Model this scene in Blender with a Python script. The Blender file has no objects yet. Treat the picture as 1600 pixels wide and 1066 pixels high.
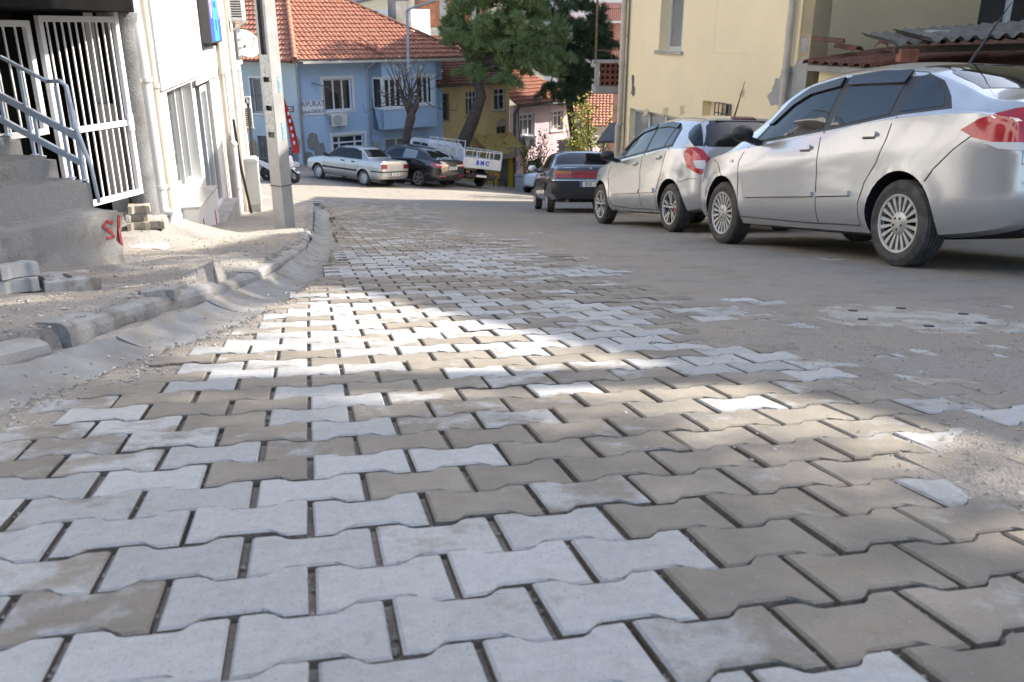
import bpy, bmesh, math, random
import numpy as np
from mathutils import Vector, Matrix, noise
from mathutils.bvhtree import BVHTree
from mathutils.geometry import delaunay_2d_cdt
rad = math.radians
SC = bpy.context.scene
COL = SC.collection
random.seed(7)
RNG = np.random.default_rng(7)

# ------------------------------------------------------------------ camera, sky, sun, exposure
FPX = 1345.0
PITCH = math.atan(489 / 1345.0)
CP, SP = math.cos(PITCH), math.sin(PITCH)
cam = bpy.data.cameras.new('camera')
camo = bpy.data.objects.new('camera', cam)
COL.objects.link(camo)
camo.location = (0, 0, 0)
camo.rotation_euler = (math.pi / 2 - PITCH, 0, 0)
cam.sensor_width = 36
cam.lens = FPX / 1600 * 36
cam.clip_start = 0.05
cam.clip_end = 2000
cam.dof.use_dof = True
cam.dof.focus_distance = 5.0
cam.dof.aperture_fstop = 7.5
SC.camera = camo

SUN_L = Vector((-0.953, -0.302, -0.727)).normalized()      # the way the light travels
w = bpy.data.worlds.new('World')
SC.world = w
w.use_nodes = True
nt = w.node_tree
nt.nodes.clear()
sky = nt.nodes.new('ShaderNodeTexSky')
sky.sky_type = 'NISHITA'
sky.sun_disc = False
sky.sun_elevation = math.asin(-SUN_L.z)
sky.sun_rotation = math.atan2(-SUN_L.x, -SUN_L.y)
sky.altitude = 200
sky.air_density = 1.0
sky.dust_density = 3.0
sky.ozone_density = 0.5
bgn = nt.nodes.new('ShaderNodeBackground')
bgn.inputs['Strength'].default_value = 0.15
out = nt.nodes.new('ShaderNodeOutputWorld')
nt.links.new(sky.outputs[0], bgn.inputs[0])
nt.links.new(bgn.outputs[0], out.inputs[0])
sl = bpy.data.lights.new('sun', 'SUN')
sl.energy = 4.0
sl.angle = rad(0.55)
sl.color = (1.0, 0.93, 0.83)
so = bpy.data.objects.new('sun', sl)
COL.objects.link(so)
so.rotation_euler = SUN_L.to_track_quat('-Z', 'Y').to_euler()
so.location = (20, 6, 20)
SC.view_settings.view_transform = 'Standard'
SC.view_settings.look = 'None'
SC.view_settings.exposure = 1.48
SC.view_settings.gamma = 1.0
SC.view_settings.use_curve_mapping = False
SC.cycles.max_bounces = 6
SC.cycles.diffuse_bounces = 4
SC.cycles.glossy_bounces = 3
SC.cycles.transparent_max_bounces = 6
SC.cycles.caustics_reflective = False
SC.cycles.caustics_refractive = False
SC.cycles.use_denoising = True

# ------------------------------------------------------------------ geometry helpers
def ray(px, py):
    u = (px - 800) / FPX
    v = (533 - py) / FPX
    return Vector((u, CP + v * SP, -SP + v * CP))

def proj(p):
    d = p[1] * CP - p[2] * SP
    u = p[1] * SP + p[2] * CP
    return 800 + FPX * p[0] / d, 533 - FPX * u / d

def ss(a, b, x):
    t = np.clip((np.asarray(x, float) - a) / (b - a), 0, 1)
    return t * t * (3 - 2 * t)

def Gv(x, y):
    """height of the bare street below the camera"""
    x = np.asarray(x, float); y = np.asarray(y, float)
    a = -.578 - .1731 * y
    q = .78 * x + .62 * y
    b = -3.65 - .0736 * x - .0743 * y - .13 * np.logaddexp(0, (q - 21) * 1.2) / 1.2
    k = .25
    return np.maximum(a, b) + .5 * k * np.exp(-np.abs(a - b) / k)

def G(x, y):
    return float(Gv(x, y))

def gnd(px, py, off=0.0):
    r = ray(px, py)
    t = .3
    while t < 250:
        p = r * t
        if p.z < G(p.x, p.y) + off:
            lo, hi = t - .1 * max(1, t * .03), t
            for _ in range(26):
                m = (lo + hi) / 2
                p = r * m
                if p.z < G(p.x, p.y) + off: hi = m
                else: lo = m
            return r * hi
        t += .1 * max(1, t * .03)
    return r * 60

def at_y(px, py, y):
    r = ray(px, py)
    return r * (y / r.y)

def on_wall(px, py, o, d):
    """hit of the pixel's ray on the vertical plane through o with direction d; gives (along, height)"""
    r = ray(px, py)
    n = Vector((-d[1], d[0]))
    t = (n.x * o[0] + n.y * o[1]) / (n.x * r.x + n.y * r.y)
    p = r * t
    return (p.x - o[0]) * d[0] + (p.y - o[1]) * d[1], p.z

_perm = RNG.integers(0, 1 << 30, 4096)
def vnoise(x, y, seed=0):
    x = np.asarray(x, float); y = np.asarray(y, float)
    xi = np.floor(x).astype(np.int64); yi = np.floor(y).astype(np.int64)
    fx = x - xi; fy = y - yi
    fx = fx * fx * (3 - 2 * fx); fy = fy * fy * (3 - 2 * fy)
    def h(a, b):
        k = (a * 374761393 + b * 668265263 + seed * 982451653) & 0x7fffffff
        k = (k ^ (k >> 13)) * 1274126177 & 0x7fffffff
        return ((k ^ (k >> 16)) & 0xffff) / 65535.0
    return (h(xi, yi) * (1 - fx) + h(xi + 1, yi) * fx) * (1 - fy) + (h(xi, yi + 1) * (1 - fx) + h(xi + 1, yi + 1) * fx) * fy

def fbm(x, y, o=4, seed=0):
    s = 0; a = .5
    for i in range(o):
        s = s + a * vnoise(np.asarray(x) * 2 ** i, np.asarray(y) * 2 ** i, seed + i)
        a *= .5
    return s / (1 - .5 ** o)

def pchip(xs, ys, x):
    xs = np.asarray(xs, float); ys = np.asarray(ys, float); x = np.asarray(x, float)
    h = np.diff(xs); d = np.diff(ys) / h
    m = np.zeros_like(ys)
    m[0], m[-1] = d[0], d[-1]
    for i in range(1, len(xs) - 1):
        if d[i - 1] * d[i] > 0:
            w1 = 2 * h[i] + h[i - 1]; w2 = h[i] + 2 * h[i - 1]
            m[i] = (w1 + w2) / (w1 / d[i - 1] + w2 / d[i])
    i = np.clip(np.searchsorted(xs, x) - 1, 0, len(xs) - 2)
    t = np.clip((x - xs[i]) / h[i], 0, 1)
    return ((2 * t**3 - 3 * t**2 + 1) * ys[i] + (t**3 - 2 * t**2 + t) * h[i] * m[i]
            + (-2 * t**3 + 3 * t**2) * ys[i + 1] + (t**3 - t**2) * h[i] * m[i + 1])

# ------------------------------------------------------------------ materials
def M(name, base, rough=.75, metal=0., var=.12, scale=2.5, bump=0., bscale=30., stain=None, coat=0.,
      spec=.5, var2=None, coords='pos', subs=0.):
    """procedural material: base colour with two scales of noise, optional stains (colour, scale, lo, hi), bump"""
    m = bpy.data.materials.new(name)
    m.use_nodes = True
    t = m.node_tree; N = t.nodes; L = t.links
    b = N['Principled BSDF']
    b.inputs['Roughness'].default_value = rough
    b.inputs['Metallic'].default_value = metal
    b.inputs['Coat Weight'].default_value = coat
    b.inputs['Coat Roughness'].default_value = .06
    b.inputs['Specular IOR Level'].default_value = spec
    if coords == 'pos':
        src = N.new('ShaderNodeNewGeometry').outputs['Position']
    else:
        src = N.new('ShaderNodeTexCoord').outputs['Object']
    def nz(sc, det=5, ro=.55):
        n = N.new('ShaderNodeTexNoise')
        n.inputs['Scale'].default_value = sc
        n.inputs['Detail'].default_value = det
        n.inputs['Roughness'].default_value = ro
        L.new(src, n.inputs['Vector'])
        return n.outputs['Fac']
    def ramp(fac, lo, hi, a=0., c=1.):
        r = N.new('ShaderNodeMapRange')
        r.inputs['From Min'].default_value = lo; r.inputs['From Max'].default_value = hi
        r.inputs['To Min'].default_value = a; r.inputs['To Max'].default_value = c
        L.new(fac, r.inputs['Value'])
        return r.outputs[0]
    def mix(fac, a, c, mode='MIX'):
        x = N.new('ShaderNodeMix'); x.data_type = 'RGBA'; x.blend_type = mode
        if hasattr(fac, 'links'): L.new(fac, x.inputs[0])
        else: x.inputs[0].default_value = fac
        for s, i in ((a, 6), (c, 7)):
            if hasattr(s, 'links'): L.new(s, x.inputs[i])
            else: x.inputs[i].default_value = (*s[:3], 1)
        return x.outputs[2]
    m['b'] = 0
    lo = tuple(c * (1 - var) for c in base); hi = tuple(min(1, c * (1 + var)) for c in base)
    col = mix(ramp(nz(scale), .3, .7), lo, hi)
    if var2:
        col = mix(ramp(nz(var2[1], 6, .65), .35, .75), col, tuple(var2[0]))
    if stain:
        for (sc_, s_, a_, b_) in (stain if isinstance(stain, list) else [stain]):
            col = mix(ramp(nz(s_, 7, .62), a_, b_), col, sc_)
    L.new(col, b.inputs['Base Color'])
    if bump:
        bp = N.new('ShaderNodeBump')
        bp.inputs['Strength'].default_value = min(1, bump)
        bp.inputs['Distance'].default_value = .01 * max(1, bump)
        L.new(nz(bscale, 6, .6), bp.inputs['Height'])
        L.new(bp.outputs[0], b.inputs['Normal'])
    return m

MAT = {}
def mt(k, *a, **kw):
    if k not in MAT: MAT[k] = M(k, *a, **kw)
    return MAT[k]

# ------------------------------------------------------------------ mesh builder
class MB:
    def __init__(self):
        self.v = []; self.f = []; self.mi = []; self.cur = 0
    def add(self, vs, fs):
        o = len(self.v)
        self.v += [tuple(p) for p in vs]
        self.f += [tuple(i + o for i in f) for f in fs]
        self.mi += [self.cur] * len(fs)
        return self
    def box(self, x0, x1, y0, y1, z0, z1):
        return self.add([(x0, y0, z0), (x1, y0, z0), (x1, y1, z0), (x0, y1, z0), (x0, y0, z1), (x1, y0, z1), (x1, y1, z1), (x0, y1, z1)],
                        [(0, 3, 2, 1), (4, 5, 6, 7), (0, 1, 5, 4), (1, 2, 6, 5), (2, 3, 7, 6), (3, 0, 4, 7)])
    def bar(self, p, q, a, b=None, up=(0, 0, 1)):
        """box beam from p to q, a wide, b deep"""
        b = a if b is None else b
        p = Vector(p); q = Vector(q); d = (q - p).normalized()
        u = Vector(up)
        if abs(d.dot(u)) > .98: u = Vector((1, 0, 0))
        s = d.cross(u).normalized(); t = s.cross(d)
        vs = [e + s * (i * a / 2) + t * (j * b / 2) for e in (p, q) for i, j in ((-1, -1), (1, -1), (1, 1), (-1, 1))]
        return self.add(vs, [(0, 3, 2, 1), (4, 5, 6, 7), (0, 1, 5, 4), (1, 2, 6, 5), (2, 3, 7, 6), (3, 0, 4, 7)])
    def path(self, pts, r, n=8, cap=True):
        """tube along points; r a number or a list"""
        P = [Vector(p) for p in pts]
        R = r if isinstance(r, (list, tuple)) else [r] * len(P)
        rings = []; pu = None
        for i, p in enumerate(P):
            d = (P[min(i + 1, len(P) - 1)] - P[max(i - 1, 0)]).normalized()
            if pu is None:
                pu = Vector((0, 0, 1)) if abs(d.z) < .9 else Vector((1, 0, 0))
            s = d.cross(pu).normalized(); pu = s.cross(d)
            rings.append([p + (s * math.cos(a) + pu * math.sin(a)) * R[i] for a in (2 * math.pi * k / n for k in range(n))])
        vs = [v for g in rings for v in g]; fs = []
        for i in range(len(P) - 1):
            for k in range(n):
                fs.append((i * n + k, i * n + (k + 1) % n, (i + 1) * n + (k + 1) % n, (i + 1) * n + k))
        if cap:
            fs.append(tuple(range(n))[::-1]); fs.append(tuple(range((len(P) - 1) * n, len(P) * n)))
        return self.add(vs, fs)
    def lathe(self, prof, n=24, M_=None, close=True):
        """profile of (radius, height) about local z, placed by M_"""
        M_ = M_ or Matrix()
        vs = [M_ @ Vector((r * math.cos(a), r * math.sin(a), h)) for r, h in prof for a in (2 * math.pi * k / n for k in range(n))]
        fs = [(i * n + k, i * n + (k + 1) % n, (i + 1) * n + (k + 1) % n, (i + 1) * n + k) for i in range(len(prof) - 1) for k in range(n)]
        if close:
            fs.append(tuple(range(n))[::-1]); fs.append(tuple(range((len(prof) - 1) * n, len(prof) * n)))
        return self.add(vs, fs)
    def prism(self, poly, f, h0, h1):
        """2-D polygon extruded; f(u, v, h) gives the point"""
        n = len(poly)
        vs = [f(u, v, h) for h in (h0, h1) for u, v in poly]
        fs = [tuple(range(n))[::-1], tuple(range(n, 2 * n))] + [(i, (i + 1) % n, n + (i + 1) % n, n + i) for i in range(n)]
        return self.add(vs, fs)
    def mesh(self, name, mats, smooth=False, bevel=0, fixn=False, segs=1, angle=None):
        me = bpy.data.meshes.new(name)
        me.from_pydata(self.v, [], self.f)
        for m_ in (mats if isinstance(mats, (list, tuple)) else [mats]):
            me.materials.append(MAT[m_] if isinstance(m_, str) else m_)
        if any(self.mi): me.polygons.foreach_set('material_index', self.mi)
        if bevel or fixn:
            bm = bmesh.new(); bm.from_mesh(me)
            if bevel:
                es = [e for e in bm.edges if len(e.link_faces) == 2 and e.calc_face_angle(0) > .6]
                bmesh.ops.bevel(bm, geom=es, offset=bevel, segments=segs, affect='EDGES', clamp_overlap=True, profile=.6)
            if fixn: bmesh.ops.recalc_face_normals(bm, faces=bm.faces)
            bm.to_mesh(me); bm.free()
        if smooth:
            me.polygons.foreach_set('use_smooth', [True] * len(me.polygons))
            if angle: me.set_sharp_from_angle(angle=rad(angle))
        me.update()
        return me
    def build(self, name, mats, parent=None, **k):
        return link(name, self.mesh(name, mats, **k), parent)

def link(name, me, parent=None, mat=None):
    o = bpy.data.objects.new(name, me)
    COL.objects.link(o)
    if parent: o.parent = parent
    if mat is not None: o.matrix_local = mat
    return o

def tag(o, label=None, cat=None, group=None, kind=None):
    if label: o['label'] = label
    if cat: o['category'] = cat
    if group: o['group'] = group
    if kind: o['kind'] = kind
    return o

def thing(name, label, cat, loc=(0, 0, 0), rz=0., group=None, mat=None):
    o = bpy.data.objects.new(name, None)
    o.empty_display_size = .2
    COL.objects.link(o)
    if mat is not None: o.matrix_world = mat
    else:
        o.location = loc; o.rotation_euler = (0, 0, rz)
    return tag(o, label, cat, group)

def copy_tree(o, parent=None):
    c = o.copy()
    COL.objects.link(c)
    if parent: c.parent = parent
    for ch in list(o.children): copy_tree(ch, c)
    return c

def frame(o, d):
    """matrix of a wall frame: x along d (unit, horizontal), y into the wall's outside, z up"""
    d = Vector((d[0], d[1], 0)).normalized()
    n = Vector((d.y, -d.x, 0))
    m_ = Matrix((d, n, Vector((0, 0, 1)))).transposed().to_4x4()
    m_.translation = Vector((o[0], o[1], o[2] if len(o) > 2 else 0))
    return m_

def text(name, s, size, mat, parent, M_, ext=.002, align='CENTER', sx=1., bold=0.):
    c = bpy.data.curves.new(name, 'FONT')
    c.body = s; c.size = size; c.align_x = align; c.align_y = 'CENTER'; c.extrude = ext
    c.offset = bold
    c.resolution_u = 2
    c.materials.append(MAT[mat] if isinstance(mat, str) else mat)
    o = bpy.data.objects.new(name, c)
    COL.objects.link(o)
    dg = bpy.context.evaluated_depsgraph_get(); dg.update()
    me = bpy.data.meshes.new_from_object(o.evaluated_get(dg))
    bpy.data.objects.remove(o)
    me.name = name
    return link(name, me, parent, M_ @ Matrix.Diagonal((sx, 1, 1, 1)))

# wall sheets with real openings: local frame x along, y outwards, z up
def wall_mesh(x0, x1, z0, z1, holes, th=.25, zb=None, ztop=None):
    """holes: (x0,x1,z0,z1). zb(x): optional sloping bottom"""
    xs = sorted({x0, x1, *[h[0] for h in holes], *[h[1] for h in holes]})
    zs = sorted({z0, z1, *[h[2] for h in holes], *[h[3] for h in holes]})
    xs = [x for x in xs if x0 - 1e-6 <= x <= x1 + 1e-6]; zs = [z for z in zs if z0 - 1e-6 <= z <= z1 + 1e-6]
    b = MB()
    def hole(i, j):
        if not (0 <= i < len(xs) - 1 and 0 <= j < len(zs) - 1): return True
        cx = (xs[i] + xs[i + 1]) / 2; cz = (zs[j] + zs[j + 1]) / 2
        return any(h[0] < cx < h[1] and h[2] < cz < h[3] for h in holes)
    def q(*p): b.add(p, [(0, 1, 2, 3)])
    for i in range(len(xs) - 1):
        for j in range(len(zs) - 1):
            if hole(i, j): continue
            a, c, e, g = xs[i], xs[i + 1], zs[j], zs[j + 1]
            q((c, 0, e), (a, 0, e), (a, 0, g), (c, 0, g))
            q((a, -th, e), (c, -th, e), (c, -th, g), (a, -th, g))
            if hole(i - 1, j): q((a, 0, e), (a, -th, e), (a, -th, g), (a, 0, g))
            if hole(i + 1, j): q((c, -th, e), (c, 0, e), (c, 0, g), (c, -th, g))
            if hole(i, j - 1): q((a, -th, e), (a, 0, e), (c, 0, e), (c, -th, e))
            if hole(i, j + 1): q((a, 0, g), (a, -th, g), (c, -th, g), (c, 0, g))
    return b

def window(parent, x0, x1, z0, z1, cols=2, rows=1, fw=.06, depth=.12, frame_mat='upvc', glass='glass', sill=True, curtain=None, surround=0, split=None, sill_mat=None, bars=None):
    """window set into an opening of a wall frame: frame mesh > panes, sill, curtain"""
    y = -depth
    b = MB()
    b.box(x0, x0 + fw, y - .05, y, z0, z1).box(x1 - fw, x1, y - .05, y, z0, z1)
    b.box(x0 + fw, x1 - fw, y - .05, y, z0, z0 + fw).box(x0 + fw, x1 - fw, y - .05, y, z1 - fw, z1)
    xs = split or [i / cols for i in range(1, cols)]
    for t in xs:
        xm = x0 + (x1 - x0) * t
        b.box(xm - fw / 2, xm + fw / 2, y - .05, y + .004, z0 + fw, z1 - fw)
    zs = [i / rows for i in range(1, rows)] if isinstance(rows, int) else rows
    for t in zs:
        zm = z0 + (z1 - z0) * t
        b.box(x0 + fw, x1 - fw, y - .046, y + .002, zm - fw / 2, zm + fw / 2)
    if surround:
        s = surround
        b.box(x0 - s, x0 - .002, .002, .03, z0 - s, z1 + s).box(x1 + .002, x1 + s, .002, .03, z0 - s, z1 + s)
        b.box(x0 - .002, x1 + .002, .002, .03, z1 + .002, z1 + s).box(x0 - .002, x1 + .002, .002, .03, z0 - s, z0 - .002)
    wo = b.build('window', frame_mat, parent)
    xe = [0] + list(xs) + [1]; ze = [0] + list(zs) + [1]
    for i in range(len(xe) - 1):
        for j in range(len(ze) - 1):
            a = x0 + (x1 - x0) * xe[i] + fw * (.5 if i else 1); c = x0 + (x1 - x0) * xe[i + 1] - fw * (.5 if i < len(xe) - 2 else 1)
            e = z0 + (z1 - z0) * ze[j] + fw * (.5 if j else 1); g = z0 + (z1 - z0) * ze[j + 1] - fw * (.5 if j < len(ze) - 2 else 1)
            MB().box(a + .001, c - .001, y - .034, y - .026, e + .001, g - .001).build('pane', glass, wo)
    if sill:
        MB().box(x0 - .08, x1 + .08, -depth + .01, .06, z0 - .07, z0 - .005).build('sill', sill_mat or frame_mat, wo, bevel=.008)
    if curtain:
        cb = MB(); n = max(8, int((x1 - x0) * 14))
        pts = [(x0 + fw + (x1 - x0 - 2 * fw) * i / n, y - .12 + .025 * (i % 2)) for i in range(n + 1)]
        vs = [(px, py, z) for z in (z0 + fw, z1 - fw) for px, py in pts]
        cb.add(vs, [(i + 1, i, n + 1 + i, n + 2 + i) for i in range(n)])
        cb.build('curtain', curtain, wo)
    if bars:
        bb = MB(); n = int((x1 - x0) / .11)
        for i in range(n + 1):
            xx = x0 + (x1 - x0) * i / n
            bb.box(xx - .008, xx + .008, .02, .036, z0, z1)
        for k in range(3):
            zz = z0 + (z1 - z0) * k / 2
            bb.box(x0, x1, .012, .02, zz - .01, zz + .01)
        bb.build('grille', bars, wo)
    return wo

def ac_unit(label, M_, group=None, flip=1):
    """split air conditioner outdoor unit; local x along wall, y out"""
    t = thing('air_conditioner', label, 'air conditioner', group=group, mat=M_)
    MB().box(-.39, .39, .08, .36, .0, .54).build('casing', 'ac_white', t, bevel=.012)
    MB().lathe([(.21, 0), (.225, .004), (.225, .012), (.205, .014)], 28, Matrix.Translation((-.1 * flip, .361, .27)) @ Matrix.Rotation(-math.pi / 2, 4, 'X')).build('fan_ring', 'ac_grey', t, smooth=True, angle=30)
    f = MB().lathe([(.0, 0), (.2, 0), (.2, .006)], 28, Matrix.Translation((-.1 * flip, .3625, .27)) @ Matrix.Rotation(-math.pi / 2, 4, 'X'), close=False).build('fan', 'dark', t)
    g = MB()
    for r_ in (.06, .10, .14, .18):
        n = 28
        g.path([(-.1 * flip + r_ * math.cos(2 * math.pi * k / n), .376, .27 + r_ * math.sin(2 * math.pi * k / n)) for k in range(n + 1)], .0035, 4)
    for k in range(8):
        a = k * math.pi / 4
        g.bar((-.1 * flip, .378, .27), (-.1 * flip + .2 * math.cos(a), .378, .27 + .2 * math.sin(a)), .005)
    g.build('fan_grille', 'ac_white', t)
    for k in range(9):
        for a_ in (.391, -.398): MB().box(a_, a_ + .007, .12, .33, .06 + k * .05, .085 + k * .05).build('louvre_slot', 'dark', t)
    for s in (-.28, .28):
        MB().box(s - .015, s + .015, .0, .4, -.035, -.005).box(s - .015, s + .015, .0, .025, -.25, -.036).bar((s, .02, -.24), (s, .36, -.036), .02).build('bracket', 'ac_white', t)
    return t
# ------------------------------------------------------------------ shared materials
mt('upvc', (.72, .73, .74), .35, var=.05)
mt('ac_white', (.66, .66, .62), .5, var=.08)
mt('ac_grey', (.35, .36, .36), .5, var=.08)
mt('dark', (.015, .015, .017), .6, var=.3)
mt('glass', (.02, .024, .028), .04, var=.3, spec=.7)
mt('glass_pale', (.20, .22, .23), .06, var=.25, scale=1.2, spec=.7)
mt('rubber', (.022, .022, .023), .75, var=.3, scale=9)
mt('concrete', (.33, .32, .30), .9, var=.16, scale=3, bump=.5, bscale=60, stain=((.17, .155, .135), 2.2, .5, .75))
mt('concrete_pale', (.40, .392, .375), .9, var=.12, scale=4, bump=.4, bscale=70, stain=((.30, .265, .215), 5, .5, .72))
mt('earth', (.10, .085, .065), .95, var=.3, scale=6, bump=1, bscale=40)

def ground_mat(name, sand, grey, dark, scale, gb):
    m = bpy.data.materials.new(name); m.use_nodes = True
    t = m.node_tree; N = t.nodes; L = t.links; b = N['Principled BSDF']
    b.inputs['Roughness'].default_value = .95
    b.inputs['Specular IOR Level'].default_value = .2
    geo = N.new('ShaderNodeNewGeometry')
    def nz(s, d=6, r=.6, st=(1, 1, 1)):
        mp = N.new('ShaderNodeMapping'); mp.inputs['Scale'].default_value = st
        L.new(geo.outputs['Position'], mp.inputs[0])
        n = N.new('ShaderNodeTexNoise'); n.inputs['Scale'].default_value = s
        n.inputs['Detail'].default_value = d; n.inputs['Roughness'].default_value = r
        L.new(mp.outputs[0], n.inputs['Vector']); return n.outputs['Fac']
    def mr(f, a, c, lo=0., hi=1.):
        r = N.new('ShaderNodeMapRange'); r.inputs[1].default_value = a; r.inputs[2].default_value = c
        r.inputs[3].default_value = lo; r.inputs[4].default_value = hi; L.new(f, r.inputs[0]); return r.outputs[0]
    def mix(f, a, c):
        x = N.new('ShaderNodeMix'); x.data_type = 'RGBA'; L.new(f, x.inputs[0])
        for s, i in ((a, 6), (c, 7)):
            if isinstance(s, tuple): x.inputs[i].default_value = (*s, 1)
            else: L.new(s, x.inputs[i])
        return x.outputs[2]
    c = mix(mr(nz(scale), .36, .56), sand, grey)
    c = mix(mr(nz(scale * 2.7, 7, .7), .52, .70), c, dark)
    c = mix(mr(nz(.7, 4, .6, (.35, 1.4, 1)), .5, .68, 0, .5), c, tuple(min(1, s * 1.25) for s in sand))
    v = N.new('ShaderNodeTexVoronoi'); v.inputs['Scale'].default_value = gb
    L.new(geo.outputs['Position'], v.inputs['Vector'])
    sp_ = mix(mr(v.outputs['Color'], .2, .9), tuple(s * .72 for s in sand), tuple(min(1, s * 1.2) for s in grey))
    x = N.new('ShaderNodeMix'); x.data_type = 'RGBA'; x.blend_type = 'MIX'; x.inputs[0].default_value = .38
    L.new(c, x.inputs[6]); L.new(sp_, x.inputs[7])
    L.new(x.outputs[2], b.inputs['Base Color'])
    bp = N.new('ShaderNodeBump'); bp.inputs['Strength'].default_value = .7; bp.inputs['Distance'].default_value = .006
    L.new(v.outputs['Distance'], bp.inputs['Height'])
    bp2 = N.new('ShaderNodeBump'); bp2.inputs['Strength'].default_value = .6; bp2.inputs['Distance'].default_value = .012
    L.new(nz(28, 6, .7), bp2.inputs['Height']); L.new(bp.outputs[0], bp2.inputs['Normal'])
    L.new(bp2.outputs[0], b.inputs['Normal'])
    MAT[name] = m
    return m
ground_mat('road_dust', (.335, .285, .225), (.30, .275, .245), (.17, .15, .125), 1.1, 130)
ground_mat('pavement_sand', (.38, .315, .24), (.285, .28, .27), (.16, .148, .13), 1.5, 70)
ground_mat('terrain_soil', (.22, .2, .14), (.16, .16, .12), (.09, .09, .06), .1, 8)

def paver_mat(name, src):
    m = bpy.data.materials.new(name); m.use_nodes = True
    t = m.node_tree; N = t.nodes; L = t.links; b = N['Principled BSDF']
    b.inputs['Roughness'].default_value = .88
    b.inputs['Specular IOR Level'].default_value = .25
    if src == 'object':
        colo = N.new('ShaderNodeObjectInfo').outputs['Color']
    else:
        a = N.new('ShaderNodeAttribute'); a.attribute_name = 'pv'; colo = a.outputs['Color']
    sep = N.new('ShaderNodeSeparateColor'); L.new(colo, sep.inputs[0])
    geo = N.new('ShaderNodeNewGeometry')
    def nz(s, d=6, r=.6):
        n = N.new('ShaderNodeTexNoise'); n.inputs['Scale'].default_value = s
        n.inputs['Detail'].default_value = d; n.inputs['Roughness'].default_value = r
        L.new(geo.outputs['Position'], n.inputs['Vector']); return n.outputs['Fac']
    def mth(op, a, c):
        x = N.new('ShaderNodeMath'); x.operation = op
        for s, i in ((a, 0), (c, 1)):
            if hasattr(s, 'links'): L.new(s, x.inputs[i])
            else: x.inputs[i].default_value = s
        return x.outputs[0]
    def mr(f, a, c, lo=0., hi=1.):
        r = N.new('ShaderNodeMapRange'); r.inputs[1].default_value = a; r.inputs[2].default_value = c
        r.inputs[3].default_value = lo; r.inputs[4].default_value = hi; L.new(f, r.inputs[0]); return r.outputs[0]
    def mix(f, a, c, mode='MIX'):
        x = N.new('ShaderNodeMix'); x.data_type = 'RGBA'; x.blend_type = mode
        if hasattr(f, 'links'): L.new(f, x.inputs[0])
        else: x.inputs[0].default_value = f
        for s, i in ((a, 6), (c, 7)):
            if isinstance(s, tuple): x.inputs[i].default_value = (*s, 1)
            else: L.new(s, x.inputs[i])
        return x.outputs[2]
    clean = mix(mr(nz(45, 5, .7), .3, .7), (.395, .390, .380), (.485, .478, .462))
    clean = mix(mr(nz(9, 6, .7), .52, .78, 0, .55), clean, (.33, .30, .26))
    dust = mix(mr(nz(6, 6, .65), .3, .7), (.225, .198, .163), (.325, .288, .237))
    msk = mth('ADD', mth('MULTIPLY', nz(8.5, 7, .62), .9), sep.outputs[0])
    c = mix(mr(msk, .90, 1.04), clean, dust)
    tint = mr(sep.outputs[1], 0, 1, .86, 1.1)
    cc = N.new('ShaderNodeCombineColor')
    for i in range(3): L.new(tint, cc.inputs[i])
    c = mix(1.0, c, cc.outputs[0], 'MULTIPLY')
    spot = mr(nz(190, 3, .7), .60, .70, 0, .75)
    c = mix(spot, c, (.17, .155, .135))
    pale = mr(nz(120, 4, .7), .64, .72, 0, .5)
    c = mix(pale, c, (.56, .54, .50))
    L.new(c, b.inputs['Base Color'])
    bp = N.new('ShaderNodeBump'); bp.inputs['Strength'].default_value = .9; bp.inputs['Distance'].default_value = .004
    L.new(nz(170, 5, .7), bp.inputs['Height'])
    bp2 = N.new('ShaderNodeBump'); bp2.inputs['Strength'].default_value = .35; bp2.inputs['Distance'].default_value = .01
    L.new(nz(22, 5, .6), bp2.inputs['Height']); L.new(bp.outputs[0], bp2.inputs['Normal'])
    L.new(bp2.outputs[0], b.inputs['Normal'])
    MAT[name] = m
paver_mat('paver', 'object')
paver_mat('paver_far', 'attr')

# ------------------------------------------------------------------ street lines
def poly_px(pts):
    q = [gnd(*p) for p in pts]
    q.sort(key=lambda v: v.y)
    return np.array([v.y for v in q]), np.array([v.x for v in q])
KY, KX = poly_px([(0, 545), (130, 520), (250, 480), (330, 460), (410, 430), (480, 385), (490, 350), (490, 318)])
EY, EX = poly_px([(0, 640), (180, 572), (270, 540), (330, 520), (440, 470), (500, 430), (525, 380), (515, 330), (500, 318)])
KY = np.concatenate([[-6], KY, [29]]); KX = np.concatenate([[-2.0], KX, [-9.5]])
EY = np.concatenate([[-6], EY, [29]]); EX = np.concatenate([[-1.45], EX, [-9.2]])
def xk(y): return np.interp(y, KY, KX)
def xe(y): return np.interp(y, EY, EX)
BY, BX = poly_px([(700, 352), (860, 400), (1010, 470), (1160, 540), (1330, 605), (1560, 690)])
BY = np.concatenate([[0], BY, [25]]); BX = np.concatenate([[1.3], BX, [-3]])
SPOTS = [(gnd(a, b), r) for a, b, r in ((1180, 471, .09), (1150, 553, .12), (1110, 572, .11), (1200, 566, .12), (1555, 478, .08), (1590, 515, .1), (1225, 536, .05), (1380, 555, .04), (1590, 645, .06), (1300, 405, .08), (900, 425, .3))]

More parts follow.
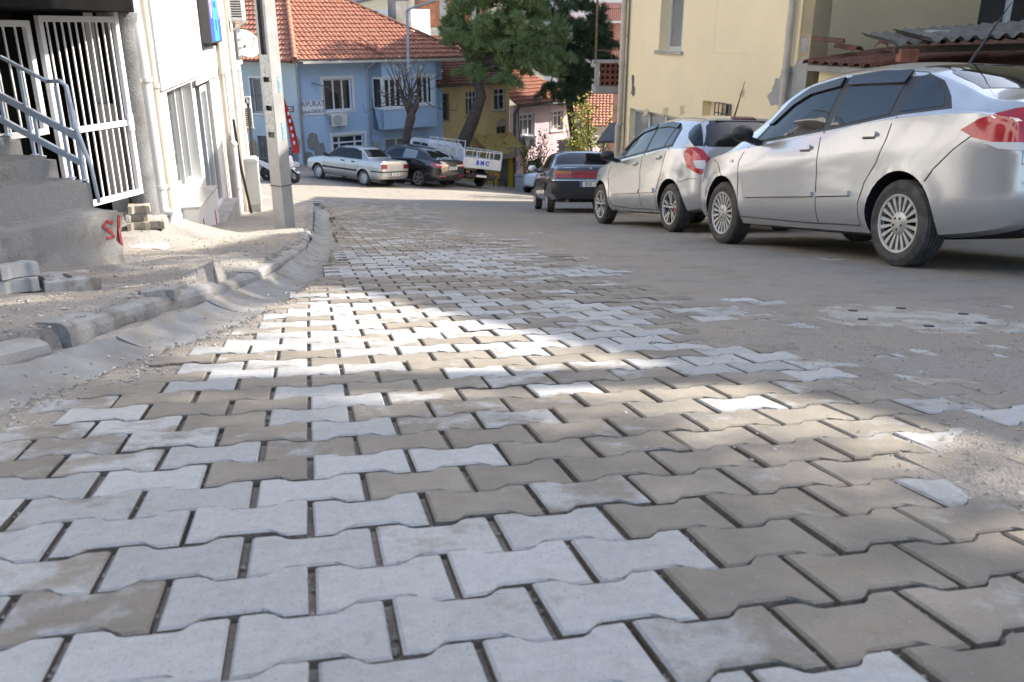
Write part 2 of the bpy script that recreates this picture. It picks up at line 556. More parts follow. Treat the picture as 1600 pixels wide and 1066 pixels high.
def cover(x, y):
    x = np.asarray(x, float); y = np.asarray(y, float)
    xb = np.interp(y, BY, BX)
    n = fbm(x * 2.2, y * 1.3, 4, 11)
    c = ss(-.55, .40, x - xb + (n - .5) * 1.3)
    c = np.maximum(c, ss(9, 17, y) * (.35 + .9 * (fbm(x * .8, y * .5, 4, 31) - .35)))
    # silt washed over the joints beside the gutter
    c = np.maximum(c, ss(.32, .0, x - xe(y)) * (.25 + .75 * fbm(x * 3, y * 2, 3, 5)))
    for p, r in SPOTS:
        c = c * (1 - .95 * np.exp(-(((x - p.x) / r) ** 2 + ((y - p.y) / (r * 1.2)) ** 2)))
    return np.clip(c, 0, 1)

def Hroad(x, y):
    c = cover(x, y)
    n = fbm(np.asarray(x) * 9, np.asarray(y) * 9, 4, 3)
    return Gv(x, y) - .017 + c * .0215 + (n - .5) * (.006 + .006 * c)

HEAPS = [(gnd(372, 448), .16, .075), (gnd(330, 452), .14, .05), (Vector((-3.85, 8.9, 0)), .75, .30), (gnd(60, 570), .3, .035), (gnd(250, 490), .15, .03)]
def Hpave(x, y):
    x = np.asarray(x, float); y = np.asarray(y, float)
    d = xk(y) - x
    h = Gv(x, y) + .045 - .045 * ss(.1, 1.0, d) + .25 * ss(-.3, -3, d)
    h = h + (fbm(x * 2.3, y * 1.7, 4, 21) - .5) * .075 + (fbm(x * 14, y * 14, 3, 23) - .5) * .016
    h = h - .06 * ss(4.0, 2.2, y) * ss(.7, .0, d)
    for p, r, a in HEAPS:
        h = h + a * np.exp(-((x - p.x) ** 2 + ((y - p.y) * .8) ** 2) / r ** 2)
    return h

# ------------------------------------------------------------------ ground sheets
rs = .3 * (64 / .3) ** (np.arange(470) / 469.0)
th = np.radians(np.linspace(-80, 80, 520))
RR, TT = np.meshgrid(rs, th, indexing='ij')
GX = RR * np.sin(TT); GY = RR * np.cos(TT) - 2.2
def sheet(name, sel, Hf, mat, label=None):
    idx = -np.ones(GX.shape, int)
    keepv = sel(GX, GY)
    q = keepv[:-1, :-1] | keepv[1:, :-1] | keepv[:-1, 1:] | keepv[1:, 1:]
    used = np.zeros(GX.shape, bool)
    used[:-1, :-1] |= q; used[1:, :-1] |= q; used[:-1, 1:] |= q; used[1:, 1:] |= q
    idx[used] = np.arange(used.sum())
    X = GX[used]; Y = GY[used]; Z = Hf(X, Y)
    i, j = np.nonzero(q)
    F = np.stack([idx[i, j], idx[i, j + 1], idx[i + 1, j + 1], idx[i + 1, j]], 1)[:, ::-1]
    me = bpy.data.meshes.new(name)
    me.from_pydata(np.stack([X, Y, Z], 1).tolist(), [], F.tolist())
    me.materials.append(MAT[mat])
    me.polygons.foreach_set('use_smooth', [True] * len(me.polygons))
    o = link(name, me)
    return tag(o, label, kind='structure')
road = sheet('road', lambda x, y: (x > xe(y) - .1) | (y > 26), lambda x, y: np.where((x < xe(y) + .0) & (y < 26), Gv(x, y) - .22, Hroad(x, y)), 'road_dust', 'dusty block-paved street running downhill between the houses')
pave = sheet('pavement', lambda x, y: (x < xk(y) - .05) & (y < 27.5), lambda x, y: np.where(x > xk(y) - .06, Gv(x, y) - .15, Hpave(x, y)), 'pavement_sand', 'unfinished sandy pavement between kerb and white building')

# lower land and hillside
def Hland(x, y):
    base = Gv(np.clip(x, -40, 25), np.clip(y, -40, 48)) - .35
    far = -9.0 + 44 * ss(95, 330, y + .12 * np.abs(x)) + (fbm(x * .02, y * .02, 4, 9) - .5) * 10 * ss(70, 160, y)
    base = np.where(y < -3, -.578 + .1731 * 3 - .9 + .05 * np.clip(-3 - y, 0, 60), base)
    k = ss(48, 75, y)
    return base * (1 - k) + far * k
lx = np.linspace(-260, 260, 90); ly = np.concatenate([np.linspace(-60, 60, 50), np.linspace(65, 420, 60)])
LX, LY = np.meshgrid(lx, ly, indexing='ij')
LZ = Hland(LX, LY)
me = bpy.data.meshes.new('terrain')
nxl, nyl = LX.shape
me.from_pydata(np.stack([LX.ravel(), LY.ravel(), LZ.ravel()], 1).tolist(), [],
               [(i * nyl + j, (i + 1) * nyl + j, (i + 1) * nyl + j + 1, i * nyl + j + 1) for i in range(nxl - 1) for j in range(nyl - 1)])
me.materials.append(MAT['terrain_soil'])
me.polygons.foreach_set('use_smooth', [True] * len(me.polygons))
tag(link('terrain', me), 'hillside beyond the houses', kind='structure')

# ------------------------------------------------------------------ pavers
AR = rad(13.4)
RD = Vector((math.cos(AR), math.sin(AR), 0)); CD = Vector((-math.sin(AR), math.cos(AR), 0))
PL_, PW_ = .2045, .1372
half = [(-.0983, .0780), (-.066, .0780), (-.056, .072), (-.046, .060), (-.037, .0555), (.037, .0555), (.046, .060), (.056, .072), (.066, .0780), (.0983, .0780)]
OUTL = half + [(x, -y) for x, y in half[::-1]]       # clockwise seen from above
def paver_geo(jit=0., seed=0):
    r = random.Random(seed)
    n = len(OUTL)
    def ring(sc, z, j=0.):
        return [(x - math.copysign(sc, x), y - math.copysign(sc, y), z + r.uniform(-j, j)) for x, y in OUTL]
    chip = [r.uniform(0, .0022) for _ in OUTL]
    top = [(x - math.copysign(.005 + chip[i], x), y - math.copysign(.0045 + chip[i], y), 0.) for i, (x, y) in enumerate(OUTL)]
    mid = [(x - math.copysign(.0012 + chip[i] * .5, x), y - math.copysign(.0012 + chip[i] * .5, y), -.0042) for i, (x, y) in enumerate(OUTL)]
    bot = [(x, y, -.075) for x, y in OUTL]
    vs = top + mid + bot
    fs = []
    h = n // 2
    for i in range(h - 1):                       # top as strips of quads between the two long edges
        fs.append((i, n - 1 - i, n - 2 - i, i + 1))
    for a in (0, n):
        for i in range(n):
            fs.append((a + i, a + (i + 1) % n, a + n + (i + 1) % n, a + n + i))
    return vs, fs
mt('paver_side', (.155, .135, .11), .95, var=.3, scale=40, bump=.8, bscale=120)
PV = [paver_geo(seed=i) for i in range(8)]
pmesh = []
for i, (vs, fs) in enumerate(PV):
    b = MB(); b.add(vs, fs)
    n_ = len(OUTL); h_ = n_ // 2 - 1
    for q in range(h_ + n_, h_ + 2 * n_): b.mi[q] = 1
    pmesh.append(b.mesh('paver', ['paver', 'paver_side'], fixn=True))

def inpoly(p, poly):
    c = False
    for i in range(len(poly)):
        (x1, y1), (x2, y2) = poly[i - 1], poly[i]
        if (y1 > p[1]) != (y2 > p[1]) and p[0] < (x2 - x1) * (p[1] - y1) / (y2 - y1) + x1: c = not c
    return c
def world_zone(px): return [(g.x, g.y) for g in (gnd(a, b) for a, b in px)]
CLEAN = [(world_zone(z), pr) for z, pr in (
    ([(-200, 745), (480, 738), (600, 790), (930, 800), (1060, 890), (1260, 960), (1500, 1066), (1500, 1300), (-400, 1300)], .93),
    ([(430, 462), (700, 455), (960, 480), (1070, 548), (760, 545), (560, 548), (320, 548), (270, 535)], .6),
    ([(150, 585), (480, 560), (590, 640), (640, 735), (-200, 745), (-150, 640)], .30),
    ([(500, 398), (740, 392), (830, 430), (480, 432)], .6),
    ([(480, 330), (900, 330), (840, 392), (480, 398)], .12),
    ([(1080, 545), (1290, 545), (1290, 585), (1080, 585)], .9))]
bare = world_zone([(600, 900), (760, 880), (780, 800), (760, 740), (600, 745)])
pr_ = random.Random(3)
O = gnd(487, 917)
near = []; rest = []
for j in range(-22, 210):
    for i in range(-40, 60):
        c = O + CD * (j * PW_) + RD * (PL_ * (i + .5) + (PL_ / 2 if j % 2 else 0))
        x, y = c.x, c.y
        if y > 27 or y < -1.6: continue
        if x < xe(y) + .07 + .05 * math.sin(j * 1.7) or x > np.interp(y, BY, BX) + .95: 
            if not any((x - p.x) ** 2 + (y - p.y) ** 2 < .06 for p, r in SPOTS): continue
        if x < xe(y) + .07: continue
        inview = False
        if y > .3:
            px, py = proj((x, y, G(x, y))); inview = -60 < px < 1660 and py < 1120
        if not inview and (x < -2.5 or x > 3.2 or y > 6): continue
        clean = .05
        for zp, pb in CLEAN:
            if inpoly((x, y), zp): clean = max(clean, pb)
        k = pr_.random()
        if k < clean: dirt = pr_.uniform(.12, .42)
        elif k < clean + .2: dirt = pr_.uniform(.42, .58)
        else: dirt = pr_.uniform(.56, .92)
        sp = any((x - p.x) ** 2 + (y - p.y) ** 2 < (r * 1.0) ** 2 for p, r in SPOTS)
        if sp: dirt = pr_.uniform(.2, .42)
        tint = pr_.random()
        e = .12
        gx = (G(x + e, y) - G(x - e, y)) / (2 * e); gy = (G(x, y + e) - G(x, y - e)) / (2 * e)
        nrm = Vector((-gx + pr_.gauss(0, .009), -gy + pr_.gauss(0, .009), 1)).normalized()
        yaw = pr_.gauss(0, .008)
        rx = (RD * math.cos(yaw) + CD * math.sin(yaw))
        rx = (rx - nrm * rx.dot(nrm)).normalized()
        cy = nrm.cross(rx)
        m_ = Matrix((rx, cy, nrm)).transposed().to_4x4()
        m_.translation = Vector((x + pr_.gauss(0, .001), y + pr_.gauss(0, .001), G(x, y) + pr_.gauss(0, .0018)))
        rec = (y + .25 * abs(x) + (0 if inview else 100), m_, (dirt, tint, 0, 1), pr_.randrange(8))
        rest.append(rec)
rest.sort(key=lambda r: r[0])
near, rest = rest[:300], rest[300:]
for _, m_, colr, k in near:
    o = link('paver', pmesh[k], road, m_)
    o.color = colr
vs = []; fs = []; cols = []
for _, m_, colr, k in rest:
    o_ = len(vs); v0, f0 = PV[k]
    vs += [tuple(m_ @ Vector(p)) for p in v0]
    fs += [tuple(q + o_ for q in f) for f in f0]
    cols += [colr] * len(v0)
me = bpy.data.meshes.new('far_pavers')
me.from_pydata(vs, [], fs)
at = me.color_attributes.new('pv', 'FLOAT_COLOR', 'POINT')
at.data.foreach_set('color', np.array(cols, np.float32).ravel())
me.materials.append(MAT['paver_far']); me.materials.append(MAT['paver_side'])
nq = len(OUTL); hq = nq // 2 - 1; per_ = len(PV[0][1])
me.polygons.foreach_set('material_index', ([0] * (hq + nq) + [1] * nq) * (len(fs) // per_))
bm = bmesh.new(); bm.from_mesh(me); bmesh.ops.recalc_face_normals(bm, faces=bm.faces); bm.to_mesh(me); bm.free()
tag(link('far_pavers', me, road), kind='stuff')

# ------------------------------------------------------------------ kerb and gutter, piece by piece
kr = random.Random(5)
mt('concrete_kerb', (.30, .295, .285), .92, var=.2, scale=5, bump=.7, bscale=60, stain=[((.17, .155, .13), 6, .48, .7), ((.36, .30, .23), 9, .58, .72)])
kerb = thing('kerb', 'worn concrete kerb along the sandy pavement', 'kerb', (0, 0, 0))
kerb['kind'] = 'structure'
def along(fx, y0, y1, step):
    y = y0; pts = [(float(fx(y)), y)]
    out_ = []; acc = 0
    while y < y1:
        y2 = y + .02; d = math.hypot(float(fx(y2) - fx(y)), .02); acc += d; y = y2
        if acc >= step: out_.append((pts[-1], (float(fx(y)), y))); pts.append((float(fx(y)), y)); acc = 0
    return out_
segs = along(xk, 1.0, 26.5, .72)
for n_, (a, c) in enumerate(segs):
    a = Vector((a[0], a[1], 0)); c = Vector((c[0], c[1], 0))
    d = (c - a).normalized(); s = Vector((d.y, -d.x, 0))       # s towards the road
    drop = .0
    top = .038 + kr.uniform(-.014, .014)
    if a.y < 3.0: top = .004
    if 3.0 <= a.y < 3.35: top = .05
    if a.y > 6.2: top = .025
    a2 = a + d * .006 + s * kr.uniform(-.012, .012); c2 = c - d * .006 + s * kr.uniform(-.012, .012)
    if 2.2 < a.y < 3.0: c2 = c2 - d * .12
    b = MB()
    pr = [(.0, -.14), (.0, top - .045), (-.008, top - .02), (-.026, top - .004), (-.05, top), (-.12, top + .002), (-.135, top - .008), (-.14, -.14)]
    vs = []
    for e in (a2, a2.lerp(c2, .5), c2):
        g = G(e.x, e.y)
        vs += [(e.x + s.x * u, e.y + s.y * u, g + v_ + kr.uniform(-.004, .004)) for u, v_ in pr]
    m = len(pr)
    fs = [(q * m + i, q * m + (i + 1) % m, (q + 1) * m + (i + 1) % m, (q + 1) * m + i) for q in range(2) for i in range(m)]
    fs += [tuple(range(m))[::-1], tuple(range(2 * m, 3 * m))]
    b.add(vs, fs)
    b.build('kerb_stone', 'concrete_kerb' if kr.random() < .7 else 'concrete', kerb, fixn=True)

mt('gutter', (.28, .277, .268), .85, var=.12, scale=5, bump=.35, bscale=80, stain=((.22, .19, .15), 4, .45, .7))
gutter = thing('gutter_channel', 'dished concrete drain channel made of uneven segments beside the paved road', 'gutter', (0, 0, 0))
gutter['kind'] = 'structure'
def xm(y): return (xk(y) + xe(y)) / 2
for n_, (a, c) in enumerate(along(xm, 1.2, 26.4, .52)):
    nn = 10
    b = MB(); vs = []
    tl = kr.uniform(-.004, .004)
    dz0 = -.003 + kr.uniform(-.003, .004); dz1 = .003 + kr.uniform(-.003, .003)
    sx = kr.uniform(-.015, .015)
    for q, e in enumerate((a, ((a[0] + c[0]) / 2, (a[1] + c[1]) / 2), c)):
        yy = e[1] - (.005 if q == 2 else 0)
        l, r = float(xk(yy)) + .005, float(xe(yy)) + .05
        wd = min(r - l, .46); l = r - wd if r - l > .46 else l
        g = G(e[0], yy)
        dz = dz0 + (dz1 - dz0) * q / 2
        slope = Vector((0, 0, 0))
        for t in range(nn + 1):
            u = t / nn
            xx = l + (r - l) * u + sx
            # the piece is square to the channel's run
            ddy = (u - .5) * wd * (-(c[0] - a[0]) / max(.1, c[1] - a[1])) * .9
            bow = 0.03 * (1 - (2 * u - 1) ** 2) * (-1 if q == 0 else (-1 if q == 2 else -1))
            zz = G(xx, yy - ddy) - .020 - .070 * (1 - (2 * u - 1) ** 2) + dz + tl * (2 * u - 1)
            vs.append((xx, yy - ddy, zz))
    top = list(vs)
    vs += [(x, y, z - .045) for x, y, z in top]
    m = nn + 1; o_ = 3 * m
    fs = []
    for q in range(2):
        for t in range(nn):
            fs.append((q * m + t, q * m + t + 1, (q + 1) * m + t + 1, (q + 1) * m + t))
            fs.append((o_ + q * m + t, o_ + (q + 1) * m + t, o_ + (q + 1) * m + t + 1, o_ + q * m + t + 1))
        for t in (0, nn):
            fs.append((q * m + t, (q + 1) * m + t, o_ + (q + 1) * m + t, o_ + q * m + t))
    for q in (0, 2):
        for t in range(nn):
            fs.append((q * m + t, q * m + t + 1, o_ + q * m + t + 1, o_ + q * m + t))
    b.add(vs, fs)
    b.build('channel_segment', 'gutter', gutter, fixn=True, smooth=True, angle=30)

# silt lying in the near end of the channel and along its edge
def strip_sheet(name, y0, y1, ny, nu, fx0, fx1, fz, mat):
    vs = []
    for i in range(ny + 1):
        y = y0 + (y1 - y0) * i / ny
        for k in range(nu + 1):
            u = k / nu; x = fx0(y) + (fx1(y) - fx0(y)) * u
            vs.append((x, y, fz(x, y, u)))
    m = nu + 1
    me = bpy.data.meshes.new(name)
    me.from_pydata(vs, [], [(i * m + k, i * m + k + 1, (i + 1) * m + k + 1, (i + 1) * m + k) for i in range(ny) for k in range(nu)])
    me.materials.append(MAT[mat]); me.polygons.foreach_set('use_smooth', [True] * len(me.polygons))
    return tag(link(name, me), kind='stuff')
def siltz(x, y, u):
    g = (x - float(xk(y))) / max(.1, float(xe(y)) + .05 - float(xk(y)))
    n = float(fbm(x * 5, y * 3, 4, 44)); n2 = float(fbm(x * 22, y * 22, 3, 45))
    dish = -.012 - .075 * max(0, 1 - (2 * g - 1) ** 2)
    amt = -.026 + .045 * float(ss(2.9, 1.7, y)) + .02 * float(ss(.75, 1.0, g)) + .03 * float(ss(.25, .0, g))
    z = dish + amt + (n - .5) * .05 + (n2 - .5) * .012 - .03 * float(ss(.08, 0, g))
    return G(x, y) + min(z, .004 - .03 * float(ss(.7, 1.05, g)))
tag(strip_sheet('silt', .9, 7.5, 240, 26, lambda y: float(xk(y)), lambda y: float(xe(y)) + .16, siltz, 'pavement_sand'), 'sandy silt washed into the drain channel', 'silt')

# ------------------------------------------------------------------ loose pebbles
mt('pebble', (.36, .335, .30), .9, var=.35, scale=30)
pb = MB(); rp = random.Random(11)
def pebble(x, y, z, s):
    a = rp.uniform(0, 6.3)
    vs = []
    for k in range(4):
        t = a + k * 1.57 + rp.uniform(-.3, .3)
        vs.append((x + s * math.cos(t) * rp.uniform(.7, 1.1), y + s * math.sin(t) * rp.uniform(.7, 1.1), z + s * rp.uniform(-.1, .25)))
    vs += [(x + rp.uniform(-.2, .2) * s, y, z + s * rp.uniform(.5, .8)), (x, y, z - s * .5)]
    pb.add(vs, [(0, 1, 4), (1, 2, 4), (2, 3, 4), (3, 0, 4), (1, 0, 5), (2, 1, 5), (3, 2, 5), (0, 3, 5)])
for _ in range(1500):                                  # along the channel's road side
    y = 1.2 + 7 * rp.random() ** 1.6
    x = float(xe(y)) + rp.gauss(.1, .13)
    pebble(x, y, float(Hroad(x, y)) + (.002 if x > xe(y) else -.01), rp.uniform(.003, .011))
for _ in range(5200):                                  # in joints of the near paving
    y = .6 + 3.0 * rp.random() ** 1.3
    x = rp.uniform(-.7, .75) * (y + .3)
    if x < xe(y): continue
    pebble(x, y, float(Hroad(x, y)) + .004, rp.uniform(.002, .0065))
for _ in range(4200):                                  # on the pavement
    y = 1.5 + 12 * rp.random() ** 1.4
    x = float(xk(y)) - .05 - 2.2 * rp.random() ** 1.5
    pebble(x, y, float(Hpave(x, y)) + .002, rp.uniform(.003, .012) * (1 if rp.random() < .95 else 2.2))
for _ in range(700):                                   # on the dusty carriageway
    y = 1.6 + 9 * rp.random(); x = rp.uniform(.2, 3.5)
    pebble(x, y, max(float(Hroad(x, y)), G(x, y)) + .001, rp.uniform(.002, .008))
tag(pb.build('gravel', 'pebble'), 'loose gravel strewn over paving and pavement', 'gravel', kind='stuff')

# ------------------------------------------------------------------ manhole cover
mt('cover', (.40, .375, .335), .9, var=.15, scale=8, bump=.6, bscale=90, stain=((.30, .26, .205), 7, .45, .6))
p = gnd(1428, 497)
nrm = Vector((0, .1731, 1)).normalized()
m_ = (Vector((0, 0, 1)).rotation_difference(nrm)).to_matrix().to_4x4(); m_.translation = p
mh = thing('manhole_cover', 'round dusty manhole cover half buried in the road', 'manhole', mat=m_)
MB().lathe([(.36, -.05), (.36, .002), (.352, .0055), (.0, .006)], 40, close=False).build('lid', 'cover', mh, smooth=True, angle=30)
MB().lathe([(.365, -.05), (.365, .003), (.43, .0035), (.435, .0), (.435, -.05)], 40, close=False).build('ring', 'cover', mh, smooth=True, angle=30)
for k in range(6):
    a = k * math.pi / 3 + .3
    MB().lathe([(.022, .003), (.022, .009), (.0, .009)], 10, Matrix.Translation((.27 * math.cos(a), .27 * math.sin(a), 0)), close=False).build('lift_hole', 'dark', mh)

# ------------------------------------------------------------------ loose pavers on the pavement
lmesh = [m__.copy() for m__ in pmesh[:6]]
for m__ in lmesh: m__.materials[1] = MAT['paver']
def loose(label, p, rz, tilt=(0, 0), col=(.2, .5, 0, 1), group='loose pavers waiting to be laid', k=0, up=.075):
    o = link('loose_paver', lmesh[k])
    o.matrix_world = Matrix.Translation((p[0], p[1], p[2] + up)) @ Matrix.Rotation(rz, 4, 'Z') @ Matrix.Rotation(tilt[0], 4, 'X') @ Matrix.Rotation(tilt[1], 4, 'Y')
    o.color = col
    return tag(o, label, 'paver', group)
a = gnd(22, 458); z0 = float(Hpave(a.x, a.y)) - .005
loose('grey paver lying flat under another beside the steps', (a.x, a.y + .06, z0), .5, (-.12, 0), (.25, .3, 0, 1), k=1)
loose('grey paver resting on top of another beside the steps', (a.x - .02, a.y + .08, z0 + .078), .9, (-.1, .05), (.3, .5, 0, 1), k=2)
a = gnd(76, 455); z0 = float(Hpave(a.x, a.y)) - .005
loose('paver lying next to its twin on the sand, dark side out', (a.x, a.y + .08, z0), 2.35, (.1, -.08), (.5, .2, 0, 1), k=3)
a = gnd(108, 452); z0 = float(Hpave(a.x, a.y)) - .005
loose('paver lying next to its twin on the sand, sunny end', (a.x + .03, a.y + .09, z0), 2.4, (.1, -.06), (.55, .7, 0, 1), k=4)
def wrel(b, base):
    b.v = [(x - base[0], y - base[1], z - base[2]) for x, y, z in b.v]
    return b
# ------------------------------------------------------------------ left: concrete steps
mt('terrazzo', (.30, .292, .277), .85, var=.12, scale=3, bump=.5, bscale=110, stain=[((.19, .18, .165), 3, .52, .75), ((.38, .37, .355), 70, .55, .64)])
mt('render_grey', (.30, .29, .272), .9, var=.2, scale=2.5, bump=.8, bscale=45, stain=[((.19, .175, .15), 4, .5, .7), ((.44, .43, .40), 2.6, .58, .72)])
mt('red_paint', (.36, .04, .045), .8, var=.3, scale=20, stain=((.27, .2, .18), 25, .5, .7))
SE = Vector((-2.97, 6.52)); SDIR = (.4226, .9063)
mS = frame((SE.x, SE.y, 0), SDIR)
stairs = thing('staircase', 'worn terrazzo steps with a plastered bottom block beside the white gate', 'stairs', mat=mS)
tops = [(-1.30, 0.), (-1.10, .36), (-.94, .69), (-.80, 1.05), (-.64, 1.40)]
def rough_box(x0, x1, y0, y1, z0, z1, nx, ny, nz, amp, seed, bulge=None):
    bm = bmesh.new()
    bmesh.ops.create_cube(bm, size=1)
    bmesh.ops.subdivide_edges(bm, edges=[e for e in bm.edges if abs((e.verts[0].co - e.verts[1].co).x) > .5], cuts=nx, use_grid_fill=True)
    bmesh.ops.subdivide_edges(bm, edges=[e for e in bm.edges if abs((e.verts[0].co - e.verts[1].co).y) > .5], cuts=ny, use_grid_fill=True)
    bmesh.ops.subdivide_edges(bm, edges=[e for e in bm.edges if abs((e.verts[0].co - e.verts[1].co).z) > .5], cuts=nz, use_grid_fill=True)
    bmesh.ops.bevel(bm, geom=[e for e in bm.edges if e.calc_face_angle(0) > 1], offset=.03, segments=2, affect='EDGES')
    for v in bm.verts:
        c = v.co
        p = Vector((x0 + (c.x + .5) * (x1 - x0), y0 + (c.y + .5) * (y1 - y0), z0 + (c.z + .5) * (z1 - z0)))
        if bulge: p = bulge(p)
        n = noise.noise_vector(p * 3 + Vector((seed, 0, 0))) * amp + noise.noise_vector(p * 11) * amp * .4
        v.co = p + n
    me = bpy.data.meshes.new('block'); bm.to_mesh(me); bm.free()
    me.polygons.foreach_set('use_smooth', [True] * len(me.polygons)); me.set_sharp_from_angle(angle=rad(50))
    return me
def bl(p):
    # the far end is undercut and crumbled, the foot flares
    k = max(0, 1 - abs(p.x - .0) / .25)
    h = (p.z + 2.0) / .7
    p.x -= k * .10 * math.sin(max(0, min(1, 1 - h)) * 3.1)
    if p.z < -1.55: p.y += .03
    return p
me = rough_box(-2.6, .02, -.40, 0, -2.05, -1.30, 40, 6, 12, .012, 3, bl); me.materials.append(MAT['render_grey'])
link('step', me, stairs)['label'] = 'rough plastered bottom step with red paint'
for i in range(1, len(tops)):
    z, d = tops[i]
    me = rough_box(-2.6, .06 - .01 * i, -d - .395, -d, -2.05, z, 20, 4, 4, .004, i)
    me.materials.append(MAT['terrazzo'])
    link('step', me, stairs)
# red painted mark on the end of the bottom block
def on_s(px, py):
    s, z = on_wall(px, py, SE, SDIR); return (s, .008, z)
mk = MB()
def stroke(pts, wdt):
    P = [Vector(on_s(*p)) for p in pts]
    for a, c in zip(P, P[1:]):
        d = (c - a).normalized(); n = Vector((-d.z, 0, d.x))
        w0 = wdt
        a2 = a - d * w0 * .3; c2 = c + d * w0 * .3
        mk.add([a2 - n * w0 / 2, c2 - n * w0 / 2, c2 + n * w0 / 2, a2 + n * w0 / 2, *[v + Vector((0, -.03, 0)) for v in (a2 - n * w0 / 2, c2 - n * w0 / 2, c2 + n * w0 / 2, a2 + n * w0 / 2)]],
               [(3, 2, 1, 0), (0, 1, 5, 4), (1, 2, 6, 5), (2, 3, 7, 6), (3, 0, 4, 7)])
stroke([(175, 348), (166, 346), (161, 353), (166, 358), (173, 363), (177, 370), (167, 372)], .021)
stroke([(185, 338), (185, 354), (187, 370), (190, 384)], .021)
mk.build('painted_mark', 'red_paint', stairs, fixn=True)

# ------------------------------------------------------------------ stair railing
mt('rail_paint', (.50, .55, .62), .4, var=.08, scale=8, coat=.2)
feet = [((155, 318), -1.295), ((128, 283), -1.12), ((101, 281), -1.11), ((62, 246), -.955), ((42, 245), -.945), ((12, 212), -.80)]
fw_ = [ray(*p) * (z / ray(*p).z) for p, z in feet]
base = fw_[0]
A0, A1 = Vector((base.x, base.y)), Vector((fw_[-1].x, fw_[-1].y))
dr = (A1 - A0).normalized()
def rp_(s, z): return Vector((A0.x + dr.x * s, A0.y + dr.y * s, z))
rail = thing('stair_railing', 'pale blue painted steel handrail climbing the concrete steps', 'railing', base)
slope = .43
def rz_(s): return -1.30 + slope * s
S_ = [max(0., (Vector((p.x, p.y)) - A0).dot(dr)) for p in fw_]
for k, s in enumerate(S_):
    if k == 0: continue
    wrel(MB().bar(rp_(s, feet[k][1]), rp_(s, rz_(s) + (.79 if k in (2, 4, 5) else .50)), .022, .022, up=(1, 0, 0)), base).build('post', 'rail_paint', rail)
    wrel(MB().lathe([(.035, 0), (.035, .008), (.014, .012)], 12, Matrix.Translation(rp_(s, feet[k][1]))), base).build('foot_plate', 'rail_paint', rail)
for s in (1.05, 1.35, 1.65):
    wrel(MB().bar(rp_(s, -.6), rp_(s, rz_(s) + .79), .022, .022, up=(1, 0, 0)), base).build('post', 'rail_paint', rail)
for h, t in ((.27, .05), (.47, .055)):
    wrel(MB().bar(rp_(.09, rz_(.09) + h), rp_(2.2, rz_(2.2) + h), .03, t), base).build('rail', 'rail_paint', rail, bevel=.004)
wrel(MB().path([rp_(.30, rz_(.30) + .79), rp_(2.2, rz_(2.2) + .79)], .017, 8), base).build('handrail', 'rail_paint', rail, smooth=True, angle=40)
wrel(MB().path([rp_(.30, rz_(.3) + .79), rp_(.18, rz_(.3) + .795), rp_(.13, rz_(.3) + .76), rp_(.12, rz_(.2) + .68), rp_(.11, rz_(.12) + .55), rp_(.06, rz_(0) + .42), rp_(.02, -1.0), rp_(-.0, -1.29)],
        [.015, .016, .018, .018, .02, .018, .015, .014], 8), base).build('curled_end', 'rail_paint', rail, smooth=True)
wrel(MB().bar(rp_(.115, rz_(.12) + .52), rp_(.115, rz_(.12) + .66), .05, .03, up=(1, 0, 0)), base).build('bracket', 'rail_paint', rail, bevel=.006)

# ------------------------------------------------------------------ white steel gate and fence panel
mt('white_steel', (.80, .80, .82), .4, var=.05)
def grille(name, label, p0, p1, z0, z1, bars, mids, ft=.045, cat='gate'):
    p0 = Vector(p0); p1 = Vector(p1); d = (p1 - p0); Lg = d.length; d.normalize()
    t = thing(name, label, cat, mat=frame((p0.x, p0.y, z0), d))
    H = z1 - z0
    for xx in (0, Lg): MB().box(xx - ft / 2, xx + ft / 2, -ft / 2, ft / 2, 0, H).build('stile', 'white_steel', t, bevel=.004)
    for zz in (0, H - ft): MB().box(ft / 2, Lg - ft / 2, -ft / 2 + .003, ft / 2 - .003, zz, zz + ft).build('rail', 'white_steel', t)
    for m_ in mids: MB().box(ft / 2, Lg - ft / 2, -ft / 2 + .003, ft / 2 - .003, H * m_ - ft / 2, H * m_ + ft / 2).build('rail', 'white_steel', t)
    bar_me = None
    for k in range(1, bars):
        xx = Lg * k / bars
        MB().box(xx - .0065, xx + .0065, -.0065, .0065, ft, H - ft).build('bar', 'white_steel', t)
    return t
g1 = grille('barred_gate', 'tall white barred steel gate leaf hung beside the round column', (-3.98, 7.72), (-3.73, 8.62), -1.56, .10, 11, (.42,), .05)
MB().box(.88, .94, .02, .05, .62, .78).build('lock_plate', 'white_steel', g1, bevel=.005)
MB().box(.90, .955, -.03, .03, 1.6, 2.6).build('gate_post', 'white_steel', g1)
grille('fence_panel', 'white barred steel fence panel standing on the stair landing', (-4.42, 6.2), (-4.02, 7.58), -.86, .06, 12, (), .05, 'fence')

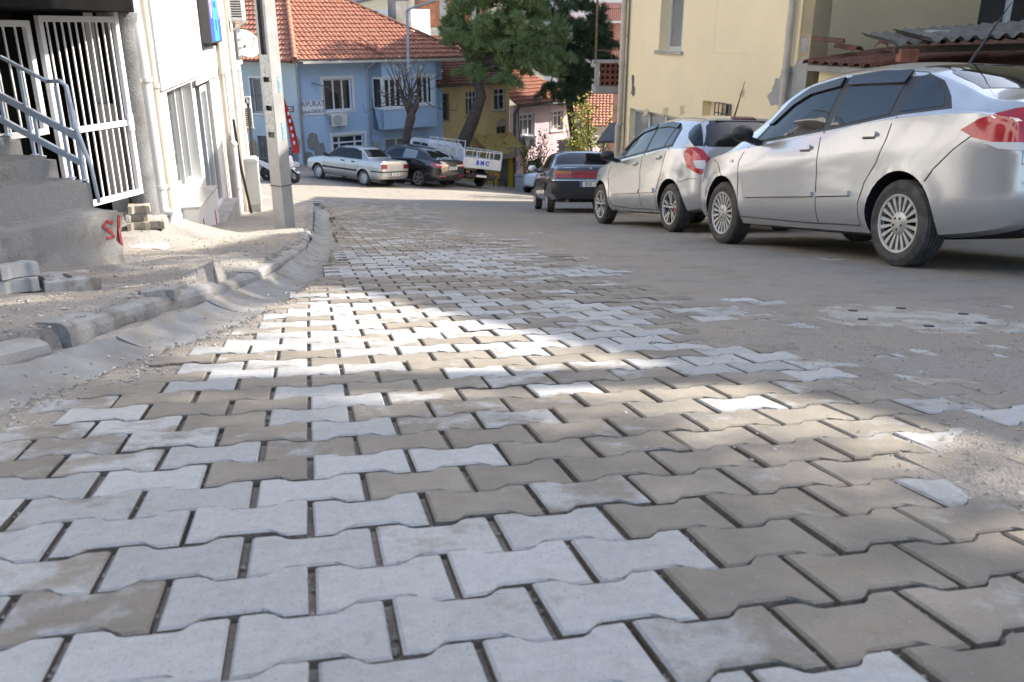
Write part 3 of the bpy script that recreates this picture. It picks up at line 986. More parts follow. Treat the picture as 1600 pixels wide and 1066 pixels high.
# ------------------------------------------------------------------ entrance building with overhang
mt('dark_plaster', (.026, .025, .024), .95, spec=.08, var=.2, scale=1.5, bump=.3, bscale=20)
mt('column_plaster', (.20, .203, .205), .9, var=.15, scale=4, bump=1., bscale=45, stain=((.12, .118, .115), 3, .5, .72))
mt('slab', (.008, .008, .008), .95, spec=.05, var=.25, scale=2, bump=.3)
mt('white_wall', (.66, .655, .64), .8, var=.04, scale=1.2, bump=.25, bscale=60, stain=((.60, .575, .53), 1.3, .62, .82))
ent = thing('entrance_porch', 'dark recessed building entrance under a low concrete overhang', 'building', (-5.4, 7.2, -2))
def W(b): return wrel(b, (-5.4, 7.2, -2))
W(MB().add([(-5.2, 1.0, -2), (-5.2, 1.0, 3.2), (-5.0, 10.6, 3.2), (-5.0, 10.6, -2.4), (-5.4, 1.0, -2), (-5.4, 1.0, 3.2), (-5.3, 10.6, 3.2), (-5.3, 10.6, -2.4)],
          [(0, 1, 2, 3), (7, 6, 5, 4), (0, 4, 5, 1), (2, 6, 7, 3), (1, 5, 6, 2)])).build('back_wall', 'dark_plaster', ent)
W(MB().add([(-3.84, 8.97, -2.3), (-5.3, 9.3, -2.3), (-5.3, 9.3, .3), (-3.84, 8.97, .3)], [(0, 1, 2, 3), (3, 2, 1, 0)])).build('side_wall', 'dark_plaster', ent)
# slab with a rounded outer corner
sl_ = [(-7.5, .5), (-3.25, .5), (-3.5, 8.2)] + [(-3.95 + .45 * math.cos(a), 8.45 + .45 * math.sin(a)) for a in np.linspace(-.2, 1.6, 7)] + [(-7.5, 9.2)]
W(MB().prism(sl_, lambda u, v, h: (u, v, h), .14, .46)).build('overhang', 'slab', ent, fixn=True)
W(MB().prism([(-7.4, .55), (-3.35, .55), (-3.62, 8.5), (-3.9, 9.05), (-7.4, 9.05)], lambda u, v, h: (u, v, h), .462, 7.2)).build('upper_wall', 'white_wall', ent, fixn=True)
W(MB().lathe([(.135, -2.4), (.13, -1.4), (.128, .0), (.17, .06), (.19, .139)], 24, Matrix.Translation((-3.80, 8.86, 0)))).build('column', 'column_plaster', ent, smooth=True, angle=40)
for k in range(4):
    for q in range(2):
        zz = 1.2 + q * 2.9
        yy = 1.2 + k * 1.9
        W(MB().box(-3.32 - .035 * yy, -3.29 - .035 * yy, yy, yy + 1.2, zz, zz + 1.4)).build('window', 'glass', ent)

mt('board_grey_', (.10, .10, .105), .6, var=.15)
# ------------------------------------------------------------------ white shop building
WO = (-4.45, 11.6); WD = Vector((-.21, .978)).normalized()
wb = thing('white_shop_building', 'white painted building with shop window and doors along the sandy pavement', 'building', mat=frame((WO[0], WO[1], 0), WD))
holes = [(-.2, 2.12, -2.24, -.77), (2.5, 4.55, -2.98, -.80), (6.3, 7.5, -3.55, -.86), (8.3, 11.0, -4.2, -.95)]
wall_mesh(-2.62, 11.45, -5.2, -.72, holes, .3).build('wall', 'white_wall', wb)
MB().box(-2.58, 11.47, -.3, .05, -.715, 7).build('upper_wall', 'white_wall', wb)
MB().box(11.2, 11.45, -5, -.305, -5.2, 7).build('end_wall', 'white_wall', wb)
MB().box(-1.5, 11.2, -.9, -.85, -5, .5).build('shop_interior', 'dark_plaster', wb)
for q in range(2):
    MB().box(-1.3, 11.3, .052, .85, 1.55 + q * 2.8, 1.72 + q * 2.8).build('balcony_slab', 'white_wall', wb)
    for k in range(24): MB().box(-1.25 + k * .53, -1.21 + k * .53, .80, .83, 1.722 + q * 2.8, 2.6 + q * 2.8).build('baluster', 'board_grey_', wb)
    MB().box(-1.3, 11.3, .79, .84, 2.602 + q * 2.8, 2.66 + q * 2.8).build('balcony_rail', 'board_grey_', wb)
    for k in range(5):
        MB().box(-.8 + k * 2.45, 1.0 + k * 2.45, .051, .07, 1.75 + q * 2.8, 3.7 + q * 2.8).build('balcony_door', 'glass', wb)
mt('shop_glass', (.12, .125, .125), .05, var=.1, spec=.7)
sw = window(wb, -.2, 2.12, -2.24, -.77, cols=3, fw=.055, depth=.14, glass='shop_glass', sill=False)
mt('blind', (.36, .36, .35), .7, var=.05)
for k in range(5):
    x = .62 + k * .28
    MB().box(x, x + .2, -.24 - .02 * (k % 2), -.235 - .02 * (k % 2), -2.15, -.85).build('blind_slat', 'blind', sw)
mt('poster_green', (.30, .36, .08), .5, var=.25, scale=6, var2=((.5, .5, .3), 3))
mt('poster_blue', (.35, .55, .68), .5, var=.2, scale=6)
MB().box(-.13, .48, -.160, -.157, -1.95, -.88).build('window_sticker', 'poster_green', sw)
MB().box(-.13, .48, -.1565, -.155, -2.16, -1.952).build('window_sticker', 'poster_blue', sw)
for k in range(3): MB().box(.0, .34 - .05 * k, -.1565, -.155, -1.62 - k * .11, -1.575 - k * .11).build('sticker_line', 'dark', sw)
# plinth below the shop window
pl_ = MB().prism([(-.25, -2.26), (1.8, -2.33), (1.8, -3.2), (-.25, -3.1)], lambda u, v, h: (u, h, v), .003, .22)
pl_.build('plinth', 'white_wall', wb, fixn=True, bevel=.012)
MB().prism([(-.28, -2.235), (1.83, -2.305), (1.83, -2.328), (-.28, -2.258)], lambda u, v, h: (u, h, v), .003, .25).build('plinth_cap', 'concrete_pale', wb, fixn=True)
MB().prism([(1.35, -2.62), (1.42, -2.60), (1.47, -2.82), (1.39, -2.86)], lambda u, v, h: (u, h, v), .221, .224).build('painted_mark', 'red_paint', wb, fixn=True)
MB().prism([(.02, -2.48), (.10, -2.46), (.12, -2.6), (.04, -2.62)], lambda u, v, h: (u, h, v), .221, .224).build('painted_mark', 'red_paint', wb, fixn=True)
# door with step
mt('wood_grey', (.14, .125, .105), .7, var=.25, scale=8)
dd = MB().box(2.5, 2.62, -.16, -.06, -2.98, -.80).box(4.43, 4.55, -.16, -.06, -2.98, -.80).box(2.62, 4.43, -.16, -.06, -.92, -.80).build('door_frame', 'wood_grey', wb)
MB().box(2.62, 3.5, -.28, -.25, -2.96, -.93).build('door', 'dark_plaster', wb)  # dark sheet standing for the shade inside the open doorway
d2 = MB().box(3.52, 3.60, -.14, -.06, -2.96, -.93).box(4.33, 4.42, -.14, -.06, -2.96, -.93).box(3.60, 4.33, -.14, -.06, -2.96, -2.72).box(3.60, 4.33, -.14, -.06, -1.03, -.93).build('glazed_door', 'upvc', wb)
MB().box(3.602, 4.328, -.11, -.10, -2.71, -1.04).build('pane', 'glass_pale', d2)
MB().prism([(2.35, -2.99), (4.9, -3.05), (4.9, -3.7), (2.35, -3.6)], lambda u, v, h: (u, h, v), .003, .24).build('door_step', 'concrete_pale', wb, fixn=True, bevel=.01)
# second door and boarded bay
window(wb, 6.3, 7.5, -3.55, -.86, cols=2, rows=[.35], fw=.08, depth=.1, glass='glass_pale', sill=False)
mt('cream_board', (.62, .575, .49), .7, var=.08, scale=2, stain=((.46, .41, .33), 4, .55, .75))
for k in range(3):
    MB().box(8.32 + k * .9, 9.2 + k * .9, -.09 - .005 * k, -.05 - .005 * k, -4.18, -.97).build('shutter_board', 'cream_board', wb, bevel=.006)
# lintel band line
MB().box(2.2, 11.4, .052, .075, -.83, -.735).build('lintel_band', 'white_wall', wb)
# downpipes: each with its clamps
mt('pipe_grey', (.40, .385, .36), .5, var=.1)
mt('pipe_white', (.56, .56, .57), .45, var=.06)
mt('pipe_beige', (.47, .42, .35), .5, var=.12, scale=4)
def pipe(pts, r, mat, clamps=()):
    o = MB().path(pts, r, 12).build('downpipe', mat, wb, smooth=True, angle=50)
    for c in clamps:
        MB().lathe([(r + .012, -.02), (r + .012, .02)], 14, Matrix.Translation(c)).build('clamp', mat, o, smooth=True, angle=40)
    return o
pipe([(-2.36, .13, .6), (-2.36, .13, .16), (-2.40, .15, -.06), (-2.44, .16, -.25), (-2.44, .16, -1.8)], .066, 'pipe_white', [(-2.44, .16, -.5), (-2.44, .16, -1.6)])
pipe([(-2.44, .16, -1.8), (-2.48, .2, -1.90), (-2.6, .3, -1.90), (-2.85, .36, -1.84), (-3.1, .36, -1.9), (-3.3, .33, -2.05)], .06, 'pipe_white')
pipe([(-2.58, .12, .6), (-2.58, .12, -1.9)], .02, 'pipe_beige', [(-2.58, .12, -.5)])
pipe([(-1.8, .13, .9), (-1.8, .13, -2.05)], .052, 'pipe_beige', [(-1.8, .13, -.6), (-1.8, .13, -1.7)])
pipe([(-1.8, .13, -2.05), (-1.78, .15, -2.12), (-1.72, .26, -2.17)], .06, 'pipe_white')
pipe([(5.35, .13, 3), (5.35, .13, -3.5)], .05, 'pipe_beige', [(5.35, .13, -.8), (5.35, .13, -2.6)])
pipe([(5.75, .15, -2.1), (5.75, .15, -3.62)], .09, 'pipe_white', [(5.75, .15, -2.15), (5.75, .15, -3.0)])
pipe([(6.05, .12, -2.0), (6.05, .12, -3.62)], .05, 'pipe_white')
pipe([(7.9, .1, 2), (7.9, .1, -3.9)], .035, 'pipe_beige', [(7.9, .1, -1.6)])
pipe([(6.0, .2, -1.7), (6.2, .22, -2.6), (6.9, .28, -3.75)], .028, 'rubber')
pipe([(11.30, .1, -1.8), (11.3, .1, -4.6)], .04, 'rubber')
pipe([(11.1, .1, -1.9), (11.1, .1, -4.6)], .025, 'rubber')
MW = wb.matrix_world.copy()
def on_w(px, py): return on_wall(px, py, WO, WD)

# blue lightbox sign
mt('sign_dark', (.055, .055, .06), .5, var=.1)
mt('sign_blue', (.05, .10, .60), .35, var=.08)
mt('sign_cyan', (.04, .42, .80), .35, var=.08)
mt('sign_pink', (.70, .50, .58), .35, var=.25, scale=6, var2=((.62, .08, .12), 4))
mt('sign_ink', (.02, .10, .32), .4, var=.1)
bs = thing('lightbox_sign', 'blue and cyan lightbox shop sign bolted high on the white wall', 'sign', mat=MW @ Matrix.Translation((3.55, .052, -.24)))
MB().box(0, 1.75, .004, .17, 0, 1.6).build('box', 'sign_dark', bs, bevel=.008)
MB().box(.03, 1.72, .1705, .176, .03, 1.57).build('face', 'sign_blue', bs)
MB().box(.52, 1.22, .1765, .179, .03, 1.57).build('stripe', 'sign_cyan', bs)
for sx_ in (.26, 1.48):
    MB().prism([(sx_ + .17 * math.cos(a), .72 + .34 * math.sin(a)) for a in np.linspace(0, 6.283, 20)[:-1]], lambda u, v, h: (u, h, v), .1765, .179).build('emblem', 'sign_pink', bs, fixn=True)
for zz, hw in ((1.2, .2), (1.02, .12), (.82, .22), (.62, .2), (.33, .14), (.24, .1)):
    MB().box(.87 - hw, .87 + hw, .1795, .181, zz - .05, zz + .05).build('letter_line', 'sign_ink', bs)
MB().box(.2, .3, .02, .1, -.06, -.002).build('bracket', 'sign_dark', bs); MB().box(1.4, 1.5, .02, .1, -.06, -.002).build('bracket', 'sign_dark', bs)

ac_unit('white air conditioner on brackets high on the white shop wall', MW @ Matrix.Translation((8.7, .052, .16)))
# grey notice board with pale squares
mt('board_grey', (.10, .10, .105), .6, var=.15)
mt('paper', (.74, .74, .72), .8, var=.06)
mt('orange_text', (.55, .22, .07), .6, var=.1)
nb = thing('notice_board', 'dark grey board with pale squares on the white shop wall', 'sign', mat=MW @ Matrix.Translation((9.75, .052, -.68)))
MB().box(0, 1.35, .004, .06, 0, .95).build('panel', 'board_grey', nb, bevel=.006)
for i in range(2):
    for j in range(3):
        MB().box(.25 + i * .5, .60 + i * .5, .0605, .066, .07 + j * .19, .19 + j * .19).build('square', 'paper', nb)
for k in range(2): MB().box(.2, 1.1, .0605, .065, .70 + k * .1, .76 + k * .1).build('letter_line', 'orange_text', nb)
# satellite dish at the far corner
mt('dish', (.62, .63, .60), .45, var=.06)
dp = at_y(385, 68, 22.7)
ds = thing('satellite_dish', 'pale round satellite dish on an arm at the end of the white building', 'satellite dish', dp)
dn = Vector((.62, -.62, .42)).normalized()
q_ = dn.to_track_quat('Z', 'Y').to_matrix().to_4x4()
MB().lathe([(.0, -.09), (.12, -.082), (.22, -.06), (.30, -.026), (.355, .0), (.36, .008), (.35, .006), (.29, -.018), (.2, -.05), (.1, -.074), (.0, -.08)], 32, q_, close=False).build('reflector', 'dish', ds, smooth=True, angle=60)
MB().bar(q_ @ Vector((.0, -.33, 0)), q_ @ Vector((0, -.06, .42)), .02).build('feed_arm', 'dish', ds)
MB().lathe([(.03, 0), (.035, .05), (.03, .09)], 10, q_ @ Matrix.Translation((0, -.05, .38))).build('receiver', 'dish', ds, smooth=True)
MB().bar((0, 0, -.06), (-.55, -.2, -.25), .035).bar(q_ @ Vector((0, 0, -.09)), (-.12, 0, -.12), .06).build('mount', 'board_grey', ds)
# projecting lawyer's sign and second unit on the corner
ks = thing('projecting_sign', 'small white projecting sign at the far corner of the white building', 'sign', mat=Matrix.Translation(at_y(381, 159, 23.2)))
MB().box(-.32, .17, 0, .05, -.13, .13).build('panel', 'paper', ks)
text('lettering', 'AVUKAT', .19, 'sign_dark', ks, Matrix.Translation((-.085, -.003, .01)) @ Matrix.Rotation(math.pi / 2, 4, 'X'), .001, sx=.70, bold=.006)
MB().bar((-.3, .02, .1), (-.9, -.1, .1), .03).build('arm', 'board_grey', ks)
ac_unit('white air conditioner below the small projecting sign', Matrix.Translation(at_y(388, 198, 23.0)) @ Matrix.Rotation(rad(-70), 4, 'Z') @ Matrix.Translation((0, -.25, 0)))

# ------------------------------------------------------------------ electricity cabinet
mt('cabinet', (.50, .505, .49), .5, var=.06, stain=((.36, .34, .30), 5, .6, .8))
cbp = gnd(387, 331)
cb = thing('utility_cabinet', 'pale grey metal utility cabinet standing against the white building', 'cabinet', (cbp.x, cbp.y + .2, float(Hpave(cbp.x, cbp.y)) - .02), rad(14))
MB().box(-.23, .25, -.2, .2, 0, .16).build('base', 'concrete_pale', cb)
MB().box(-.25, .27, -.22, .22, .162, 1.12).build('body', 'cabinet', cb, bevel=.01)
MB().prism([(-.27, 1.122), (.29, 1.122), (.29, 1.16), (.23, 1.21), (-.21, 1.21), (-.27, 1.16)], lambda u, v, h: (u, h, v), -.25, .25).build('cap', 'cabinet', cb, fixn=True, bevel=.006)
dr_ = MB().box(.271, .279, -.19, .19, .2, 1.08).build('door', 'cabinet', cb, bevel=.003)
MB().box(.2795, .295, .13, .16, .6, .72).build('handle', 'dark', dr_)

# ------------------------------------------------------------------ concrete pole with flyers
mt('pole_conc', (.34, .342, .34), .85, var=.1, scale=5, bump=.4, bscale=90, stain=((.30, .29, .275), 3, .5, .72))
mt('pole_groove', (.10, .105, .115), .9, var=.25, scale=14)
pp = gnd(446, 361)
po = thing('utility_pole', 'square concrete utility pole with a grooved face and torn flyers', 'utility pole', (pp.x, pp.y, float(Hpave(pp.x, pp.y)) - .05), rad(-30))
bt, tp = .092, .078; PH = 7.0
def pole_ring(z, gd, gw=.55):
    h = bt + (tp - bt) * z / PH
    return [(-h, -h), (-h * gw, -h), (-h * gw, -h + gd), (h * gw, -h + gd), (h * gw, -h), (h, -h), (h, h), (-h, h)]
# local -y face is grooved. The faces seen are local -y and +x
levels = [(0, 0), (1.22, 0), (1.34, .05), (PH, .045)]
vs = []; fs = []
for z, gd in levels: vs += [(x, y, z) for x, y in pole_ring(z, gd)]
for q in range(len(levels) - 1):
    for i in range(8): fs.append((q * 8 + i, q * 8 + (i + 1) % 8, q * 8 + 8 + (i + 1) % 8, q * 8 + 8 + i))
fs.append(tuple(range(8))[::-1]); fs.append(tuple(range((len(levels) - 1) * 8, len(levels) * 8)))
sh = MB(); sh.add(vs, fs)
for i, f in enumerate(sh.f):
    if i >= 8 and i < 24 and (i % 8) in (1, 2, 3): sh.mi[i] = 1
sh.build('shaft', ['pole_conc', 'pole_groove'], po, fixn=True)
MB().path([(x * 1.03, y * 1.03, .62) for x, y in ((-.092, -.092), (.092, -.092), (.092, .092), (-.092, .092), (-.092, -.092))], .008, 5).build('wire_band', 'board_grey', po)
mt('paper_grey', (.42, .425, .42), .85, var=.2, scale=25, stain=((.22, .22, .22), 30, .52, .65))
mt('flyer_blue', (.16, .42, .62), .7, var=.2, scale=20)
fl = [('torn white flyer with dark print pasted on the grooved pole face', 0, 1.75, .2, .28, 'paper'), ('grey flyer below another on the grooved pole face', 0, 1.42, .19, .26, 'paper'),
      ('upper flyer with blue heading on the grooved pole face', 0, 2.08, .2, .26, 'paper'),
      ('blue sticker high on the sunny side of the pole', 1, 1.86, .07, .18, 'flyer_blue'), ('blue sticker lower on the sunny side of the pole', 1, 1.30, .08, .2, 'flyer_blue')]
bpy.context.view_layer.update()
PM = po.matrix_world.copy()
for lb, face, z, wd, hh, mm in fl:
    h = bt + (tp - bt) * z / PH
    mf = PM @ (Matrix.Translation((0, -h - .003, z)) if face == 0 else Matrix.Translation((h + .003, .02, z)) @ Matrix.Rotation(math.pi / 2, 4, 'Z'))
    t = thing('flyer', lb, 'flyer', group='flyers on the pole', mat=mf)
    MB().box(-wd / 2 + .03, wd / 2 - .012, -.002, 0, -hh / 2, hh / 2).build('sheet', 'paper_grey' if mm == 'paper' else mm, t)
    ink = 'ac_grey' if mm == 'paper' else 'paper'
    for k in range(3 if mm == 'paper' else 1):
        hw = wd * random.uniform(.12, .28)
        MB().box(-hw, hw, -.003, -.0022, hh * (.32 - .2 * k) - .007, hh * (.32 - .2 * k) + .007).build('print_line', ink if k or mm != 'paper' else ('flyer_blue' if '  upper' in lb or 'blue' in lb else ink), t)

# ------------------------------------------------------------------ pavers stacked under the gate, broken slab
a = Vector((-3.62, 8.22, 0)); z0 = float(Hpave(a.x, a.y))
for k, (dx, dy, rz, yl) in enumerate(((0, 0, .4, .75), (.13, .06, .3, .9), (-.02, .02, .5, .85), (.02, .03, .35, .9))):
    zz = z0 + (0 if k < 2 else .078 * (k - 1)) - .01
    loose(['bottom yellowish paver of the small stack under the gate', 'paver beside the small stack under the gate', 'middle yellowish paver of the small stack under the gate', 'topmost yellowish paver of the small stack under the gate'][k],
          (a.x + dx, a.y + dy, zz), rz, (0, .02), (.62, .95, 0, 1), 'pavers stacked under the gate', k)
mt('pink_stone', (.42, .34, .33), .85, var=.15, scale=8, bump=.6, bscale=50)
a = gnd(232, 392)
sb_ = rough_box(-.17, .17, -.10, .10, -.03, .03, 8, 6, 2, .03, 9); sb_.materials.append(MAT['pink_stone'])
o = link('stone_slab', sb_); o.location = (a.x, a.y, float(Hpave(a.x, a.y))); o.rotation_euler = (0, .05, .3)
tag(o, 'flat pinkish broken stone slab lying on the sand by the steps', 'stone')
# broken paving scraps on the kerb
for k, (px, py, lb) in enumerate(((262, 455, 'flat grey paver scrap lying behind the kerb'), (238, 458, 'smaller paver scrap lying behind the kerb'))):
    a = gnd(px, py, .06)
    sc_ = rough_box(-.055, .055, -.04, .04, -.03, .015, 4, 3, 2, .012, 20 + k); sc_.materials.append(MAT['concrete'])
    o = link('paver_scrap', sc_); o.location = (a.x, a.y, float(Hpave(a.x, a.y)) + .012); o.rotation_euler = (0, 0, .6 * k)
    tag(o, lb, 'rubble')
# ------------------------------------------------------------------ foliage helpers
def tufts(name, C, per, length, width, mat, parent=None, out=None, seed=0, spread=.12, kite=False):
    """many leaf-sized blades around each centre; out: per-centre outward direction"""
    r = np.random.default_rng(seed)
    C = np.asarray(C, float); n = len(C) * per
    c = np.repeat(C, per, 0) + r.normal(0, spread, (n, 3))
    d = r.normal(0, 1, (n, 3))
    if out is not None: d += np.repeat(np.asarray(out), per, 0) * 1.1
    d /= np.linalg.norm(d, axis=1)[:, None] + 1e-9
    s = np.cross(d, r.normal(0, 1, (n, 3))); s /= np.linalg.norm(s, axis=1)[:, None] + 1e-9
    L_ = length * r.uniform(.6, 1.2, (n, 1)); w_ = width * r.uniform(.7, 1.3, (n, 1))
    if kite:
        V = np.stack([c, c + d * L_ * .5 + s * w_ / 2, c + d * L_, c + d * L_ * .5 - s * w_ / 2], 1).reshape(-1, 3); k = 4
    else:
        V = np.stack([c - s * w_ / 2, c + s * w_ / 2, c + d * L_], 1).reshape(-1, 3); k = 3
    me = bpy.data.meshes.new(name)
    me.from_pydata(V.tolist(), [], np.arange(n * k).reshape(-1, k).tolist())
    me.materials.append(MAT[mat])
    return link(name, me, parent)
mt('pine_needle', (.18, .26, .11), .6, var=.45, scale=1.1, spec=.3, var2=((.22, .28, .11), 3))
mt('pine_dark', (.085, .135, .07), .6, var=.4, scale=1.4, spec=.3)
mt('bark', (.085, .065, .05), .9, var=.35, scale=9, bump=1.2, bscale=26)
mt('bark_grey', (.075, .06, .05), .9, var=.3, scale=9, bump=1, bscale=30)

# ------------------------------------------------------------------ right: yellow building
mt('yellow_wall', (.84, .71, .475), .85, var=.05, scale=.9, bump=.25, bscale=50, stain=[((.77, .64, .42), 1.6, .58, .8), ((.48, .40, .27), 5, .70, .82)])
mt('yellow_end', (.56, .475, .31), .88, var=.06, scale=1.2, bump=.3, bscale=50, stain=((.40, .34, .25), 2.2, .55, .8))  # darker yellow: shade of the walls turned from the sun, put into the colour
mt('grey_plaster', (.36, .355, .34), .92, var=.12, scale=5, bump=.8, bscale=40)
mt('roof_tile', (.37, .155, .095), .85, var=.3, scale=5, bump=.5, bscale=30, stain=[((.17, .085, .06), 6, .5, .75), ((.47, .27, .19), 9, .55, .75)])
mt('roof_tile_old', (.20, .085, .055), .9, var=.35, scale=5, bump=.6, bscale=30, stain=[((.085, .055, .045), 5, .45, .7), ((.34, .15, .09), 8, .55, .72), ((.09, .10, .03), 4, .60, .70)])
YO = (2.39, 19.22); YD = Vector((.309, -.951)).normalized()
yb = thing('yellow_building', 'pale yellow plastered building behind the parked silver cars', 'building', mat=frame((YO[0], YO[1], 0), YD))
def on_y(px, py): return on_wall(px, py, YO, YD)
YT = 3.5
send = on_y(1264, 90)[0]
w0 = on_y(1030, 60)[0]; w1 = on_y(1066, 60)[0]; wz = on_y(1045, 79)[1]
g0 = on_y(984, 180)[0]; g1_ = on_y(1088, 186)[0]; gz = on_y(1010, 174)[1]
n0, nz1 = on_y(1098, 157); n1, nz0 = on_y(1142, 184)
wall_mesh(0, send, -5.2, YT, [(w0, w1, wz, wz + 1.5), (g0, g1_, gz - 1.1, gz), (n0, n1, nz0 - .12, nz1), (3.6, 4.9, wz, wz + 1.5), (w0, w1, 1.7, 2.7), (3.6, 4.9, 1.7, 2.7)], .3).build('wall', 'yellow_wall', yb)
mt('window_old', (.52, .55, .55), .6, var=.1, scale=6)
window(yb, w0, w1, wz, wz + 1.5, cols=2, fw=.07, depth=.2, frame_mat='window_old', glass='glass_pale', sill_mat='concrete_pale', split=[.62])
window(yb, w0, w1, 1.7, 2.7, cols=2, fw=.07, depth=.2, frame_mat='window_old')
window(yb, 3.6, 4.9, 1.7, 2.7, cols=2, fw=.07, depth=.2, frame_mat='window_old')
MB().box(3.602, 4.898, -.28, -.003, wz + .002, wz + 1.498).build('blocked_window', 'yellow_wall', yb)
window(yb, g0, g1_, gz - 1.1, gz, fw=.055, depth=.1, frame_mat='window_old', glass='glass_pale', sill=False, split=[.26, .52, .76], rows=1)
mid = n0 + (n1 - n0) * .48
MB().box(n0 + .002, mid, -.29, -.16, nz0 - .118, nz1 - .002).build('niche_back', 'yellow_wall', yb)
window(yb, mid + .01, n1, nz0 - .12, nz1, cols=1, fw=.035, depth=.17, frame_mat='window_old', glass='glass', sill=False, bars='board_grey')
# near end wall, far end wall, back and roof
ew = on_y(1262, 60)[0]
def end_local(px, py):
    """hit on the near end wall, as (inward distance, z)"""
    o = Vector(YO) + YD * send; d = Vector((.951, .309))
    return on_wall(px, py, o, d)
e0 = end_local(1528, 30)[0]; e1 = end_local(1640, 30)[0]; ez = end_local(1560, 52)[1]
eb = wall_mesh(.0, 8.5, -4.4, YT, [(e0, e1, ez, ez + 1.35)], .28)
eb.v = [(send + y, -x, z) for x, y, z in eb.v]           # end wall: x runs inwards
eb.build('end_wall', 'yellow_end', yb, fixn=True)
ewin = thing_e = MB()
f_ = .07
def endbox(a, c, y0, y1, z0, z1): return (send + y0, send + y1, -c, -a, z0, z1)
eo = MB()
for a_ in ((e0, e0 + f_, -.2, -.14, ez, ez + 1.35), (e1 - f_, e1, -.2, -.14, ez, ez + 1.35), (e0 + f_, e1 - f_, -.2, -.14, ez, ez + f_), ((e0 + e1) / 2 - .05, (e0 + e1) / 2 + .05, -.2, -.13, ez + f_, ez + 1.35)):
    eo.box(*endbox(*a_))
eo = eo.build('window', 'upvc', yb)
for a_, c_ in ((e0 + f_, (e0 + e1) / 2 - .05), ((e0 + e1) / 2 + .05, e1 - f_)):
    MB().box(*endbox(a_ + .001, c_ - .001, -.185, -.175, ez + f_, ez + 1.34)).build('pane', 'glass', eo)
MB().box(*endbox(e0 - .1, e1 + .1, .003, .06, ez - .1, ez - .01)).build('sill', 'concrete_pale', eo)
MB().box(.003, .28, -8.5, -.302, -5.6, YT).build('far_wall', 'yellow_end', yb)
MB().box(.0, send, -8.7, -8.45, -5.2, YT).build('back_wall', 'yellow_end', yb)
MB().box(-.35, send + .3, -9.0, .45, YT + .002, YT + .2).build('roof_slab', 'concrete', yb)
# window sill pixel check keeps the near window at its own height; downpipes
pxs = on_y(1243, 40)[0]; pb2 = on_y(1212, 160)
o = MB().path([(pxs, .09, YT), (pxs, .09, -.55), (pxs + .0, .09, -.75), (pxs - .02, .09, -3.4)], .055, 12).build('downpipe', 'pipe_beige', yb, smooth=True, angle=50)
MB().lathe([(.068, -.03), (.068, .03)], 14, Matrix.Translation((pxs, .09, -.62))).build('clamp', 'pipe_grey', o)
o = MB().path([(.10, .10, YT), (.10, .10, -1.9), (.06, .12, -2.0), (.06, .12, -3.9)], .06, 12).build('downpipe', 'pipe_beige', yb, smooth=True, angle=50)
for zz in (-.15, -.72, -1.95): MB().lathe([(.075, -.02), (.075, .02)], 14, Matrix.Translation((.10, .10, zz))).build('clamp', 'pipe_grey', o)
MB().path([(.19, .03, YT), (.2, .03, -1.9), (.24, .04, -2.4), (.2, .03, -3.9)], .014, 6).build('cable', 'board_grey', yb)
# bare patches where the plaster has come off
pr2 = random.Random(4)
def patch_loss(pts, y=.004, mat='grey_plaster'):
    P = [on_y(*p) for p in pts]
    ring = []
    for i in range(len(P)):
        a, c = Vector(P[i]), Vector(P[(i + 1) % len(P)])
        for k in range(5):
            q = a.lerp(c, k / 5)
            ring.append((q.x + pr2.uniform(-.035, .035), q.y + pr2.uniform(-.035, .035)))
    ring = [(min(u, send - .01), v) for u, v in ring]
    b = MB().prism(ring, lambda u, v, h: (u, h, v), -.02, y)
    b.build('plaster_patch', mat, yb, fixn=True)
patch_loss([(1238, 104), (1262, 84), (1262, 150), (1236, 170), (1205, 165), (1200, 150), (1212, 125), (1226, 112)])
patch_loss([(1252, 62), (1262, 56), (1263, 76), (1254, 80)])
patch_loss([(988, 118), (992, 119), (991, 150), (986, 148)], mat='board_grey')
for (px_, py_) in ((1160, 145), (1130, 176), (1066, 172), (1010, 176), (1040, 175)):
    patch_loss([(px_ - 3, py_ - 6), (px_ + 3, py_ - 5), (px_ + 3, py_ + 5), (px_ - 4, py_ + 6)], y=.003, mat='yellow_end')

# ------------------------------------------------------------------ perforated brick balcony at the far corner
mt('clay_block', (.27, .105, .07), .9, var=.3, scale=7, bump=.4)
mt('rust', (.20, .115, .07), .8, var=.35, scale=10)
bal = thing('brick_balcony', 'small balcony of perforated clay blocks at the far corner of the yellow building', 'balcony', at_y(950, 140, 20.4))
bp_ = at_y(950, 140, 20.4)
x0, x1 = at_y(929, 140, 20.4).x - bp_.x, at_y(985, 140, 20.4).x - bp_.x
zt = at_y(950, 99, 20.4).z - bp_.z; zb_ = at_y(950, 135, 20.4).z - bp_.z
MB().box(x0 + .02, x1, .0, 1.0, zb_ - .17, zb_ - .003).build('floor_slab', 'concrete', bal, bevel=.01)
MB().box(x0 - .06, x1, -.03, .2, zt, zt + .07).build('coping', 'concrete_pale', bal, bevel=.01)
MB().box(x0, x0 + .10, .0, .14, zb_, zt - .003).build('corner_pier', 'concrete_pale', bal)
cw = (x1 - x0 - .12) / 6; rh = (zt - zb_) / 4
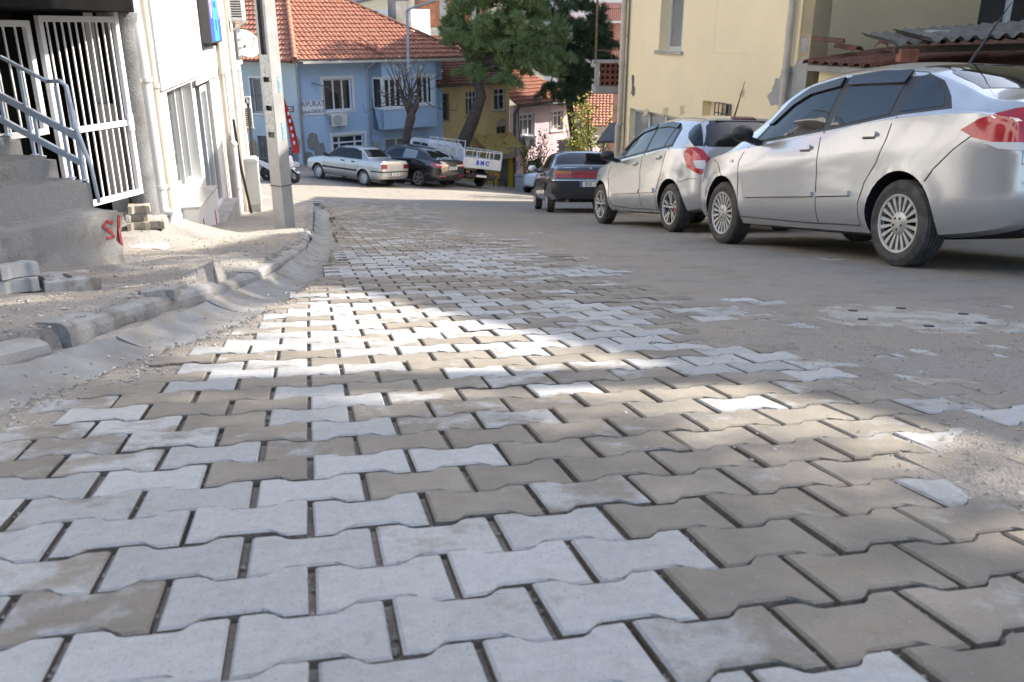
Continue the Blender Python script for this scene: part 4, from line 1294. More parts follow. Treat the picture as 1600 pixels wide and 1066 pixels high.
def block_mesh(w_, h_, r_, dp):
    n = 12; b = MB(); vs = []
    sq = []
    for k in range(n):
        a = 2 * math.pi * (k + .5) / n
        cx, cz = math.cos(a), math.sin(a); m_ = max(abs(cx), abs(cz))
        sq.append((cx / m_ * w_ / 2, cz / m_ * h_ / 2))
    ci = [(r_ * math.cos(2 * math.pi * (k + .5) / n), r_ * math.sin(2 * math.pi * (k + .5) / n)) for k in range(n)]
    vs = [(x, 0, z) for x, z in sq] + [(x, 0, z) for x, z in ci] + [(x, dp, z) for x, z in ci] + [(x, dp, z) for x, z in sq]
    fs = []
    for k in range(n):
        q = (k + 1) % n
        fs += [(k, q, n + q, n + k), (n + k, n + q, 2 * n + q, 2 * n + k), (2 * n + k, 2 * n + q, 3 * n + q, 3 * n + k), (3 * n + k, 3 * n + q, q, k)]
    b.add(vs, fs)
    return b.mesh('clay_block', 'clay_block', fixn=True)
bme = block_mesh(cw - .012, rh - .012, min(cw, rh) * .36, .12)
for i in range(6):
    for j in range(4):
        link('clay_block', bme, bal, Matrix.Translation((x0 + .12 + cw * (i + .5), .01 + pr2.uniform(0, .008), zb_ + rh * (j + .5))))
MB().box(x0 + .12, x1, .135, .16, zb_ + .002, zt - .004).build('backing', 'dark', bal)
p1_ = at_y(934, 0, 20.4) - bp_
MB().bar((p1_.x, .05, zt + .07), (p1_.x, .05, zt + 2.4), .045).build('pole', 'rust', bal)
MB().bar((p1_.x, .05, zt + .28), (x1, .05, zt + .28), .018).bar((p1_.x + .35, .05, zt + .07), (p1_.x + .35, .05, zt + .3), .018).build('rail', 'rust', bal)

# ------------------------------------------------------------------ lean-to with clay tiles
LO = Vector(YO) + YD * (send + .28)
EZ = on_wall(1275, 99, LO, YD)[1]
lt = thing('tiled_lean_to', 'low lean-to with mossy clay tile roof behind the silver sedan', 'shed', mat=frame((LO.x, LO.y, 0), YD))
LL = 5.9; LW = 3.4; RISE = .40
MB().box(.0, LL, -.2, .0, -4.2, EZ - .10).build('wall', 'yellow_wall', lt)
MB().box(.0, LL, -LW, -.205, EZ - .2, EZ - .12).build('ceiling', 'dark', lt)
MB().box(LL - .2, LL, -LW, -.205, -4.2, EZ + .25).build('side_wall', 'yellow_end', lt)
MB().prism([(.14, EZ - .10), (.14, EZ - .02), (-LW, EZ - .02 + RISE), (-LW, EZ - .1 + RISE)], lambda u, v, h: (h, u, v), -.12, LL + .1).build('roof_deck', 'concrete', lt, fixn=True)
def barrel(Lt, r0, r1, th=.014, arc=2.3, n=6):
    b = MB(); vs = []
    for y, r in ((0, r0), (Lt, r1)):
        for rr in (r, r - th):
            vs += [(rr * math.sin(-arc / 2 + arc * k / n), y, rr * math.cos(-arc / 2 + arc * k / n) - r * math.cos(arc / 2)) for k in range(n + 1)]
    m = n + 1; fs = []
    for k in range(n):
        fs += [(k, k + 1, 2 * m + k + 1, 2 * m + k), (m + k + 1, m + k, 3 * m + k, 3 * m + k + 1), (k + 1, k, m + k, m + k + 1), (2 * m + k, 2 * m + k + 1, 3 * m + k + 1, 3 * m + k)]
    for k in (0, n): fs.append((k, m + k, 3 * m + k, 2 * m + k))
    b.add(vs, fs)
    return b
tile_me = barrel(.44, .105, .088).mesh('roof_tile', 'roof_tile_old', fixn=True, smooth=True, angle=45)
sa = math.atan2(RISE, LW + .14)
rt = random.Random(8)
for i in range(28):
    for j in range(10):
        yy = .18 - j * .345; z = EZ + .0 + (.14 - yy) * RISE / (LW + .14)
        m_ = Matrix.Translation((-.08 + i * .215 + rt.uniform(-.008, .008), yy, z + rt.uniform(-.004, .006))) @ Matrix.Rotation(math.pi, 4, 'Z') @ Matrix.Rotation(sa + .03 + rt.uniform(-.015, .015), 4, 'X') @ Matrix.Rotation(rt.uniform(-.03, .03), 4, 'Z')
        link('roof_tile', tile_me, lt, m_)
# upside-down channel course below as one bedding mesh, loose tiles at the verge
for k, (u, v, a_) in enumerate(((.35, -.35, .3), (.55, -.55, 1.1), (.2, -.2, -.4), (.75, -.5, 1.5))):
    o = link('loose_tile', tile_me); o.matrix_world = lt.matrix_world @ Matrix.Translation((u, v, EZ + .18 + .05 * k)) @ Matrix.Rotation(a_ + 1.2, 4, 'Z') @ Matrix.Rotation(.1, 4, 'X')
    tag(o, ['dark loose tile on the verge of the lean-to roof', 'loose tile lying crosswise on the lean-to roof', 'loose tile overhanging the end of the lean-to roof', 'topmost loose tile heaped on the lean-to roof'][k], 'tile', 'loose tiles on the lean-to')
# corrugated cement sheets lying above the tiles
mt('galv_', (.33, .345, .36), .45, metal=.5, var=.1)
mt('asbestos', (.13, .125, .115), .95, var=.25, scale=5, bump=.7, bscale=40, stain=[((.08, .08, .07), 6, .5, .7), ((.26, .25, .22), 12, .6, .75)])
mt('timber', (.06, .045, .035), .9, var=.3, scale=7)
def corrugated(name, label, M_, wx, wy, amp=.026, per=.146, mat='asbestos'):
    n = int(wx / per * 8); b = MB(); vs = []
    for y in (0, wy):
        for t in (0, -.008):
            vs += [(wx * i / n, y, amp * math.cos(2 * math.pi * (wx * i / n) / per) + t) for i in range(n + 1)]
    m = n + 1; fs = []
    for i in range(n):
        fs += [(i, i + 1, 2 * m + i + 1, 2 * m + i), (m + i + 1, m + i, 3 * m + i, 3 * m + i + 1), (i + 1, i, m + i, m + i + 1), (2 * m + i, 2 * m + i + 1, 3 * m + i + 1, 3 * m + i)]
    b.add(vs, fs)
    o = b.build(name, mat, fixn=True, smooth=True, angle=60)
    o.matrix_world = M_
    return tag(o, label, 'roof sheet', 'corrugated roof sheets')
c0 = at_y(1397, 69, 10.1)
corrugated('corrugated_sheet', 'grey corrugated roof sheet resting over the lean-to tiles', Matrix.Translation(c0) @ Matrix.Rotation(rad(-9), 4, 'Z') @ Matrix.Rotation(rad(-3.5), 4, 'Y') @ Matrix.Rotation(rad(3), 4, 'X'), 1.5, 1.7)
c1 = at_y(1452, 71, 9.6)
corrugated('corrugated_sheet', 'longer grey corrugated sheet overlapping another above the lean-to', Matrix.Translation(c1 + Vector((0, 0, .05))) @ Matrix.Rotation(rad(-10), 4, 'Z') @ Matrix.Rotation(rad(-4), 4, 'Y') @ Matrix.Rotation(rad(3), 4, 'X'), 3.0, 1.7)
c2 = at_y(1397, 78, 10.05)
tag(MB().bar((c2.x, c2.y, c2.z), (c2.x + 2.9, c2.y - .4, c2.z + .08), .09, .07).build('timber_beam', 'timber'), 'dark timber carrying the corrugated sheets', 'beam')
o = rough_box(-.16, .16, -.1, .1, -.05, .06, 4, 3, 2, .03, 31); o.materials.append(MAT['concrete'])
cs = at_y(1470, 57, 10.4); o = link('weight_stone', o); o.location = cs
tag(o, 'rough stone weighing down the corrugated sheet', 'stone')
MB_ = MB().box(-.10, .10, -.06, .06, -.09, .05).build('brick', 'clay_block', None, bevel=.004); MB_.location = at_y(1418, 84, 10.0)
tag(MB_, 'red brick propping the corrugated sheets', 'brick')

# ------------------------------------------------------------------ unseen houses added beyond the yellow building to shade the crossing
mt('cream_wall', (.55, .51, .44), .85, var=.08, bump=.2)
def plain_house(name, label, poly, z0, z1, wall='cream_wall', roof='roof_tile', storeys=3):
    cx = sum(p[0] for p in poly) / len(poly); cy = sum(p[1] for p in poly) / len(poly)
    t = thing(name, label, 'house', (cx, cy, z0))
    MB().prism([(x - cx, y - cy) for x, y in poly], lambda u, v, h: (u, v, h), 0, z1 - z0).build('wall', wall, t, fixn=True)
    top = [((x - cx) * 1.07, (y - cy) * 1.07, z1 - z0 + .02) for x, y in poly]
    b = MB(); n = len(top)
    b.add(top + [(0, 0, z1 - z0 + 1.6)], [(i, (i + 1) % n, n) for i in range(n)] + [tuple(range(n))[::-1]])
    b.build('roof', roof, t, fixn=True)
    for i in range(n):
        a = Vector((poly[i][0] - cx, poly[i][1] - cy)); c = Vector((poly[(i + 1) % n][0] - cx, poly[(i + 1) % n][1] - cy))
        d = (c - a); Lg = d.length; d.normalize(); nn = Vector((d.y, -d.x))
        if nn.dot((a + c) / 2) < 0: nn = -nn
        k = int(Lg // 2.6)
        for s in range(storeys):
            for q in range(k):
                m_ = a + d * (Lg * (q + .5) / k); zc = (z1 - z0) * (s + .6) / storeys
                b = MB().bar((m_.x - d.x * .5 + nn.x * .01, m_.y - d.y * .5 + nn.y * .01, zc), (m_.x + d.x * .5 + nn.x * .01, m_.y + d.y * .5 + nn.y * .01, zc), .05, 1.3)
                wn = b.build('window', 'upvc', t)
                MB().bar((m_.x - d.x * .42 + nn.x * .03, m_.y - d.y * .42 + nn.y * .03, zc), (m_.x + d.x * .42 + nn.x * .03, m_.y + d.y * .42 + nn.y * .03, zc), .03, 1.1).build('pane', 'glass', wn)
    return t
plain_house('shade_house', 'unseen cream house added behind the yellow building to shade the street', [(4.45, 31.4), (3.3, 19.85), (12, 22.3), (12.5, 33.4)], -6.5, 2.9)
plain_house('shade_block', 'unseen tall cream house added across the side street to shade the crossing', [(5.7, 36.2), (7.6, 50.5), (17, 52), (16, 40)], -9.5, 8.8, storeys=5)

# ------------------------------------------------------------------ unseen yard trees beyond the lean-to: crown gaps cut to shape the sun patches
LIT = [([(505, 424), (700, 455), (1065, 532), (1270, 580), (1600, 660), (1520, 705), (1200, 690), (900, 664), (640, 632), (480, 566), (280, 556), (430, 462)], 1.0),
       ([(1300, 720), (1600, 730), (1700, 800), (1500, 790)], .75), ([(1200, 830), (1640, 870), (1700, 960), (1420, 930)], .6), ([(860, 760), (1100, 730), (1180, 790), (950, 820)], .4),
       ([(-100, 462), (330, 432), (345, 452), (-100, 492)], .9), ([(60, 392), (330, 404), (480, 420), (330, 432), (60, 410)], .8), ([(330, 378), (500, 370), (500, 396), (330, 392)], .6)]
LITW = [(world_zone(z), p) for z, p in LIT]
def lit_at(c, rnd):
    """does a clump at c stand in one of the clear light shafts?"""
    g = G(c[0], c[1]); t = 0; p = Vector(c)
    for _ in range(40):
        dz = p.z - G(p.x, p.y)
        if dz < .02: break
        p = p + SUN_L * (dz / -SUN_L.z * .85)
    for k, (z, pr) in enumerate(LITW):
        m_ = (.16, .3, .3, .3, .12, .12, .12)[k]
        if any(inpoly((p.x + a_ * m_, p.y + b_ * m_), z) for a_, b_ in ((0, 0), (1, 0), (-1, 0), (0, 1), (0, -1))) and rnd.random() < pr: return True
    return False
def shade_tree(label, base, H, cz, rad_, n, seed):
    r = random.Random(seed)
    bx, by = base; bz = G(bx, by) - .3
    t = thing('pine_tree', label, 'tree', (bx, by, bz), group='unseen yard pines shading the road')
    pts = [(0, 0, 0), (.1, .05, H * .3), (-.05, .1, H * .6), (0, 0, H * .95)]
    tr = MB().path(pts, [.26, .21, .14, .04], 10)
    C = []; Od = []
    while len(C) < n:
        u = Vector((r.gauss(0, 1), r.gauss(0, 1), r.gauss(0, 1))).normalized() * (r.random() ** .42)
        c = Vector((u.x * rad_[0], u.y * rad_[1], u.z * rad_[2] + cz - bz))
        w_ = c + Vector((bx, by, bz))
        if lit_at(w_, r): 
            n -= .0
            if r.random() < .25: n -= 1
            continue
        if noise.noise(w_ * .55) < -.28: 
            if r.random() < .5: n -= 1
            continue
        C.append(c); Od.append(u)
    for k in range(14):
        c = C[k * 7 % len(C)]
        tr.path([(0, 0, max(H * .25, c.z * .7)), (c.x * .5, c.y * .5, c.z * .88), tuple(c)], [.08, .05, .015], 6)
    tr.build('trunk', 'bark', t, smooth=True)
    tufts('crown', C, 26, .30, .05, 'pine_needle', t, Od, seed, spread=.15)
    return t
shade_tree('unseen broad yard pine behind the lean-to, crown cut to shape the sunlight', (8.5, 2.6), 11, 7.4, (2.5, 3.0, 2.7), 1900, 3)
shade_tree('unseen second yard pine further down, crown cut to shape the sunlight', (9.0, 8.3), 11, 8.3, (2.1, 3.1, 2.0), 850, 5)
# unseen gabled house, added so its sloping verge draws the road's shadow edge
gx = 10.0
gp_ = [(2.4, -2.2), (2.4, 5.13), (11.6, 7.82), (15.2, 6.77), (15.2, -4.0)]
gh = thing('shade_gable', 'unseen cream gabled house added to cast the shadow edge on the road', 'house', (gx, 8.0, -2.0))
MB().prism([(y - 8.0, z + 2.0) for y, z in gp_], lambda u, v, h: (h, u, v), .35, 7.5).build('wall', 'cream_wall', gh, fixn=True)
for (a_, c_) in ((gp_[1], gp_[2]), (gp_[2], gp_[3])):
    MB().prism([(a_[0] - 8.0, a_[1] + 2.02), (c_[0] - 8.0, c_[1] + 2.02), (c_[0] - 8.0, c_[1] + 2.14), (a_[0] - 8.0, a_[1] + 2.14)], lambda u, v, h: (h, u, v), -.02, 7.9).build('roof', 'roof_tile_old', gh, fixn=True)
for k in range(4):
    for q in range(2):
        wn = MB().box(.30, .349, -4.6 + k * 2.7, -3.5 + k * 2.7, 1.6 + q * 2.8, 2.9 + q * 2.8).build('window', 'upvc', gh)
        MB().box(.28, .299, -4.5 + k * 2.7, -3.6 + k * 2.7, 1.7 + q * 2.8, 2.8 + q * 2.8).build('pane', 'glass', wn)
# unseen leaning pole, added to throw a thin shadow band over the road
ml = thing('shadow_pole', 'unseen leaning pole added to cast a shadow band on the road', 'mast', (8.3, 3.2, -2.0))
MB().path([(0, 0, -.3), (0, 1.45, 6.0), (0, 2.35, 9.2)], [.15, .14, .12], 10).build('shaft', 'galv_', ml, smooth=True)
MB().bar((-.5, 2.3, 9.0), (.5, 2.3, 9.0), .1).build('crossarm', 'galv_', ml)
# ------------------------------------------------------------------ tiled roofs
def tile_field(name, P0, U, V, w_, h_, inside, mat, parent, cw=.22, rh=.36, lift=.065, seed=0):
    """rows of lapped tiles on a sloping facet; P0 eave corner, U along the eave, V up the slope (unit vectors)"""
    U = Vector(U).normalized(); V = Vector(V).normalized(); N = U.cross(V)
    if N.z < 0: N = -N
    r = random.Random(seed)
    vs = []; fs = []
    for j in range(int(h_ / rh) + 1):
        for i in range(int(w_ / cw) + 1):
            u = (i + .5) * cw; v = j * rh
            if not inside(u, v + rh * .4): continue
            jl = r.uniform(-.012, .02); ju = r.uniform(-.012, .012)
            o = len(vs)
            for (dv, lf) in ((-.03 + jl, lift), (rh + .03, .004)):
                for k in range(5):
                    a = -1 + k / 2
                    hgt = .055 * (1 - a * a) + lf
                    vs.append(P0 + U * (u + ju + a * cw * .52) + V * (v + dv) + N * hgt)
            for k in range(5):
                a = -1 + k / 2
                vs.append(P0 + U * (u + ju + a * cw * .52) + V * (v - .02 + jl) + N * (.0))
            for k in range(4):
                fs.append((o + k, o + k + 1, o + 6 + k, o + 5 + k))
                fs.append((o + 10 + k, o + 11 + k, o + k + 1, o + k))
    b = MB(); b.add(vs, fs)
    return tag(b.build(name, mat, parent), kind='stuff')

def ridge_run(A, B, parent, mat, step=.38, r=.13):
    A = Vector(A); B = Vector(B); d = B - A; n = max(1, int(d.length / step)); d.normalize()
    me = barrel(step + .06, r, r * .82, .02, 2.9, 6).mesh('ridge_tile', mat, fixn=True, smooth=True, angle=45)
    s = d.cross(Vector((0, 0, 1))).normalized(); up = s.cross(d)
    for k in range(n):
        m_ = Matrix((s, d, up)).transposed().to_4x4(); m_.translation = A + d * (k * step) + up * .03
        link('ridge_tile', me, parent, m_)

# ------------------------------------------------------------------ blue corner house
mt('blue_wall', (.40, .545, .73), .85, var=.07, scale=.8, bump=.2, bscale=30, stain=[((.40, .53, .70), 1.1, .55, .8)])
mt('blue_wall_pale', (.42, .51, .55), .85, var=.08, scale=.9, stain=[((.44, .46, .44), 1.0, .55, .75)])
mt('damp', (.23, .24, .235), .9, var=.2, scale=3)
mt('damp_tan', (.34, .26, .18), .9, var=.3, scale=3)
mt('curtain', (.17, .16, .145), .9, var=.35, scale=9)
mt('curtain_pale', (.45, .45, .43), .9, var=.15, scale=6)
BO = Vector((-9.58, 39.9)); BD = Vector((.80, .60))
bh = thing('blue_house', 'blue corner house with hipped tile roof and a bay window', 'house', mat=frame((BO.x, BO.y, 0), BD))
def on_b(px, py): return on_wall(px, py, BO, BD)
def rect_b(x0, y0, x1, y1, f=on_b):
    a = f(x0, (y0 + y1) / 2)[0]; c = f(x1, (y0 + y1) / 2)[0]; m_ = (x0 + x1) / 2
    return (a, c, f(m_, y1)[1], f(m_, y0)[1])
EB = on_b(500, 98)[1]
sb = on_b(578, 150)[0]; sr = on_b(691, 140)[0]
W1 = rect_b(506, 123, 550, 173); W2 = rect_b(521, 211, 570, 262)
W3 = rect_b(602, 215, 640, 262); W4 = rect_b(648, 212, 660, 248)
wall_mesh(0, sr, -9.0, EB, [W1, W2, W3, W4], .3).build('wall', 'blue_wall', bh)
window(bh, *W1, split=[.36, .68], fw=.075, depth=.1, glass='glass', curtain='curtain', surround=.12)
window(bh, *W2, split=[.22, .72], rows=[.55, .78], fw=.075, depth=.1, glass='glass', surround=.14, sill=False)
window(bh, *W3, cols=2, rows=[.6], fw=.08, depth=.1, glass='glass_pale', sill=False)
window(bh, *W4, cols=1, rows=[.5], fw=.08, depth=.1, glass='glass_pale', sill=False)
# bay on the upper floor
OUT = .75
BBO = BO + Vector((BD.y, -BD.x)) * OUT
def on_bay(px, py): return on_wall(px, py, BBO, BD)
b0 = sb + .1; b1 = on_bay(598, 150)[0]; b2 = on_bay(682, 150)[0]
zbb = on_bay(640, 200)[1]
V1 = rect_b(600, 122, 628, 169, on_bay); V2 = rect_b(650, 119, 676, 163, on_bay)
bay = wall_mesh(b1, b2, zbb, EB, [V1, V2], .15)
bay.v = [(x, y + OUT, z) for x, y, z in bay.v]
bay.build('bay_wall', 'blue_wall', bh)
MB().add([(b0, 0, zbb), (b1, OUT, zbb), (b1, OUT, EB), (b0, 0, EB)], [(0, 1, 2, 3), (3, 2, 1, 0)]).build('bay_cheek', 'blue_wall', bh)
MB().box(b2 - .15, b2 - .002, .003, OUT - .152, zbb, EB).build('bay_cheek', 'blue_wall', bh)
MB().add([(b0, .002, zbb), (b1, OUT, zbb), (b2, OUT, zbb), (b2, .002, zbb)], [(0, 1, 2, 3), (3, 2, 1, 0)]).build('bay_floor', 'blue_wall', bh)
bw = thing('bay_windows', None, None)
bpy.data.objects.remove(bw)
for V_, sp_ in ((V1, [.34, .67]), (V2, [.42, .72])):
    wo = window(bh, *V_, split=sp_, fw=.085, depth=.06, glass='glass', curtain='curtain_pale', surround=.09)
    wo.location.y = OUT
# slanted pane beside the bay front
cx0, cx1 = b0 + (b1 - b0) * .15, b0 + (b1 - b0) * .9
def ck(x): return (x - b0) / (b1 - b0) * OUT + .02
wo = MB().bar((cx0, ck(cx0), V1[2]), (cx1, ck(cx1), V1[2]), .06, .09).bar((cx0, ck(cx0), V1[3]), (cx1, ck(cx1), V1[3]), .06, .09).bar((cx0, ck(cx0), V1[2]), (cx0, ck(cx0), V1[3]), .09, .06).bar((cx1, ck(cx1), V1[2]), (cx1, ck(cx1), V1[3]), .09, .06).build('window', 'upvc', bh)
MB().bar((cx0, ck(cx0) - .005, (V1[2] + V1[3]) / 2), (cx1, ck(cx1) - .005, (V1[2] + V1[3]) / 2), .02, V1[3] - V1[2] - .08).build('pane', 'glass', wo)
# left facade
LD = Vector((.92, -.392)).normalized()
def on_l(px, py): return on_wall(px, py, BO, LD)
mL = frame((BO.x, BO.y, 0), LD)
lf = bh.matrix_world.inverted() @ mL
Wl = rect_b(393, 122, 421, 177, on_l); Dl = rect_b(404, 213, 428, 262, on_l)
sl0 = on_l(330, 150)[0]
lw = wall_mesh(sl0, -.02, -7.0, EB, [Wl, Dl], .3).build('side_wall', 'blue_wall_pale', bh); lw.matrix_local = lf
wo = window(bh, *Wl, cols=2, fw=.07, depth=.12, glass='glass_pale', curtain='curtain', bars='board_grey', surround=.07); wo.matrix_local = lf
dl = MB()
nb_ = 6
for k in range(nb_):
    a = Dl[0] + (Dl[1] - Dl[0]) * k / nb_; c = Dl[0] + (Dl[1] - Dl[0]) * (k + 1) / nb_
    dl.box(a + .008, c - .008, -.15, -.10 + .01 * (k % 2), Dl[2], Dl[3])
mt('old_wood', (.15, .135, .115), .85, var=.3, scale=6)
dl = dl.build('cellar_door', 'old_wood', bh); dl.matrix_local = lf
# damp patches
def blob(f, parent, M_, cx, cy, rx, ry, mat, y=.006, seed=0, n=26):
    r = random.Random(seed)
    pts = []
    for k in range(n):
        a = 2 * math.pi * k / n; q = r.uniform(.84, 1.12)
        pts.append(f(cx + rx * q * math.cos(a), cy + ry * q * math.sin(a)))
    o = MB().prism(pts, lambda u, v, h: (u, h, v), -.03, y).build('damp_patch', mat, parent, fixn=True)
    if M_: o.matrix_local = M_
for k, (cx, cy, rx, ry, mm) in enumerate(((489, 222, 9, 14, 'damp'), (500, 236, 9, 14, 'damp'), (482, 246, 8, 10, 'damp'), (507, 250, 7, 8, 'damp'))): blob(on_b, bh, None, cx, cy, rx, ry, mm, .005 + .002 * k, k)
for k, (cx, cy, rx, ry, mm) in enumerate(((395, 240, 9, 22, 'damp_tan'), (464, 228, 5, 15, 'damp_tan'), (457, 246, 10, 12, 'damp'), (435, 238, 6, 20, 'damp_tan'))): blob(on_l, bh, lf, cx, cy, rx, ry, mm, .005 + .002 * k, 9 + k)
# eaves, gutter, downpipes
OV = .45
inn = Vector((-BD.y, BD.x))                                # inwards
DEP = 9.6
MB().box(-.1, sr + .9, -.1, OUT + .35, EB + .002, EB + .10).build('soffit', 'cream_wall', bh)
MB().path([(-.35, OUT + .28, EB + .1), (sr + .9, OUT + .28, EB + .1)], .07, 8).build('gutter', 'board_grey', bh)
o = MB().box(sl0, -.02, -.1, .40, EB + .002, EB + .10).build('soffit', 'cream_wall', bh); o.matrix_local = lf
o = MB().path([(sl0, .42, EB + .1), (.1, .42, EB + .1)], .07, 8).build('gutter', 'board_grey', bh); o.matrix_local = lf
MB().path([(-.3, OUT + .25, EB + .05), (-.05, .3, EB - .12), (.06, .07, EB - .35), (.06, .07, -6.2)], .05, 8).build('downpipe', 'pipe_grey', bh, smooth=True)
MB().path([(sb - .1, OUT + .2, EB + .05), (sb - .1, .08, EB - .3), (sb - .1, .08, -6.5)], .05, 8).build('downpipe', 'blue_wall_pale', bh, smooth=True)
# hipped roof: facets in the local frame of the front
e = OUT + .30                                               # eave line in front
ev = EB + .13
R0 = (-.45, e); R1 = (sr + .95, e)
half_d = 4.6
tanp = math.tan(rad(31))
def rl(s, y): return Vector((s, y, ev + (e - y) * tanp))
rs_, re_ = R0[0] + half_d * .40, R1[0] - half_d * 1.0
V_ = Vector((0, -1, tanp)).normalized(); sl_len = half_d / V_.y * -1
tot = R1[0] - R0[0]
def in_front(u, v):
    d = v * -V_.y
    if d > half_d: return False
    return u > d * (rs_ - R0[0]) / half_d and u < tot - d * (R1[0] - re_) / half_d
tile_field('front_tiles', Vector((R0[0], e, ev)), Vector((1, 0, 0)), V_, tot, abs(sl_len), in_front, 'roof_tile', bh, seed=1)
deck = MB().add([(R0[0], e, ev), (R1[0], e, ev), (re_, e - half_d, ev + half_d * tanp), (rs_, e - half_d, ev + half_d * tanp), (R1[0], e - 2 * half_d, ev), (R0[0] - 3, e - 2 * half_d, ev)],
                [(0, 1, 2, 3), (1, 4, 2), (4, 5, 3, 2)])
deck.build('roof', 'roof_tile_old', bh)
# left facet follows the side wall
LC = Vector((R0[0], e, ev)); top = Vector((rs_, e - half_d, ev + half_d * tanp))
sd = (lf.to_3x3() @ Vector((-1, 0, 0))).normalized()
farL = LC + sd * 9.0
up_ = (top - LC) - sd * (top - LC).dot(sd)
hl = up_.length; Vl = up_.normalized(); offu = (top - LC).dot(sd)
def in_left(u, v): return u > offu * v / hl and u < 9.0 - (9.0 - offu - 2.5) * v / hl
tile_field('side_tiles', LC, sd, Vl, 9.2, hl, in_left, 'roof_tile', bh, seed=2)
MB().add([LC, top, top + sd * 2.5, farL], [(0, 1, 2, 3), (3, 2, 1, 0)]).build('roof', 'roof_tile_old', bh)
ridge_run(LC + Vector((.0, 0, .05)), top, bh, 'roof_tile')
ridge_run(Vector((R1[0], e, ev + .05)), Vector((re_, e - half_d, ev + half_d * tanp)), bh, 'roof_tile_old')
pv = on_b(575, 60)
rr0 = Vector((sb + .25, e - .15, ev + .25)); ridge_run(rr0, rr0 + Vector((-.8, -1.0, .75)), bh, 'roof_tile', .3, .11)
# chimney
ch = Vector(((on_b(616, 40)[0] + 1.6), e - 3.3, 0)); cz = ev + 3.0 * tanp
MB().box(ch.x - .42, ch.x + .42, ch.y - .4, ch.y + .4, cz - .8, cz + .95).build('chimney', 'concrete', bh)
MB().box(ch.x - .5, ch.x + .5, ch.y - .48, ch.y + .48, cz + .952, cz + 1.02).build('chimney_cap', 'clay_block', bh)
MBH = bh.matrix_world.copy()
# lawyer's board on the blue wall
sg = rect_b(472, 157, 505, 180)
sgm = MBH @ Matrix.Translation(((sg[0] + sg[1]) / 2, .012, (sg[2] + sg[3]) / 2)) @ Matrix.Rotation(math.pi, 4, 'Z')
st_ = thing('lawyer_sign', 'pale rectangular lawyer sign on the blue wall beside a window', 'sign', mat=sgm)
mt('sign_pale', (.76, .78, .80), .5, var=.05)
mt('sign_letter', (.26, .29, .34), .6, var=.1)
hw, hh = (sg[1] - sg[0]) / 2, (sg[3] - sg[2]) / 2
MB().box(-hw, hw, -.03, 0, -hh, hh).build('panel', 'sign_pale', st_, bevel=.006)
RX = Matrix.Rotation(math.pi / 2, 4, 'X')
text('lettering', 'AVUKAT', .34, 'sign_letter', st_, Matrix.Translation((0, -.034, .17)) @ RX, .003, sx=-.86, bold=.012)
text('lettering', 'Mehmet GÖRÜRCAN', .2, 'sign_letter', st_, Matrix.Translation((0, -.034, -.17)) @ RX, .003, sx=-.66, bold=.008)
a = on_b(526, 196)
ac_unit('white air conditioner below the blue house window', MBH @ Matrix.Translation((a[0], .004, a[1])), flip=1)
MB().path([(W1[0] - .05, .05, W1[3] - .4), (W1[0] - .03, .05, W1[2] - .1), (W1[0] + .1, .05, W1[2] - .35), (a[0] - .35, .08, a[1] + .3)], .025, 6).build('conduit', 'pipe_grey', bh)
cl = on_b(487, 130); MB().bar((cl[0], .05, cl[1]), (cl[0] + .6, .5, cl[1] - .2), .04).build('cable_bracket', 'board_grey', bh)

# red banner leaning at the corner, dark sign, meter box
mt('banner_red', (.55, .03, .03), .7, var=.12, scale=5)
A_ = at_y(442, 152, 38.6); B_ = at_y(459, 240, 38.4)
bn = thing('red_banner', 'tall narrow red banner leaning at the corner of the blue house', 'banner', B_)
d_ = A_ - B_
MB().add([(0, 0, 0), (.30, -.1, .05), d_ * .55 + Vector((.28, -.1, 0)), d_ + Vector((.04, 0, 0)), d_ + Vector((-.03, .04, 0)), d_ * .55 + Vector((-.02, .03, 0)), (-.05, .04, 0)], [(0, 1, 2, 3, 4, 5, 6), (6, 5, 4, 3, 2, 1, 0)]).build('cloth', 'banner_red', bn)
MB().path([(-.03, .03, -.5), d_ * .5 + Vector((-.04, .05, 0)), d_ + Vector((-.03, .05, .1))], .015, 6).build('mast', 'board_grey', bn)
for k in range(5):
    c = d_ * (.2 + .13 * k) + Vector((.12, -.055, 0))
    MB().box(c.x - .04, c.x + .05, c.y - .004, c.y, c.z - .08, c.z + .06).build('letter_mark', 'paper', bn)
MB().lathe([(.22, -.55), (.2, -.4), (.06, -.36)], 14).build('foot', 'paper', bn)
q = at_y(453, 171, 39.3)
nt_ = thing('shop_plate', 'small dark plate with pale lettering beside the red banner', 'sign', q)
MB().box(-.17, .17, -.01, .01, -.13, .13).build('panel', 'sign_dark', nt_)
for k in range(2): MB().box(-.13, .12, -.013, -.011, .03 - .1 * k, .08 - .1 * k).build('letter_mark', 'paper', nt_)
q = on_b(588, 228)
mbx = thing('meter_box', 'small grey meter box on the blue wall below the bay', 'box', mat=MBH @ Matrix.Translation((q[0], .003, q[1])))
MB().box(-.16, .16, 0, .12, -.18, .18).build('casing', 'cabinet', mbx, bevel=.01)
MB().box(-.13, .13, .121, .128, -.15, .15).build('door', 'concrete_pale', mbx)

